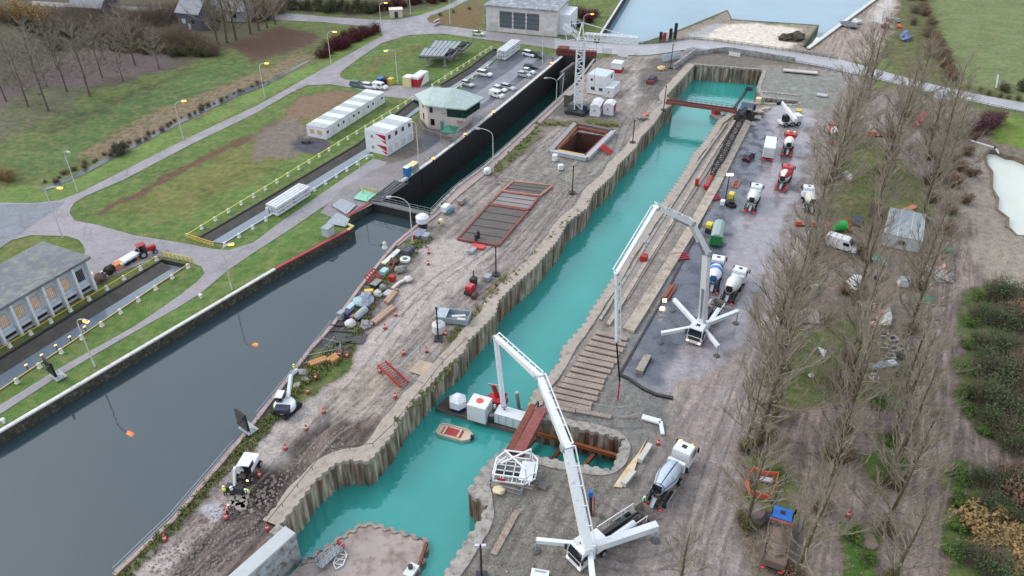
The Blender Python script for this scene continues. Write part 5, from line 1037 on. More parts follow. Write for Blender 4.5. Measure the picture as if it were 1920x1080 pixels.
MB().bar((.6, -.3, 2.0), (2.4, -.3, 3.6), .4, .5).build('boom', white(), t); MB().bar((2.4, -.3, 3.6), (3.4, -.3, 1.2), .32, .4).build('arm', white(), t); MB().side([(3.0, 1.2), (4.0, 1.3), (4.3, .5), (3.8, .1), (3.1, .4)], -1.5, 1.1).build('bucket', DK(), t)
for s in (-1, 1): MB().b2(2.0, 2.1, s*.95-.15, s*.95+.15, .8, 1.05).build('work_light', M('work_light', (255, 220, 190), .3, em=(255, 190, 150), ems=3), t)
# blue dump truck bottom right
a, b = P(1444, 1075), P(1462, 978); t = thing('dump_truck', 'blue cabbed dump truck with an earth filled tipper under the near trees', 'truck', a, heading(a, b)); Lb = 8.0
chassis(t, Lb, (1.3, 2.6, 6.4)); truck_cab(t, Lb, M('truck_blue', (44, 118, 204), .4, .08), h=2.7); o = MB(); o.b2(0, 5.3, -1.25, 1.25, 1.1, 1.25); [o.b2(0, 5.3, s*1.25-.06, s*1.25+.06, 1.1, 2.3) for s in (-1, 1)]; o.b2(5.2, 5.32, -1.25, 1.25, 1.1, 2.6); o.b2(-.06, .06, -1.19, 1.19, 1.1, 2.1); o.build('tipper_body', M('tipper_brown', (116, 98, 90), .7, .2, 1), t); MB().b2(.1, 5.1, -1.18, 1.18, 1.2, 2.0).blob((2.6, 0, 2.0), (2.4, 1.1, .55), 3, .12).build('load', M('earth_load', (124, 108, 96), .95, .3, 1, bump=.5), t)
MB().box((5.35, 0, 2.75), (.1, 2.5, .18)).build('headboard_trim', ORG(), t)
# ---------------------------------------------------------------- street lamps
def lamp(label, bx, by, top, hx, hy, lit=True, hh=None, r=.11, arm=1.0):
    b = P(bx, by); h = hh or hgt(bx, by, top); e = P(hx, hy, h+.2); t = thing('street_lamp', label, 'street lamp', b, 0, None); hd = Vector((e.x-b.x, e.y-b.y, 0)); L = min(hd.length, 3.2); hd = hd.normalized() if hd.length > .05 else Vector((1, 0, 0)); e = Vector((b.x, b.y, h+.2))+hd*L
    MB().cyl((b.x, b.y, 0), (b.x, b.y, 1.2), r*1.35, n=8).cyl((b.x, b.y, 1.2), (b.x, b.y, h-arm), r, r*.75, 8).build('pole', M('lamp_pole', (206, 206, 200), .55, .06), t, world=True)
    m = MB(); p = Vector((b.x, b.y, h-arm))
    for k in range(1, 7): u = k/6*math.pi/2; q = Vector((b.x, b.y, h-arm))+hd*L*(1-math.cos(u))+Vector((0, 0, (arm+.2)*math.sin(u))); m.cyl(p, q, r*.65, n=6); p = q
    m.build('arm', M('lamp_pole', (206, 206, 200)), t, world=True)
    hm = MB().box((e.x+hd.x*.35, e.y+hd.y*.35, e.z+.05), (.95, .34, .2), math.atan2(hd.y, hd.x)).build('lamp_head', M('lamp_head', (190, 190, 186), .5), t, world=True, bevel=.04)
    g = MB().box((e.x+hd.x*.42, e.y+hd.y*.42, e.z-.09), (.85, .42, .12), math.atan2(hd.y, hd.x)).build('lamp_glass', M('sodium_glow', (255, 150, 50), .3, em=(255, 112, 22), ems=22) if lit else M('lamp_glass_off', (214, 216, 214), .3), t, world=True)
    return t
lamp('unlit pale lamp mast on the verge at the left edge', 146, 360, 283, 126, 284, False)
lamp('lit curved lamp standing in the junction above the grey roofed hall', 118, 446, 350, 108, 351)
lamp('lit lamp on the verge, second along the left road', 344, 262, 192, 341, 189)
lamp('lit lamp by the end of the ditch, third along the left road', 497, 184, 119, 497, 118)
lamp('lit lamp beside the dark red shrubs', 621, 121, 59, 625, 59)
lamp('lit lamp beside the bins, bending left over the lawn', 746, 158, 93, 726, 94)
lamp('lit lamp at the far road junction, above the dark red shrubs', 716, 62, 6, 721, 5)
lamp('lamp mast cut by the top edge, beside the beige kiosk', 770, 28, -30, 778, -32, False)
lamp('lamp mast cut by the top edge, left of the far white hall', 844, 46, -14, 850, -16, False)
lamp('lit lamp bending right between the two channel bridges', 435, 543, 462, 428, 458)
lamp('lit leaning looking lamp over the yellow rail, nearest on the left bank', 178, 688, 596, 157, 600)
lamp('straight unlit mast at the corner of the red triangle cabins', 785, 300, 230, 774, 229, False)
lamp('unlit lamp over the towpath beside the green platform', 681, 365, 293, 692, 291, False)
lamp('tall unlit lamp bending left over the grey canal', 774, 458, 369, 732, 369, False, arm=2.2)
lamp('unlit lamp on the works side of the lock, bending left over the chamber', 925, 322, 243, 899, 241, False, arm=1.6)
lamp('unlit lamp on the lock edge left of the tower crane', 1043, 193, 146, 1026, 146, False, arm=1.2)
lamp('unlit mast on the grass at the far end of the car park', 1017, 121, 54, 1034, 55, False)
lamp('lit lamp in front of the far red shrub, behind the crane top', 1093, 68, 27, 1108, 26)
# dark masts of the works
def mast(label, bx, by, top, m=None, base=True, light=False, r=.13, name='mast'):
    b = P(bx, by); h = hgt(bx, by, top); t = thing(name, label, 'mast', b); m = m or M('dark_timber', (52, 40, 38), .8, .2, 2)
    MB().cyl((0, 0, 0), (0, 0, h), r, r*.8, 8).build('pole', m, t); MB().box((0, 0, .12), (1.3, 1.3, .25)).build('foot', DK(), t)
    if light: 
        for s in (-1, 1): MB().box((s*.35, -.1, h), (.5, .3, .35)).build('floodlight', M('flood_lit', (255, 240, 210), .3, em=(255, 232, 196), ems=9) if light == 2 else M('flood_off', (200, 204, 208), .3), t)
    else: MB().box((0, 0, h), (.35, .25, .3)).build('lamp_box', DK(), t)
    return t
mast('dark mast between the open pit and the covered pit', 1073, 362, 312); mast('dark mast beside the near corner of the rust edged mats', 930, 515, 463); mast('dark mast in front of the white round tank', 822, 637, 578)
mast('dark mast on the dock edge below the crane', 1186, 268, 226); mast('slim dark mast beside the road banner at the far dock corner', 1257, 128, 84); mast('floodlight mast standing on the near right quay', 903, 1082, 1022, light=1)
mast('lit floodlight mast beside the yellow compressor', 1359, 380, 327, light=2)
mast('short dark post inside the inner pit corner near the red beams', 1244, 207, 162)
# ---------------------------------------------------------------- tower crane
b = P(1083, 210); h = hgt(1083, 210, 72); t = thing('tower_crane', 'white tower crane standing between the lock and the container block', 'tower crane', b, 0)
m = MB(); lattice(m, b+Vector((0, 0, 1)), b+Vector((0, 0, h)), 1.9, 1.9, int(h/1.8), .27, 0); m.build('mast', WH2(), t, world=True)
je = P(1196, 78, h+.6); jd = Vector((je.x-b.x, je.y-b.y, 0)); JL = jd.length; jd.normalize(); jz = h+.6
m = MB(); j0 = Vector((b.x, b.y, jz))+jd*.8; lattice(m, j0, Vector((b.x, b.y, jz+.3))+jd*JL, 1.3, 1.4, 16, .2, 0); m.build('jib', WH2(), t, world=True)
m = MB(); lattice(m, Vector((b.x, b.y, jz))-jd*.8, Vector((b.x, b.y, jz+2))-jd*4.5, 1.2, 1.0, 4, .12, 0); m.build('counter_jib', WH2(), t, world=True)
ap = Vector((b.x, b.y, hgt(1083, 210, 42))); m = MB(); [m.bar(Vector((b.x, b.y, h))+Vector((sx*.7, sy*.7, 0)), ap, .16) for sx in (-1, 1) for sy in (-1, 1)]; m.build('apex', WH2(), t, world=True)
m = MB(); m.bar(ap, Vector((b.x, b.y, jz+.9))+jd*JL*.9, .12).bar(ap, Vector((b.x, b.y, jz+2.2))-jd*4.4, .1).bar(Vector((b.x, b.y, jz+2))-jd*4.5, Vector((b.x, b.y, jz-1.5))-jd*3.6, .12).bar(Vector((b.x, b.y, jz-1.5))-jd*3.6, Vector((b.x, b.y, jz-.5)), .12); m.build('tie_bars', WH2(), t, world=True)
q = Vector((b.x, b.y, jz-.8))+jd*JL*.28; MB().box(tuple(q), (1.4, 1.2, .6), math.atan2(jd.y, jd.x)).build('trolley', DK(), t, world=True); MB().bar(q, (q.x, q.y, 7), .06).build('hoist_rope', DK(), t, world=True); MB().box((q.x, q.y, 6.7), (.4, .4, .8)).build('hook', DK(), t, world=True)
MB().box((b.x, b.y, .5), (5.2, 5.2, .7), AZ).build('base_frame', DK(), t, world=True); MB().box((b.x-1.2, b.y+.6, 1.5), (2.6, 1.6, 1.4), AZ).build('ballast', M('ballast', (96, 94, 92), .8), t, world=True); MB().box((b.x+1.8, b.y-.6, 1.4), (1.1, .9, 1.2)).build('motor_box', M('navy_box', (40, 52, 84), .5), t, world=True)
bx = thing('concrete_block', 'tall dark concrete block left of the tower crane foot', 'block', P(1067, 197), AZ); MB().box((0, 0, 1.6), (3.2, 1.8, 3.2)).build('body', M('dark_block', (88, 86, 80), .9, .25), bx); MB().box((0, 0, 3.25), (3.4, 2.0, .12)).build('cap', CONC(), bx)
# ---------------------------------------------------------------- lock head details
rg = thing('lock_gantry', 'rust red steel gantry across the far end of the lock', 'gantry', P(1055, 104), heading(P(1055, 104), P(1118, 108))); L = (P(1118, 108)-P(1055, 104)).length
MB().b2(-2, L, -.7, .7, .3, 1.9).build('beam', M('gantry_red', (118, 58, 54), .7, .3, 1), rg); MB().b2(-1.4, 1.8, -1.4, 1.4, 1.9, 2.6).build('winch', RUST(), rg); r = MB(); [r.bar((x, -.7, 1.9), (x, -.7, 3.0), .1) for x in (-1.5, -.5, .5, 1.5, L-1, L-2.2)]; r.bar((-1.5, -.7, 3), (L-1, -.7, 3), .08); r.build('handrail', RUST(), rg)
lg = thing('lift_gate', 'dark ribbed far lock gate with a pale slanted strut', 'lock gate', P(1068, 122), AZ); g = MB(); g.b2(-7, 3, -.6, .2, -7.4, .0); [g.b2(-7+k*1.6, -6.6+k*1.6, -.9, -.6, -7.4, -.1) for k in range(7)]; g.build('gate_leaf', M('gate_grey', (92, 88, 84), .7, .3, 1, stain=(150, 144, 136), st_amt=.4), lg); MB().bar((-6.5, -1.0, -.3), (-8, -1.2, -6), .35).bar((-6.5, -1.0, -.3), (-11, -.9, -1), .3).build('strut', GALV(), lg)
for lb, pts_, m_ in (('mint green steel platform beside the lock head', [(662, 372), (680, 355), (708, 364), (690, 378)], M('mint', (140, 206, 178), .5, .05)), ('grey steel access deck on the bank below the green platform', [(622, 385), (640, 372), (668, 384), (650, 402)], GALV()), ('grey steel deck at the yellow topped corner of the canal wall', [(612, 418), (632, 398), (656, 410), (648, 425)], GALV()), ('dark slatted cover plate over the gate machinery', [(690, 376), (740, 338), (765, 344), (716, 378)], DK())):
    p = PL(pts_, .35); t = thing('steel_platform', lb, 'platform', sum(p, Vector())/4); MB().prism(p, .25, .37).build('deck', m_, t, world=True); l_ = MB(); [l_.bar((q.x, q.y, 0), (q.x, q.y, 1.3), .07) for q in p]; [l_.bar((p[i].x, p[i].y, 1.3), (p[i+1].x, p[i+1].y, 1.3), .06) for i in (0, 2)]; l_.build('handrail', GALV(), t, world=True)
def prop(name, label, cat, px, py, parts, rz=None, z=0, group=None, s=1):
    """parts: (part name, material, function drawing into a MB)"""
    t = thing(name, label, cat, P(px, py, z), AZ if rz is None else rz, group, s)
    for pn, mt, fn in parts:
        mb = MB(); fn(mb); mb.build(pn, mt, t)
    return t
prop('control_cabinet', 'grey steel cabinet on the canal bank beside the access deck', 'cabinet', 616, 440, [('body', M('cabinet', (190, 198, 202), .5, .05), lambda m: m.box((0, 0, .85), (1.9, 1.5, 1.7))), ('lid', GALV(), lambda m: m.box((0, 0, 1.76), (2.1, 1.7, .12)))])
prop('portable_toilet', 'blue portable cabin on the lock apron', 'toilet cabin', 764, 331, [('body', BLUE(), lambda m: m.box((0, 0, 1.1), (1.3, 1.2, 2.2))), ('roof', white(), lambda m: m.box((0, 0, 2.28), (1.35, 1.25, .15))), ('door', M('door_blue', (60, 140, 200), .5), lambda m: m.box((0, -.61, 1.05), (.8, .05, 1.9)))])
prop('machine_box', 'cream topped machine box just behind the blue portable cabin', 'machine', 775, 322, [('body', GALV(), lambda m: m.box((0, 0, .9), (2.4, 1.5, 1.8))), ('lid', M('cream_paint', (226, 214, 160)), lambda m: m.box((0, 0, 1.9), (2.5, 1.6, .2)))])
for k, (x, y) in enumerate(((812, 302), (872, 256), (925, 214), (1034, 122))): prop('wall_lamp', 'small orange lit lamp on the lock wall, %s from the gate' % ORD[k], 'lamp', x, y, [('body', DK(), lambda m: m.box((0, 0, .3), (.3, .3, .6))), ('glow', M('sodium_glow', (255, 150, 50)), lambda m: m.box((0, 0, .68), (.3, .3, .16)))])
# ---------------------------------------------------------------- signs and banners on the road parapet
def banner(label, a, b, h=1.6, m=None, z=0.2):
    A, B = P(*a), P(*b); t = thing('banner', label, 'panel', A, heading(A, B)); L = (B-A).length; MB().b2(0, L, -.05, .05, z, z+h).build('panel', m or white(), t); MB().b2(.1, .2, .05, .15, 0, z+h).b2(L-.2, L-.1, .05, .15, 0, z+h).build('post', GALV(), t)
banner('white panel on the parapet just right of the tower crane mast', (1129, 101), (1147, 103), 1.9); banner('white panel above the small red based container', (1158, 106), (1177, 109), 2.2); banner('tiny white panel beside the site entrance', (1188, 104), (1196, 105), .9)
banner('wide pale blue banner on the fence left of the far dock corner', (1242, 117), (1274, 108), 1.9, M('pale_blue_banner', (196, 208, 220), .6)); banner('white panel at the bend of the road parapet', (1284, 99), (1301, 95), 1.2); banner('white panel above the sheet piles of the far dock end', (1366, 105), (1387, 108), 1.2)
banner('white panel with a red edge on the bridge next to the crane jib', (1092, 99), (1108, 101), 1.0)
for k, (x, y, hh, mt, lb) in enumerate(((1238, 79, 3.2, M('pile_black', (44, 38, 40), .8), 'dark upright pile left of the red and white panel'), (1245, 78, 2.8, redm, 'red upright plate among the dark piles'), (1250, 77, 3, white(), 'white upright plate among the dark piles'), (1256, 76, 3.8, M('pile_black', (44, 38, 40)), 'dark upright pile right of the white plate'), (1265, 74, 5.2, M('pile_black', (44, 38, 40)), 'tallest dark upright pile beside the upper canal'))):
    prop('upright_pile', lb, 'pile', x, y, [('post', mt, lambda m, hh=hh: m.box((0, 0, hh/2), (.9, .5, hh)).box((.3, .3, hh/2), (.2, .3, hh)))], rz=.3)
# ---------------------------------------------------------------- dock: beams, pontoon, boats, deck
def girder(label, a, b, z, w=1.0, h=.9, name='steel_beam', m=None, flange=True, z2=None):
    A, B = P(*a, z), P(*b, z if z2 is None else z2); t = thing(name, label, 'steel beam', A, heading(A, B)); L = (B-A).length; m = m or RUST(); o = MB(); o.b2(0, L, -.08, .08, -h/2+.08, h/2-.08); o.build('web', m, t); MB().b2(0, L, -w/2, w/2, h/2-.08, h/2).build('top_flange', m, t); MB().b2(0, L, -w/2, w/2, -h/2, -h/2+.08).build('bottom_flange', m, t); return t
RB = M('beam_rose', (140, 82, 76), .75, .2, .8, stain=(120, 66, 62), st_amt=.4)
girder('left dark red strut of the pair beside the pontoon', (1000, 762), (955, 848), .5, .9, .9, m=RUST()); girder('right rose coloured strut of the pair beside the pontoon', (1016, 768), (972, 852), .5, 1.5, .9, m=RB)
for k, (a, b, lb) in enumerate((((1004, 822), (985, 842), 'waler strut in the inner pit, leftmost'), ((1062, 828), (1030, 868), 'strut across the inner pit water, middle'), ((1122, 842), (1090, 880), 'strut across the inner pit water, right'))): girder('rusty '+lb, a, b, -3.6, .5, .5)
girder('long rusty waling beam along the back of the inner pit', (1008, 812), (1168, 858), -2.6, .5, .5, m=M('rust_orange', (150, 88, 48), .8, .2))
# far red footbridge
A, B = P(1249, 190, .6), P(1381, 208, .6); t = thing('footbridge', 'rust red beam bridge crossing the far end of the dock', 'bridge', A, heading(A, B)); L = (B-A).length
for y in (-.7, .7): MB().b2(0, L, y-.15, y+.15, -.4, .4).build('girder', RB, t)
MB().b2(0, L, -.55, .55, -.1, 0).build('deck', DK(), t); r = MB(); [r.bar((0, y, z), (L, y, z), .06) for y in (-.7, .7) for z in (.9, 1.4)]; [r.bar((L*k/14, y, .3), (L*k/14, y, 1.4), .06) for y in (-.7, .7) for k in range(15)]; r.build('handrail', RUST(), t)
def raft(name, label, pts, z0, z1, m, cat='pontoon'):
    p = PL(pts, z1); t = thing(name, label, cat, sum(p, Vector())/len(p)); MB().prism(p, z0, z1).build('hull', m, t, world=True); return t, p
t, p = raft('work_raft', 'red and white work raft under the far footbridge', [(1331, 215), (1345, 203), (1362, 206), (1350, 226)], WZ-.3, WZ+.7, M('raft_grey', (120, 118, 116), .7)); c = sum(p, Vector())/4
MB().box((c.x-.6, c.y, WZ+1.5), (2.2, 1.6, 1.6), .4).build('engine_box', RED(), t, world=True); MB().box((c.x+1.2, c.y-.6, WZ+1.3), (1.6, 1.3, 1.2), .4).build('tank', white(), t, world=True); 
t, p = raft('boom_float', 'thin dark pipe boom floating between the footbridge and the dock end', [(1375, 200), (1400, 165), (1403, 166), (1379, 201)], WZ-.1, WZ+.3, DK(), 'float'); t, p = raft('small_boat', 'small dark boat moored at the far dock corner', [(1397, 167), (1400, 162), (1411, 164), (1409, 168)], WZ-.2, WZ+.4, DK(), 'boat')
# main pontoon
pt = [(817, 764), (838, 744), (990, 782), (970, 808)]; t, p = raft('pontoon', 'long dark work pontoon across the turquoise dock, carrying containers', pt, WZ-.8, WZ+.75, M('pontoon_dark', (74, 68, 64), .8, .25, .6))
ph = heading(p[0], p[3]); L = (p[3]-p[0]).length; nn = Vector((-math.sin(ph), math.cos(ph), 0)); e0 = p[0]; d0 = (p[3]-p[0]).normalized()
for k in range(3): a = e0+d0*.2-nn*.02; MB().bar((a.x, a.y, WZ+.1+k*.28), (a.x+d0.x*L, a.y+d0.y*L, WZ+.1+k*.28), .12, .1).build('rubbing_strake', M('strake', (128, 120, 112), .7), t, world=True)
DZ = WZ+.75
def ondeck(x, y): return P(x, y, DZ)
def deckbox(name, label, cat, x, y, L_, W_, H_, m, rz, parts=()):
    q = ondeck(x, y); t = thing(name, label, cat, q, rz); MB().b2(-L_/2, L_/2, -W_/2, W_/2, .06, H_).build('body', m, t, bevel=.05)
    for pn, mt, fn in parts: mb = MB(); fn(mb); mb.build(pn, mt, t)
    return t
q = ondeck(859, 764); t = thing('tank_cover', 'white hooded tank on a dark blue base, left end of the pontoon', 'tank', q, ph); MB().cyl((0, 0, 0), (0, 0, .7), 1.35, n=6).build('base', M('base_navy', (32, 36, 96), .5), t); MB().lathe((0, 0, .7), (0, 0, 2.5), [(0, 1.45), (.6, 1.35), (.95, .5), (1, .1)], 6).build('hood', white(), t)
deckbox('deck_container', 'white cubic tank with a red lid mark in the middle of the pontoon', 'container', 900, 781, 2.9, 2.6, 3.0, white(), ph, [('lid_mark', M('lid_red', (220, 84, 70), .5), lambda m: m.cyl((0, .1, 3.0), (0, .1, 3.06), .55, n=10)), ('vent', DK(), lambda m: m.box((1.46, 0, .8), (.06, .5, .9))), ('panel', GALV(), lambda m: m.box((1.46, .2, 2.2), (.06, 1.4, .4)))])
deckbox('deck_container', 'long low white container at the right end of the pontoon', 'container', 959, 792, 4.6, 2.0, 1.9, white(), ph, [('door_seam', GALV(), lambda m: [m.b2(-1.6+k*1.1, -1.55+k*1.1, -1.04, -.98, .2, 1.8) for k in range(4)]), ('skid', DK(), lambda m: m.b2(-2.3, 2.3, -.9, .9, 0, .06))])
q = ondeck(932, 757); t = thing('drill_rig', 'red drilling rig behind the boom tip on the pontoon', 'machine', q, ph); MB().b2(-1.5, 1.5, -.8, .8, .2, 1.1).build('body', RED(), t, bevel=.1); MB().bar((0, .3, 1), (-.8, .5, 3.0), .5).bar((.5, 0, 1), (1.4, .3, 2.2), .4).build('arm', RED(), t); MB().bar((-1.6, .5, 3.0), (.6, .5, 3.2), .2).build('drill_feed', GALV(), t); MB().cyl((1.2, -.4, .3), (1.2, -.4, 1.2), .35).build('motor', DK(), t)
deckbox('hose_drum', 'dark drum beside the white cubic tank on the pontoon', 'drum', 921, 787, 1.2, 1.2, .9, DK(), ph, [('hub', GALV(), lambda m: m.cyl((0, 0, .9), (0, 0, 1.0), .4))])
prop('guide_post', 'pale steel tube standing in the water behind the pontoon', 'post', 975, 770, [('tube', GALV(), lambda m: m.cyl((0, 0, -.5), (-.6, .3, 4.0), .28, n=10)), ('collar', GALV(), lambda m: m.cyl((0, 0, .2), (-.05, .02, .5), .4, n=10))], z=WZ)
# flat boat
A, B = P(822, 806, WZ), P(884, 823, WZ); t = thing('work_boat', 'flat cream work boat with a red floor, floating below the pontoon', 'boat', (A+B)/2, heading(A, B)); L = (B-A).length
hull = [(-L/2, -.8), (-L/2+.5, -1.15), (L/2-.9, -1.15), (L/2, -.55), (L/2, .55), (L/2-.9, 1.15), (-L/2+.5, 1.15), (-L/2, .8)]; CRM = M('boat_cream', (204, 188, 166), .6, .1)
MB().prism(hull, -.25, .32).build('hull', CRM, t); g = MB()
for i in range(8): a_, b_ = hull[i], hull[(i+1) % 8]; g.bar((a_[0]*.98, a_[1]*.96, .4), (b_[0]*.98, b_[1]*.96, .4), .16, .2)
g.build('gunwale', CRM, t); MB().b2(-L/2+.7, L/2-1.4, -.7, .7, .32, .36).build('floor', M('boat_red', (176, 64, 62), .6, .2), t); [MB().b2(x, x+.3, -.9, .9, .36, .5).build('thwart', CRM, t) for x in (-1.6, .6)]; MB().box((L/2+.1, 0, .35), (.4, .4, .7)).build('outboard', DK(), t)
# sunken work deck at the near end, ringed by pile heads
dk = [(520, 1100), (560, 1062), (640, 1008), (678, 984), (700, 984), (760, 1002), (802, 1016), (790, 1060), (776, 1120)]; p = PL(dk, WZ+.45); t = thing('work_deck', 'pinkish grey concrete deck at water level, ringed by sheet pile heads', 'deck', sum(p, Vector())/len(p)); MB().prism(p, WZ-1, WZ+.45).build('slab', M('pink_concrete', (168, 156, 150), .8, .12, .25, stain=(134, 118, 110), st_amt=.45, bump=.2), t, world=True)
cl = corr([(q.x, q.y) for q in p[1:-1]], 1.6, .36, 1 if SB < 0 else -1); n = len(cl); mb = MB(); bk = [Vector((q.x, q.y)) for q in cl]; cc = sum((Vector((q.x, q.y)) for q in p), Vector((0, 0)))/len(p)
vs_ = [(q.x, q.y, WZ-1) for q in cl]+[(q.x, q.y, WZ+.62) for q in cl]+[(q.x+(cc-q).normalized().x*.5, q.y+(cc-q).normalized().y*.5, WZ+.62) for q in cl]+[(q.x+(cc-q).normalized().x*.5, q.y+(cc-q).normalized().y*.5, WZ-1) for q in cl]
mb.add(vs_, [f for i in range(n-1) for f in ((i, i+1, n+i+1, n+i), (n+i, n+i+1, 2*n+i+1, 2*n+i), (2*n+i, 2*n+i+1, 3*n+i+1, 3*n+i))]).build('pile_heads', M('pile_head_grey', (156, 144, 134), .85, .25, .6, stain=(124, 92, 78), st_amt=.3), t, world=True)
MB().bar(P(800, 1018, WZ+.7), P(779, 1082, WZ+.7), .35, .5).build('edge_beam', RUST(), t, world=True)
A, B = P(598, 1062, WZ+1.0), P(640, 1026, WZ+.7); t = thing('gangway', 'silver aluminium gangway lying on the sunken deck', 'gangway', A, heading(A, B)); L = (B-A).length; MB().b2(0, L, -.5, .5, -.1, 0).build('tread', GALV(), t); r = MB(); [r.bar((0, y, z), (L, y, z), .08) for y in (-.5, .5) for z in (.4, .85)]; [r.bar((L*k/6, y, 0), (L*k/6, y, .85), .06) for y in (-.5, .5) for k in range(7)]; r.build('handrail', GALV(), t); MB().box((L, 0, .3), (.3, 1, .6)).build('end_plate', RED(), t)
A, B = P(634, 1060, WZ+.5), P(642, 1040, WZ+.5); t = thing('float_grid', 'white oval ladder frame lying beside the gangway', 'frame', (A+B)/2, heading(A, B)); r = MB(); hx_ = [(-1.4, 0), (-.7, .6), (.7, .6), (1.4, 0), (.7, -.6), (-.7, -.6)]; [r.bar((*hx_[i], .12), (*hx_[(i+1) % 6], .12), .12) for i in range(6)]; [r.bar((x, -.6, .12), (x, .6, .12), .1) for x in (-.7, 0, .7)]; r.bar((-.7, .6, .12), (.7, -.6, .12), .08); r.build('tubes', white(), t)
railing('railing', 'blue grey railing from the concrete wall to the gangway', [P(556, 1064, WZ+.4), P(598, 1060, WZ+.4)], h=1.3, rails=(.5, 1), step=1.5, m=M('rail_blue', (88, 104, 128), .5))
prop('pump_box', 'small pale box on the near edge of the sunken deck', 'machine', 772, 1078, [('body', white(), lambda m: m.box((0, 0, .5), (1.8, 1.2, 1))), ('cap', DK(), lambda m: m.cyl((.2, .2, 1), (.2, .2, 1.4), .3))], z=WZ+.45)
# white walkway frame by the pit
A, B = P(930, 888), P(1005, 898); t = thing('steel_cage', 'large white welded steel frame resting on trestles beside the inner pit', 'steel frame', (A+B)/2, heading(A, B)); L = (B-A).length; z0, z1 = 1.1, 2.2; W2 = 2.1
ol = [(-L/2, -W2), (L/2-1.2, -W2), (L/2, -W2*.45), (L/2, W2*.6), (L/2-.8, W2), (-L/2+1, W2), (-L/2, W2*.3)]; o = MB()
for z in (z0, z1): [o.bar((*ol[i], z), (*ol[(i+1) % 7], z), .16) for i in range(7)]
[o.bar((*q, z0), (*q, z1), .14) for q in ol]; o.build('rim', WH2(), t); o = MB(); [o.bar((x, -W2, z0), (x, W2*.9, z0), .12) for x in (-2.6, -1.4, -.2, 1.0, 2.0)]; [o.bar((-L/2, y, z0), (L/2-.4, y, z0), .12) for y in (-1.2, -.3, .6, 1.3)]; [o.bar((x, -W2, z0), (x, -W2, z1), .12) for x in (-2.6, -1.6, -.6, .4, 1.4)]; o.build('floor_bars', WH2(), t)
MB().bar((-1.8, W2, z1), (1.4, -1.4, z1+.9), .18).bar((-1.9, -.2, z1), (1.6, W2, z1+.8), .18).bar((1.4, -1.4, z1+.9), (1.6, -1.6, z0), .16).bar((1.6, W2, z1+.8), (1.5, W2, z0), .16).build('braces', WH2(), t); MB().b2(L/2-2, L/2-.3, -1.6, 1.6, z0+.08, z0+.14).build('plate', WH2(), t); MB().b2(-L/2+.6, -L/2+1.6, -W2-.1, -W2-.06, z0+.2, z0+.6).build('red_tag', redm, t); MB().b2(-2.5, 2.3, -.3, .9, 0, z0-.1).build('support', M('support_grey', (96, 98, 96), .8), t)
A = P(948, 912); t = thing('wire_cage', 'grey wire rack under the edge of the white steel frame', 'rack', A, heading(P(930, 900), P(960, 908))); o = MB(); [o.bar((x0, y0, z), (x1, y1, z), .07) for z in (.1, .8) for x0, y0, x1, y1 in ((-2.2, -.7, 2.2, -.7), (-2.2, .7, 2.2, .7), (-2.2, -.7, -2.2, .7), (2.2, -.7, 2.2, .7))]; [o.bar((x, y, 0), (x, y, .8), .07) for x in (-2.2, 0, 2.2) for y in (-.7, .7)]; o.build('wires', GALV(), t)
# ---------------------------------------------------------------- works area: pits and mats
pf = [(1032, 288), (1079, 236), (1151, 250), (1100, 301)]; p = PL(pf); c = sum(p, Vector())/4; t = thing('shaft', 'open steel framed shaft with grey beams and rusty inner walls', 'shaft', c)
for i, (mt, z) in enumerate(((CONC(), .5), (GALV(), .5), (GALV(), .5), (GALV(), .45))): 
    a, b = p[i], p[(i+1) % 4]; MB().bar((a.x, a.y, z), (b.x, b.y, z), 1.1, .9).build('rim_beam', (M('beam_grey', (150, 150, 150), .7, .15), M('beam_dark', (110, 98, 92), .7, .2), M('beam_pale', (170, 174, 178), .6, .12), M('beam_pale', (170, 174, 178)))[i], t, world=True)
ip = [c+(q-c)*.84 for q in p]; [MB().bar((ip[i].x, ip[i].y, .35), (ip[(i+1) % 4].x, ip[(i+1) % 4].y, .35), .9, .5).build('waler', m_, t, world=True) for i, m_ in ((0, M('rust_orange', (150, 88, 48))), (2, RB), (1, RUST()), (3, M('amber_beam', (196, 156, 84), .6, .2)))]
MB().prism([c+(q-c)*.84 for q in p], -4.8, -4.6).build('shaft_floor', M('shaft_dark', (34, 32, 34), .8, .3), t, world=True); o = MB(); [o.bar((a_.x, a_.y, -4.6), (a_.x, a_.y, -.3), .35, .3) for k in range(9) for a_ in [(c+(p[1]-c)*.76).lerp(c+(p[2]-c)*.76, (k+.5)/9)]]; o.build('steel_bars', M('steel_blue', (110, 122, 136), .5, .2), t, world=True)
def mat_panel(label, pts, m, frame=None, ribs=0):
    p = PL(pts, .0); c = sum(p, Vector())/4; t = thing('steel_mat', label, 'cover mat', c); MB().prism([c+(q-c)*.96 for q in p], .03, .2).build('plate', m, t, world=True)
    for i in range(4): a, b = p[i], p[(i+1) % 4]; MB().bar((a.x, a.y, .22), (b.x, b.y, .22), .38, .36).build('edge_beam', frame or RB, t, world=True)
    for k in range(ribs): a = p[0].lerp(p[1], (k+1)/(ribs+1)); b = p[3].lerp(p[2], (k+1)/(ribs+1)); MB().bar((a.x, a.y, .22), (b.x, b.y, .22), .1, .12).build('rib', DK(), t, world=True)
    return t
MG = M('mat_grey', (98, 92, 88), .8, .2, .5, stretch=(.3, 2, 1)); MG2 = M('mat_pale', (140, 134, 132), .8, .15, .5, stretch=(.3, 2, 1))
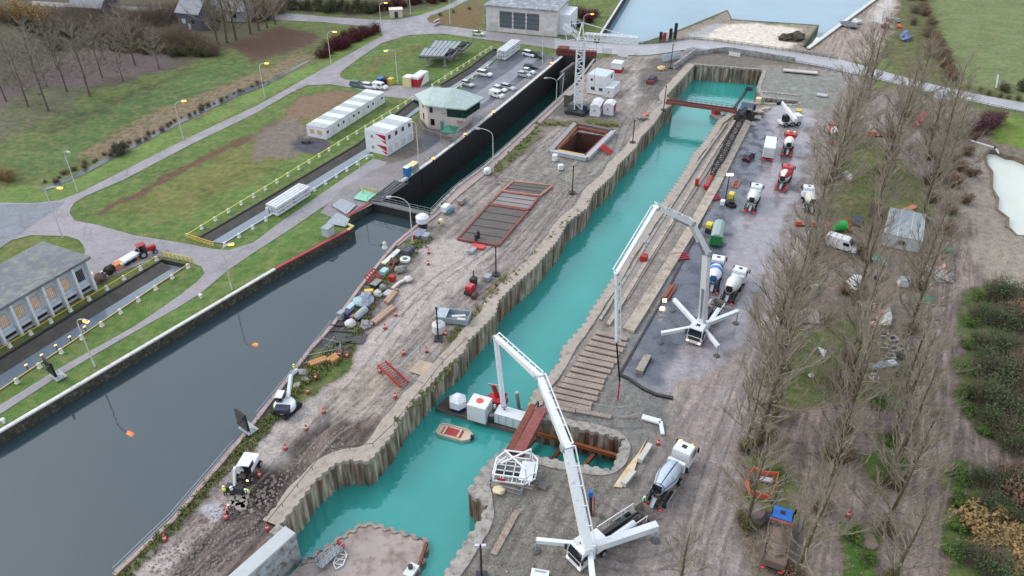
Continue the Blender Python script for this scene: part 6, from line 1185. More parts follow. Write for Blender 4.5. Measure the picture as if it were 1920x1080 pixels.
mat_panel('near grey mat with red edge beams over the covered pit', [(858, 450), (916, 386), (990, 397), (935, 462)], MG, ribs=4); mat_panel('middle paler mat of the covered pit', [(918, 384), (940, 362), (1010, 371), (992, 395)], MG2, ribs=2); mat_panel('far grey mat of the covered pit with a rusty edge', [(942, 360), (962, 342), (1036, 350), (1012, 369)], MG, frame=M('rust_pale', (176, 128, 110), .8, .2), ribs=2)
# guide beams of the right quay, planks
def strip(label, pts, w, h, m, name='guide_beam', cat='concrete beam'):
    p = PL(pts); t = thing(name, label, cat, p[0]); o = MB()
    for a, b in zip(p[:-1], p[1:]): o.bar((a.x, a.y, h/2), (b.x, b.y, h/2), w, h)
    o.build('beam', m, t, world=True); return t
strip('wide pale concrete beam between the quay and the asphalt yard', [(1404, 226), (1340, 352), (1288, 445), (1200, 588), (1178, 622)], 1.9, .5, M('pale_concrete', (178, 168, 154), .85, .14, .4, bump=.2, stain=(140, 128, 116), st_amt=.5)); strip('narrow concrete rail bed in the middle of the right quay', [(1378, 226), (1330, 300), (1225, 470), (1140, 610)], .7, .25, M('pale_concrete', (178, 168, 154))); strip('narrow worn rail bed close to the right dock edge', [(1362, 232), (1310, 305), (1205, 470), (1125, 600)], .5, .2, CONC())
strip('flat grey slab path along the right quay', [(1352, 270), (1255, 415), (1165, 560)], 2.2, .08, M('slab_grey', (146, 138, 132), .85, .15, .4), 'slab_path', 'path')
PLM = M('weathered_beam', (158, 144, 134), .9, .22, 1.2, stain=(120, 104, 94), st_amt=.45)
pr = thing('timber_mat', 'flat concrete plank across the quay', 'plank', (0, 0, 0)); bpy.data.objects.remove(pr)
for k in range(14):
    u = k/13; a = P(1116-94*u, 624+128*u); b = P(1178-70*u-(14 if k > 8 else 0)*0, 638+132*u); a, b = a.lerp(b, .02), b
    t = thing('plank', '%s plank of the row on the right quay, counted from the far end' % ORD[k], 'plank', (a+b)/2, heading(a, b)+rnd.uniform(-.03, .03), 'planks laid side by side on the right quay'); L = (b-a).length*rnd.uniform(.92, 1.05); ww = rnd.uniform(.85, 1.15); MB().box((0, 0, .16), (L, ww, .3), rx=rnd.uniform(-.06, .06)).build('board', PLM, t, bevel=.04); MB().box((-L*.35, 0, .02), (.3, ww*1.05, .06)).build('bearer', DK(), t)
strip('long plank lying across the foot of the plank row', [(1030, 762), (1078, 772)], .7, .25, PLM, 'plank', 'plank'); strip('long plank at the right end below the plank row', [(1080, 771), (1146, 783)], .8, .25, PLM, 'plank', 'plank')
strip('black rubber kerb line curving round the lower end of the dark asphalt', [(1160, 702), (1180, 712), (1205, 730), (1232, 742), (1262, 748)], .45, .3, DK(), 'rubber_kerb', 'kerb')
strip('thin dark edge along the left side of the dark asphalt', [(1392, 240), (1300, 452), (1235, 575), (1163, 700)], .3, .2, DK(), 'rubber_kerb', 'kerb')
# ---------------------------------------------------------------- small gear
def cone(label, x, y, z=0, g='red and white traffic markers along the works road'):
    t = thing('traffic_marker', label, 'traffic cone', P(x, y, z), rnd.uniform(0, 6), g); MB().box((0, 0, .05), (.5, .5, .1)).build('foot', BLK(), t); MB().cyl((0, 0, .1), (0, 0, 1.0), .26, .1, 8).build('cone', M('cone_red', (226, 70, 62), .5), t); MB().cyl((0, 0, .45), (0, 0, .65), .2, .165, 8).build('band', white(), t)
for x, y, lb in ((744, 546, 'beside the short timber beams'), (742, 592, 'on the road edge right of the long timber beams'), (722, 616, 'on the road edge below the long timber beams'), (804, 475, 'right of the dark machine near the lamp'), (803, 496, 'on the road edge level with the white tyre'), (713, 698, 'left of the red stair'), (757, 664, 'above the red stair'), (800, 660, 'on the dock side above the red stair'), (836, 628, 'right of the white round tank'), (741, 745, 'on the weedy strip by the wavy wall'), (607, 774, 'at the top of the cut bank'), (575, 806, 'halfway along the cut bank'), (637, 667, 'left of the pair by the fence'), (651, 669, 'right of the pair by the fence'), (592, 710, 'in front of the tracked excavator arm'), (487, 893, 'beside the wheeled excavator'), (536, 842, 'behind the wheeled excavator on the cut bank'), (502, 993, 'on the corner of the concrete return wall'), (866, 384, 'in front of the grey barrel by the lock'), (1234, 833, 'between the inner pit and the silver mixer'), (310, 1013, 'near the canal edge at the bottom'), (1590, 968, 'under the trees at the bottom right'), (425, 972, 'beside the puddle near the workers'), (578, 737, 'on the road beside the tracked excavator')):
    cone('red traffic marker '+lb, x, y)
def bag(name, label, cat, x, y, r, m, z=0, seed=0, amp=.22, m2=None):
    t = thing(name, label, cat, P(x, y, z), rnd.uniform(0, 6)); r = tuple(q*.8 for q in r); MB().blob((0, 0, r[2]*.75), r, seed or x*.37+y, amp, 3).build('body', m, t, smooth=False); MB().box((0, 0, .05), (r[0]*1.5, r[1]*1.5, .12)).build('base', m2 or WOOD(), t); return t
def crate(name, label, cat, x, y, d, m, rz=None, lid=None, z=0):
    d = tuple(q*.86 for q in d)
    return prop(name, label, cat, x, y, [('body', m, lambda q: q.box((0, 0, d[2]/2+.08), d)), ('lid', lid or m, lambda q: q.box((0, 0, d[2]+.12), (d[0]*1.04, d[1]*1.04, .08))), ('skid', DK(), lambda q: q.box((0, -d[1]*.3, .04), (d[0]*.95, .15, .09)).box((0, d[1]*.3, .04), (d[0]*.95, .15, .09)))], rz, z)
LB = M('light_blue', (170, 204, 212), .5, .08); TARP = M('tarp_bluegrey', (126, 138, 158), .6, .2, 1, stain=(172, 180, 190), st_amt=.4); SCR = M('scrap_grey', (132, 130, 128), .7, .3, 1.5, stain=(190, 188, 184), st_amt=.4); WB = M('bag_white', (208, 208, 204), .7, .08, 1)
t = prop('mortar_silo', 'white domed tank on a dark stand beside the tall lamp', 'tank', 793, 426, [('dome', white(), lambda m: m.lathe((0, 0, 1.0), (0, 0, 2.8), [(0, .5), (.15, 1.25), (.75, 1.3), (1, .7)], 12)), ('stand', DK(), lambda m: m.cyl((0, 0, 0), (0, 0, 1), .9, n=6))])
crate('generator', 'flat grey machine platform beside the domed tank', 'machine', 786, 441, (3.2, 1.8, .6), TARP); crate('pallet_box', 'pale grey crate at the foot of the domed tank', 'crate', 799, 447, (1.8, 1.4, .9), GALV())
prop('warning_sign', 'red and white sign at the foot of the tall lamp', 'sign', 776, 455, [('panel', redm, lambda m: m.box((0, 0, 1.0), (1.1, .08, .9))), ('post', GALV(), lambda m: m.box((0, .06, .5), (.08, .06, 1)))])
prop('signal_buoy', 'white rounded signal on a post at the pink canal edge', 'signal', 723, 477, [('post', GALV(), lambda m: m.cyl((0, 0, 0), (0, 0, 1.2), .08)), ('float', WB, lambda m: m.lathe((0, 0, 1.0), (0, 0, 2.8), [(0, .3), (.25, .55), (.55, .3), (.8, .38), (1, .1)], 10))])
prop('long_board', 'long white green panel lying on the grass by the canal edge', 'panel', 734, 484, [('board', M('panel_mint', (222, 230, 218), .5, .04), lambda m: m.box((0, 0, .3), (5.2, .9, .3))), ('bearer', WOOD(), lambda m: m.box((-1.6, 0, .07), (.2, 1, .14)).box((1.6, 0, .07), (.2, 1, .14)))], rz=heading(P(722, 495), P(747, 473)))
crate('generator', 'dark engine unit beside the white tyre ring', 'machine', 765, 476, (2.6, 2.0, 1.3), M('dark_engine', (66, 66, 76), .6, .3, 2, stain=(130, 130, 140), st_amt=.35))
prop('tyre', 'white painted tyre lying beside the dark engine unit', 'tyre', 760, 489, [('ring', white(), lambda m: m.lathe((0, 0, .05), (0, 0, .5), [(0, .5), (0, .95), (1, .95), (1, .5), (0, .5)], 14, close=False)), ('hole', BLK(), lambda m: m.cyl((0, 0, .02), (0, 0, .1), .5))])
prop('frame_rack', 'rusty angle frame between the long panel and the grey tank', 'rack', 734, 502, [('frame', RB, lambda m: [m.bar((-1.2, y, 0), (1.0, y, 1.5), .18) for y in (-.5, .5)]+[m.bar((x, -.5, .8+x*.6), (x, .5, .8+x*.6), .14) for x in (-.6, .2, .8)]), ('crate', DK(), lambda m: m.box((1.2, 0, .4), (1.2, 1.1, .8)))])
crate('tool_box', 'light blue box near the red pipe frame', 'box', 721, 513, (1.7, 1.2, .8), LB); bag('tarp_heap', 'grey covered tank right of the rusty angle frame', 'heap', 751, 509, (1.5, .9, .8), SCR)
prop('pipe_cradle', 'bright red tubular frame at the pink canal edge', 'frame', 699, 527, [('tubes', RED(), lambda m: [m.bar((x, -.8, .1), (x+.3, .8, 1.4), .16) for x in (-1.4, -.7, 0, .7, 1.4)]+[m.bar((-1.4, -.8, .1), (1.4, -.8, .1), .16), m.bar((-1.1, .8, 1.4), (1.7, .8, 1.4), .16), m.bar((-1.3, 0, .8), (1.5, 0, .8), .14)]), ('foot', DK(), lambda m: m.box((0, 0, .05), (2.8, 1.2, .08)))])
crate('tool_box', 'dark lidded box below the red tubular frame', 'box', 706, 537, (2.2, 1.4, .9), DK(), lid=SCR); crate('fuel_tank', 'small bright red tank left of the white bag', 'tank', 736, 526, (1.1, 1.1, 1.0), RED())
prop('concrete_kerb', 'white bent kerb piece below the small red tank', 'kerb', 745, 535, [('kerb', WB, lambda m: m.bar((-1.5, 0, .2), (.6, 0, .2), .5, .4).bar((.6, 0, .2), (1.6, -.5, .25), .5, .4)), ('foot', SCR, lambda m: m.box((0, 0, .02), (2, .6, .05)))])
bag('big_bag', 'plump white bag at the end of the quay storage strip', 'bag', 766, 527, (.9, .9, .7), WB); crate('foam_block', 'yellow block beside the canal edge', 'block', 692, 549, (1.7, .8, .5), M('foam_yellow', (232, 196, 84), .6), rz=.1)
bag('big_bag', 'grey bag right of the yellow block', 'bag', 718, 543, (.8, .8, .8), SCR); bag('big_bag', 'whitish bag below the yellow block', 'bag', 709, 555, (.9, .9, .9), M('bag_dull', (196, 194, 190), .8, .1)); crate('pallet', 'pale pallet beside the short timber beams', 'pallet', 727, 552, (1.8, 1.2, .35), M('pallet_grey', (186, 186, 190), .8))
bag('tarp_heap', 'blue grey tarpaulin heap, largest in the storage strip', 'heap', 686, 568, (2.6, 1.6, 1.1), TARP, amp=.3); bag('tarp_heap', 'pale blue sheeted box at the left of the big tarpaulin heap', 'heap', 674, 572, (1.4, 1.2, 1.1), LB, amp=.12)
crate('tool_box', 'white low box at the canal edge', 'box', 661, 575, (1.2, .9, .5), white()); crate('tool_box', 'pale cyan low box at the canal edge', 'box', 657, 581, (1.4, 1.0, .7), LB); prop('gas_tank', 'grey green horizontal cylinder tank below the tarpaulin heap', 'tank', 678, 594, [('tank', M('tank_grey', (160, 172, 174), .5, .15), lambda m: m.lathe((-1.5, 0, .8), (1.5, 0, .8), [(0, .2), (.08, .6), (.92, .6), (1, .2)], 12)), ('saddle', DK(), lambda m: m.box((-.8, 0, .15), (.25, 1, .3)).box((.8, 0, .15), (.25, 1, .3)))])
crate('tool_box', 'navy blue chest next to the railing', 'box', 652, 594, (1.6, 1.3, 1.1), M('chest_navy', (60, 72, 104), .5)); crate('gas_rack', 'white gas bottle cabinet at the railing', 'cabinet', 641, 598, (1.3, 1.0, 1.5), GALV()); crate('tool_box', 'small pinkish box between the navy chest and the cylinder tank', 'box', 661, 597, (.9, .6, .5), M('pink_box', (216, 130, 120), .6))
bag('big_bag', 'bright white square bag at the end of the black sheeting', 'bag', 658, 611, (1.2, 1.0, .9), WB, amp=.1); bag('scrap_heap', 'white and grey scrap beside the long timber beams', 'heap', 687, 611, (1.5, 1.0, .5), SCR, amp=.4)
def beams(label, a, b, n, w, h, m): 
    A, B = P(*a), P(*b); t = thing('timber_beams', label, 'beam', A, heading(A, B)); L = (B-A).length
    for k in range(n): MB().b2(rnd.uniform(-.2, .2), L+rnd.uniform(-.2, .2), (k-n/2)*w*1.1, (k-n/2)*w*1.1+w, .02, .02+h).build('beam', m, t)
TP = M('timber_pink', (176, 146, 126), .8, .15, 1.5)
beams('pair of short timber beams above the long ones', (724, 569), (741, 549), 2, .5, .45, TP); beams('pair of long timber beams beside the works road', (700, 607), (738, 577), 2, .5, .45, TP); beams('orange brown timber bench by the fence', (580, 686), (611, 675), 2, .5, .5, M('timber_orange', (186, 138, 92), .8, .15)); beams('short orange timber stack right of the bench', (618, 680), (633, 670), 2, .6, .6, M('timber_orange', (186, 138, 92)))
for k, (a, b, lb) in enumerate((((618, 611), (665, 613), 'upper'), ((622, 622), (680, 626), 'middle'), ((630, 645), (660, 641), 'lower'))): strip('%s dark tube lying on the black sheeting at the canal edge' % lb, [a, b], .22, .25, DK(), 'steel_tube', 'tube')
railing('site_fence', 'thin wire fence panel standing by the black sheeting', PL([(608, 648), (640, 656), (640, 668), (570, 682)]), h=1.5, rails=(.1, 1), step=2.5, cat='fence')
for lb, pts_ in (('black ground sheet at the canal edge, upper piece', [(625, 622), (690, 626), (680, 645), (632, 640)]), ('black ground sheet at the canal edge, lower piece', [(625, 650), (655, 646), (658, 662), (628, 668)])):
    p = PL(pts_, .06); t = MB().prism(p, .05, .09).build('ground_sheet', M('black_sheet', (72, 72, 76), .6, .3, .8), None); tag(t, lb, 'sheet')
# stair, skip, tank, machines
A = P(738, 708); t = thing('steel_stair', 'dark red steel stair lying beside the wavy wall', 'stair', A, heading(P(762, 708), P(728, 682))); o = MB(); [o.bar((-2.6, y, .3), (2.8, y, 1.1), .14, .4) for y in (-.7, .7)]; o.build('stringer', RED(), t); o = MB(); [o.bar((-2.4+k*.45, -.7, .35+k*.07), (-2.4+k*.45, .7, .35+k*.07), .2, .08) for k in range(12)]; o.build('steps', M('step_rust', (140, 84, 84), .7), t)
A = P(790, 690); t = thing('scaffold_guard', 'grey pipe frame round a hole beside the wavy wall', 'frame', A, AZ); o = MB(); [o.bar(a_, b_, .12) for a_, b_ in (((-3, -2, .3), (-3, 2, 1.6)), ((-3, 2, 1.6), (3, 2, 1.4)), ((3, 2, 1.4), (3, -2, .3)), ((-3, 2, 0), (-3, 2, 1.6)), ((3, 2, 0), (3, 2, 1.4)))]; o.build('pipes', GALV(), t); MB().box((0, 0, .06), (3, 2.4, .1)).build('plate', M('tan_plate', (180, 162, 140), .8), t)
A = P(853, 600); t = thing('skip_container', 'open pale grey steel skip with boards inside', 'skip', A, heading(P(832, 595), P(875, 600))); o = MB(); o.b2(-2.9, 2.4, -1.3, 1.3, .1, .25); [o.b2(-2.9, 2.4, s*1.3-.06, s*1.3+.06, .25, 1.2) for s in (-1, 1)]; [o.b2(x-.06, x+.06, -1.24, 1.24, .25, 1.2) for x in (-2.9, 2.4)]; o.build('shell', M('skip_grey', (150, 162, 172), .5, .15, 1), t); MB().box((-2.0, 0, 1.2), (1.7, 2.6, .12)).build('lid', M('skip_lid', (172, 184, 192), .5), t); MB().box((.6, .2, .6), (2.2, .5, .5), .3).box((1.2, -.6, .5), (1.4, .8, .5)).build('boards', WB, t)
prop('water_tank', 'white round tank beside the dark mast', 'tank', 823, 622, [('tank', WB, lambda m: m.lathe((0, 0, 0), (0, 0, 1.9), [(0, .95), (.1, 1.1), (.8, 1.1), (1, .7)], 8)), ('lid', GALV(), lambda m: m.cyl((0, 0, 1.9), (0, 0, 1.98), .5))])
prop('plate_compactor', 'small red machine in the middle of the works', 'machine', 882, 549, [('body', RED(), lambda m: m.box((0, 0, .8), (1.6, 1.2, 1.2))), ('hood', M('hood_pink', (206, 90, 90), .4), lambda m: m.box((0, 0, 1.5), (1.2, 1.0, .25))), ('wheel', BLK(), lambda m: m.cyl((-.8, -.7, .35), (-.8, .7, .35), .35))]); prop('bucket', 'dark round bucket lying right of the small red machine', 'bucket', 890, 560, [('shell', M('bucket_brown', (92, 66, 58), .8), lambda m: m.cyl((-.4, 0, .4), (.5, .2, .5), .5, n=12)), ('rim', DK(), lambda m: m.cyl((.45, .2, .5), (.55, .22, .5), .55, n=12))])
prop('drill_unit', 'black and red drilling unit beyond the small red machine', 'machine', 888, 536, [('body', DK(), lambda m: m.box((0, 0, .9), (1.2, .9, 1.6))), ('mast', DK(), lambda m: m.bar((.2, 0, 1), (.8, .4, 2.6), .2)), ('tank', RED(), lambda m: m.box((-.8, -.3, .4), (.8, .7, .8)))]); crate('pallet_box', 'pale crate beside the mast near the mats', 'crate', 914, 524, (1.6, 1.3, .8), GALV()); crate('tool_box', 'pale grey box at the near end of the red edged mat', 'box', 886, 473, (2.0, 1.1, .6), GALV())
beams('red steel beams piled at the near corner of the red edged mat', (886, 462), (908, 466), 3, .4, .4, M('beam_bright_red', (206, 80, 76), .6)); prop('hoist_pair', 'two short dark bollards on the near edge of the mat', 'bollard', 895, 452, [('bollard', DK(), lambda m: m.cyl((-.5, 0, 0), (-.5, 0, 1.7), .3)), ('bollard', DK(), lambda m: m.cyl((.8, .2, 0), (.8, .2, 1.7), .3))])
prop('compressor', 'blue and white compressor on the works side of the lock head', 'machine', 836, 398, [('body', white(), lambda m: m.box((0, 0, 1), (1.8, 1.3, 1.2))), ('tank', M('steel_blue2', (80, 118, 150), .5), lambda m: m.cyl((-1.0, -1.0, .5), (1.2, -1.0, .5), .4)), ('exhaust', DK(), lambda m: m.box((.9, .9, .8), (1, .8, 1.4)))]); prop('cable_roll', 'cream cable roll left of the red edged mats', 'roll', 826, 421, [('roll', M('roll_cream', (214, 206, 170), .6), lambda m: m.cyl((-.5, 0, .6), (.5, 0, .6), .6, n=14)), ('core', DK(), lambda m: m.cyl((-.55, 0, .6), (.55, 0, .6), .2))]); crate('barrel_pallet', 'grey barrels on a pallet by the works side railing', 'pallet', 866, 380, (2.4, 1.2, .8), SCR); prop('white_pump', 'rounded white pump housing by the lock railing', 'machine', 914, 326, [('body', white(), lambda m: m.lathe((0, 0, 0), (0, 0, 1.5), [(0, .6), (.3, .85), (.8, .8), (1, .4)], 12)), ('outlet', GALV(), lambda m: m.cyl((0, 0, .8), (-1.1, -.4, .8), .15))])
crate('white_box', 'small white cube below the open shaft', 'box', 1040, 301, (1.4, 1.1, 1.5), white()); crate('white_box', 'second small white cube below the open shaft, tilted', 'box', 1051, 318, (1.2, 1.1, 1.2), white(), rz=.2); prop('rebar_bundle', 'red steel pieces leaning beside the open shaft', 'steel bundle', 1135, 285, [('bars', RED(), lambda m: [m.bar((-1+k*.5, -1.4, .1), (k*.5, 1.4, .9), .2) for k in range(5)]), ('bearer', WOOD(), lambda m: m.box((0, -.6, .08), (3, .2, .14)))])
prop('life_boat', 'rusty skip with blue load on the slope beside the dock', 'skip', 1222, 153, [('shell', RUST(), lambda m: m.prism([(-2.4, -1), (2.2, -1), (2.8, 0), (2.2, 1), (-2.4, 1)], .1, 1.0)), ('load', M('load_navy', (50, 52, 84), .6), lambda m: m.box((0, 0, 1.1), (3.2, 1.4, .5)))]); bag('sand_heap', 'tan heap beside the wide pale banner', 'heap', 1240, 130, (2.2, 1.4, .7), M('tan_load', (206, 176, 126), .9)); bag('scrap_heap', 'white and orange scrap on the dock side below the huts', 'heap', 1204, 223, (1.6, 1.4, .7), SCR, amp=.4); beams('small red plates beside the scrap below the huts', (1206, 218), (1212, 214), 2, .5, .3, ORG())
# right bank
prop('compressor', 'yellow compressor beside the floodlight mast', 'machine', 1370, 374, [('body', M('comp_yellow', (226, 206, 70), .5), lambda m: m.box((0, 0, .9), (1.5, 1.0, 1.2))), ('wheel', BLK(), lambda m: m.cyl((0, -.6, .3), (0, .6, .3), .3))]); crate('tool_box', 'white box on the yard beside the floodlight mast', 'box', 1354, 384, (1.3, 1.0, 1.0), white()); prop('hose_heap', 'black hose coil right of the floodlight mast', 'hose', 1371, 386, [('coil', BLK(), lambda m: [m.lathe((0, 0, .1+k*.14), (0, 0, .22+k*.14), [(0, .6), (0, 1.1-k*.1), (1, 1.1-k*.1), (1, .6)], 14, close=False) for k in range(3)]), ('pump', DK(), lambda m: m.box((.9, .2, .4), (1.2, .8, .7)))])
prop('rebar_ladder', 'orange rusty ladder frame on the dark asphalt', 'frame', 1380, 346, [('frame', M('frame_orange', (190, 112, 84), .7), lambda m: [m.bar((-1.8, y, .15), (1.8, y, .15), .18) for y in (-.55, .55)]+[m.bar((x, -.55, .15), (x, .55, .15), .14) for x in (-1.7, -.8, 0, .8, 1.7)]), ('bearer', WOOD(), lambda m: m.box((0, 0, .03), (.2, 1.2, .06)))])
for lb, x, y in (('beside the floodlight mast', 1338, 372), ('level with the green tank trailer', 1277, 483)):
    prop('barrier_stack', 'stack of flat red barriers '+lb, 'barriers', x, y, [('barrier', M('barrier_red', (176, 70, 76), .6), lambda m, k=k: m.box((0, (k-1.5)*.55, .2+.05*k), (2.6, .16, .35))) for k in range(4)]+[('foot', DK(), lambda m: m.box((0, 0, .03), (2, 2, .05)))], rz=.25)
prop('light_tower', 'small red generator with a folded pale light mast on the quay', 'light tower', 1207, 489, [('body', RED(), lambda m: m.box((0, 0, .7), (1.4, 1.1, 1.1))), ('mast', GALV(), lambda m: m.cyl((.2, 0, 1), (.2, 0, 4.4), .07)), ('lamp_bar', GALV(), lambda m: m.box((.2, 0, 4.4), (2.6, .3, .3))), ('wheel', BLK(), lambda m: m.cyl((0, -.6, .25), (0, .6, .25), .25))]); prop('fire_post', 'small red post box at the tip of the lattice boom', 'box', 1306, 348, [('body', RED(), lambda m: m.box((0, 0, .8), (.7, .7, 1.6))), ('base', DK(), lambda m: m.box((0, 0, .05), (1, 1, .1)))])
A, B = P(1340, 466), P(1348, 430); t = thing('tank_trailer', 'green tank trailer with a grey top on the asphalt yard', 'trailer', A, heading(A, B)); MB().b2(0, 6.0, -1.15, 1.15, .7, 1.9).build('body', GRN(), t, bevel=.08); MB().lathe((0, 0, 1.9), (6.0, 0, 1.9), [(0, 1.15), (1, 1.15)], 10, -math.pi/2 if False else 0, 2*math.pi).build('barrel', M('barrel_top', (150, 172, 168), .5, .1, 1), t); MB().b2(-.04, .04, -1.1, 1.1, .7, 2.6).build('end_plate', GRN(), t); [wheel(t, x, s*1.0, .45, .3) for x in (1.2, 2.4) for s in (-1, 1)]
prop('pump_skid', 'yellow and dark pump skid behind the green tank trailer', 'machine', 1331, 432, [('body', M('comp_yellow', (226, 206, 70)), lambda m: m.box((0, .3, 1.1), (1.6, 1.1, .8))), ('skid', DK(), lambda m: m.box((0, -.2, .4), (2.6, 1.8, .8)))])
prop('pipe_bundle', 'bundle of orange brown pipes beside the far pump leg', 'pipes', 1254, 551, [('pipe', M('pipe_brown', (150, 92, 70), .7), lambda m, k=k: m.cyl((-2.2, (k-1)*.45, .25+(.3 if k == 1 else 0)), (2.2, (k-1)*.45, .25+(.3 if k == 1 else 0)), .24, n=10)) for k in range(3)], rz=heading(P(1245, 562), P(1263, 535)))
for lb, x, y in (('upper of the two lit work lights at the end of the brown pipes', 1245, 571), ('lower of the two lit work lights at the end of the brown pipes', 1240, 586)):
    prop('work_light', lb, 'work light', x, y, [('head', DK(), lambda m: m.box((0, .08, .9), (.6, .2, .6))), ('lens', M('flood_yellow', (255, 244, 170), .3, em=(255, 240, 170), ems=7), lambda m: m.box((0, -.06, .9), (.6, .1, .6))), ('stand', DK(), lambda m: m.cyl((0, .08, 0), (0, .08, .7), .05))], rz=0)
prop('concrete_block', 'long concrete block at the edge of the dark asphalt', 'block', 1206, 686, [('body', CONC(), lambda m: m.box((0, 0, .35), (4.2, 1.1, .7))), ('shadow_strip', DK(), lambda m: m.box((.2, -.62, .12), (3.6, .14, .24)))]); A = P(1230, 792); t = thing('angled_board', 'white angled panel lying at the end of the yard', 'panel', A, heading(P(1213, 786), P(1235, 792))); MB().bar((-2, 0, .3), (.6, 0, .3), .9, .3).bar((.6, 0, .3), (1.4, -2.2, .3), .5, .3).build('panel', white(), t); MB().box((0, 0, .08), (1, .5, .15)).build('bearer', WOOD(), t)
for lb, a, b, w_ in (('upper curved pale barrier element right of the inner pit', (1199, 868), (1218, 838), .7), ('lower pale barrier element right of the inner pit', (1168, 912), (1188, 888), .7)): strip(lb, [a, b], w_, .7, M('pale_barrier', (206, 202, 194), .8, .12), 'barrier_element', 'barrier')
p = PL([(1214, 820), (1196, 850), (1172, 880), (1150, 912), (1166, 914), (1190, 880), (1200, 850)], .09); t = MB().prism(p, .0, .12).build('spill_sheet', M('cement_spill', (214, 202, 176), .8, .15, .4, stain=(214, 168, 96), st_amt=.5), None); tag(t, 'cream and ochre spill strip along the right side of the inner pit', 'spill')
bag('sand_bag', 'cream plump sack on the near right capping', 'bag', 936, 922, (1.0, .8, .6), M('cream_sack', (222, 206, 170), .8)); A, B = P(1104, 916), P(1108, 966); t = thing('hydraulic_jack', 'blue and dark steel prop standing beside the near boom', 'prop', B, 0); MB().cyl((0, 0, 0), (-.2, .5, 3.2), .16).build('tube', DK(), t); MB().box((-.2, .5, 3.3), (.5, .5, .8)).build('head', BLUE(), t); MB().cyl((.35, 0, 0), (.3, .4, 2.8), .07).build('rod', M('rod_red', (190, 70, 80), .5), t)
prop('hinged_board', 'white hinged panel at the bottom edge beside the near pump', 'panel', 1012, 1080, [('panel', white(), lambda m: m.box((0, 0, .3), (2.0, 1.2, .2))), ('handle', GALV(), lambda m: m.box((0, .3, .43), (1.2, .2, .06)))], rz=-.2)
for lb, pts_ in (('long buried plank strip on the near right quay', [(970, 958), (925, 1040)]), ('grey slab edge on the near right quay', [(1000, 915), (940, 900)])): strip(lb, pts_, .8, .12, PLM, 'slab_strip', 'slab')
crate('ramp_plate', 'small square rubber plate beside the near boom', 'plate', 1018, 912, (1.3, 1.2, .1), M('rubber_grey', (110, 106, 104), .8))
prop('barge_slab', 'flat pale slab lying beyond the far right niche', 'slab', 1500, 137, [('slab', M('slab_pale', (190, 184, 178), .8), lambda m: m.box((0, 0, .5), (9.5, 2.0, .3))), ('bearer', DK(), lambda m: m.box((0, 0, .2), (9, 1.4, .4)))], rz=-.28); crate('pallet', 'pale pallet near the far right niche', 'pallet', 1541, 180, (3, 2, .3), M('pallet_grey', (186, 186, 190)), rz=-.4); crate('ballast', 'yellow block behind the mobile crane', 'block', 1497, 212, (2.2, 1.5, .9), YEL()); crate('cream_tank', 'cream box behind the crawler crane', 'box', 1421, 194, (1.8, 1.5, 1.6), M('cream_box2', (232, 214, 176), .6))
for k, (x, y) in enumerate(((1408, 214), (1416, 222), (1424, 212), (1404, 232), (1435, 206))): bag('timber_heap', '%s pile of pale broken boards round the crawler crane, counted along the quay' % ORD[k], 'heap', x, y, (1.8, .9, .5), M('board_pale', (200, 186, 172), .8, .2, 1.5, stain=(150, 130, 116), st_amt=.4), amp=.5)
# storage under the trees
prop('cable_reel', 'bright green cable reel inside an orange frame', 'reel', 1572, 432, [('reel', M('reel_green', (40, 176, 76), .5), lambda m: m.lathe((-1.1, 0, 1.1), (1.1, 0, 1.1), [(0, 1.0), (1, 1.0)], 16)), ('frame', ORG(), lambda m: [m.bar(a_, b_, .16) for a_, b_ in (((-2.2, -.2, .1), (-1.9, 2.4, .1)), ((-1.9, 2.4, .1), (2.4, 1.9, .1)), ((2.4, 1.9, .1), (1.9, -.6, .1)), ((-2.2, -.2, .1), (-2.2, -.2, 1.2)), ((-1.9, 2.4, .1), (-1.9, 2.4, 1.3)), ((-2.2, -.2, 1.2), (-1.9, 2.4, 1.3)), ((-1.9, 2.4, 1.3), (2.4, 1.9, 1.3)), ((2.4, 1.9, .1), (2.4, 1.9, 1.3)))])], rz=0)
bag('tarp_heap', 'long dark grey tarpaulin right of the green reel', 'heap', 1607, 416, (2.8, 1.1, .7), M('tarp_dark', (78, 84, 96), .6, .2), amp=.3); beams('orange beams on the heap behind the grey cabin', (1686, 400), (1716, 388), 3, .35, .35, M('beam_salmon', (206, 128, 108), .7)); bag('scrap_heap', 'grey and white scrap heap behind the grey cabin', 'heap', 1712, 408, (3.2, 1.8, .9), SCR, amp=.45)
bag('net_heap', 'pale green netting heap in front of the grey cabin', 'heap', 1646, 492, (1.9, 1.4, .8), M('net_green', (96, 150, 136), .7, .3, 2, stain=(210, 226, 222), st_amt=.45), amp=.4); bag('net_heap', 'small green netting heap beside the right hand track', 'heap', 1777, 474, (1.0, 1.2, .9), M('net_green2', (70, 124, 96), .7), amp=.2); bag('net_heap', 'flat green netting beside the scrap near the right track', 'heap', 1735, 562, (1.8, 1.3, .35), M('net_green2', (70, 124, 96)), amp=.3)
bag('bag_row', 'row of white stuffed bags on the bare soil patch', 'heap', 1603, 534, (2.7, 1.5, .8), WB, amp=.45); bag('big_bag', 'small white bag left of the bag row', 'bag', 1527, 540, (.9, .8, .6), M('bag_dull', (196, 194, 190))); crate('white_bin', 'tall white bin standing in the clearing', 'bin', 1692, 535, (1.9, 1.7, 1.5), white(), rz=-.15, lid=GALV())
prop('tyre', 'dark ring lying between the netting and the white bin', 'tyre', 1648, 524, [('ring', BLK(), lambda m: m.lathe((0, 0, .02), (0, 0, .4), [(0, .45), (0, .85), (1, .85), (1, .45), (0, .45)], 12, close=False)), ('mud', WOOD(), lambda m: m.cyl((0, 0, 0), (0, 0, .06), .5))])
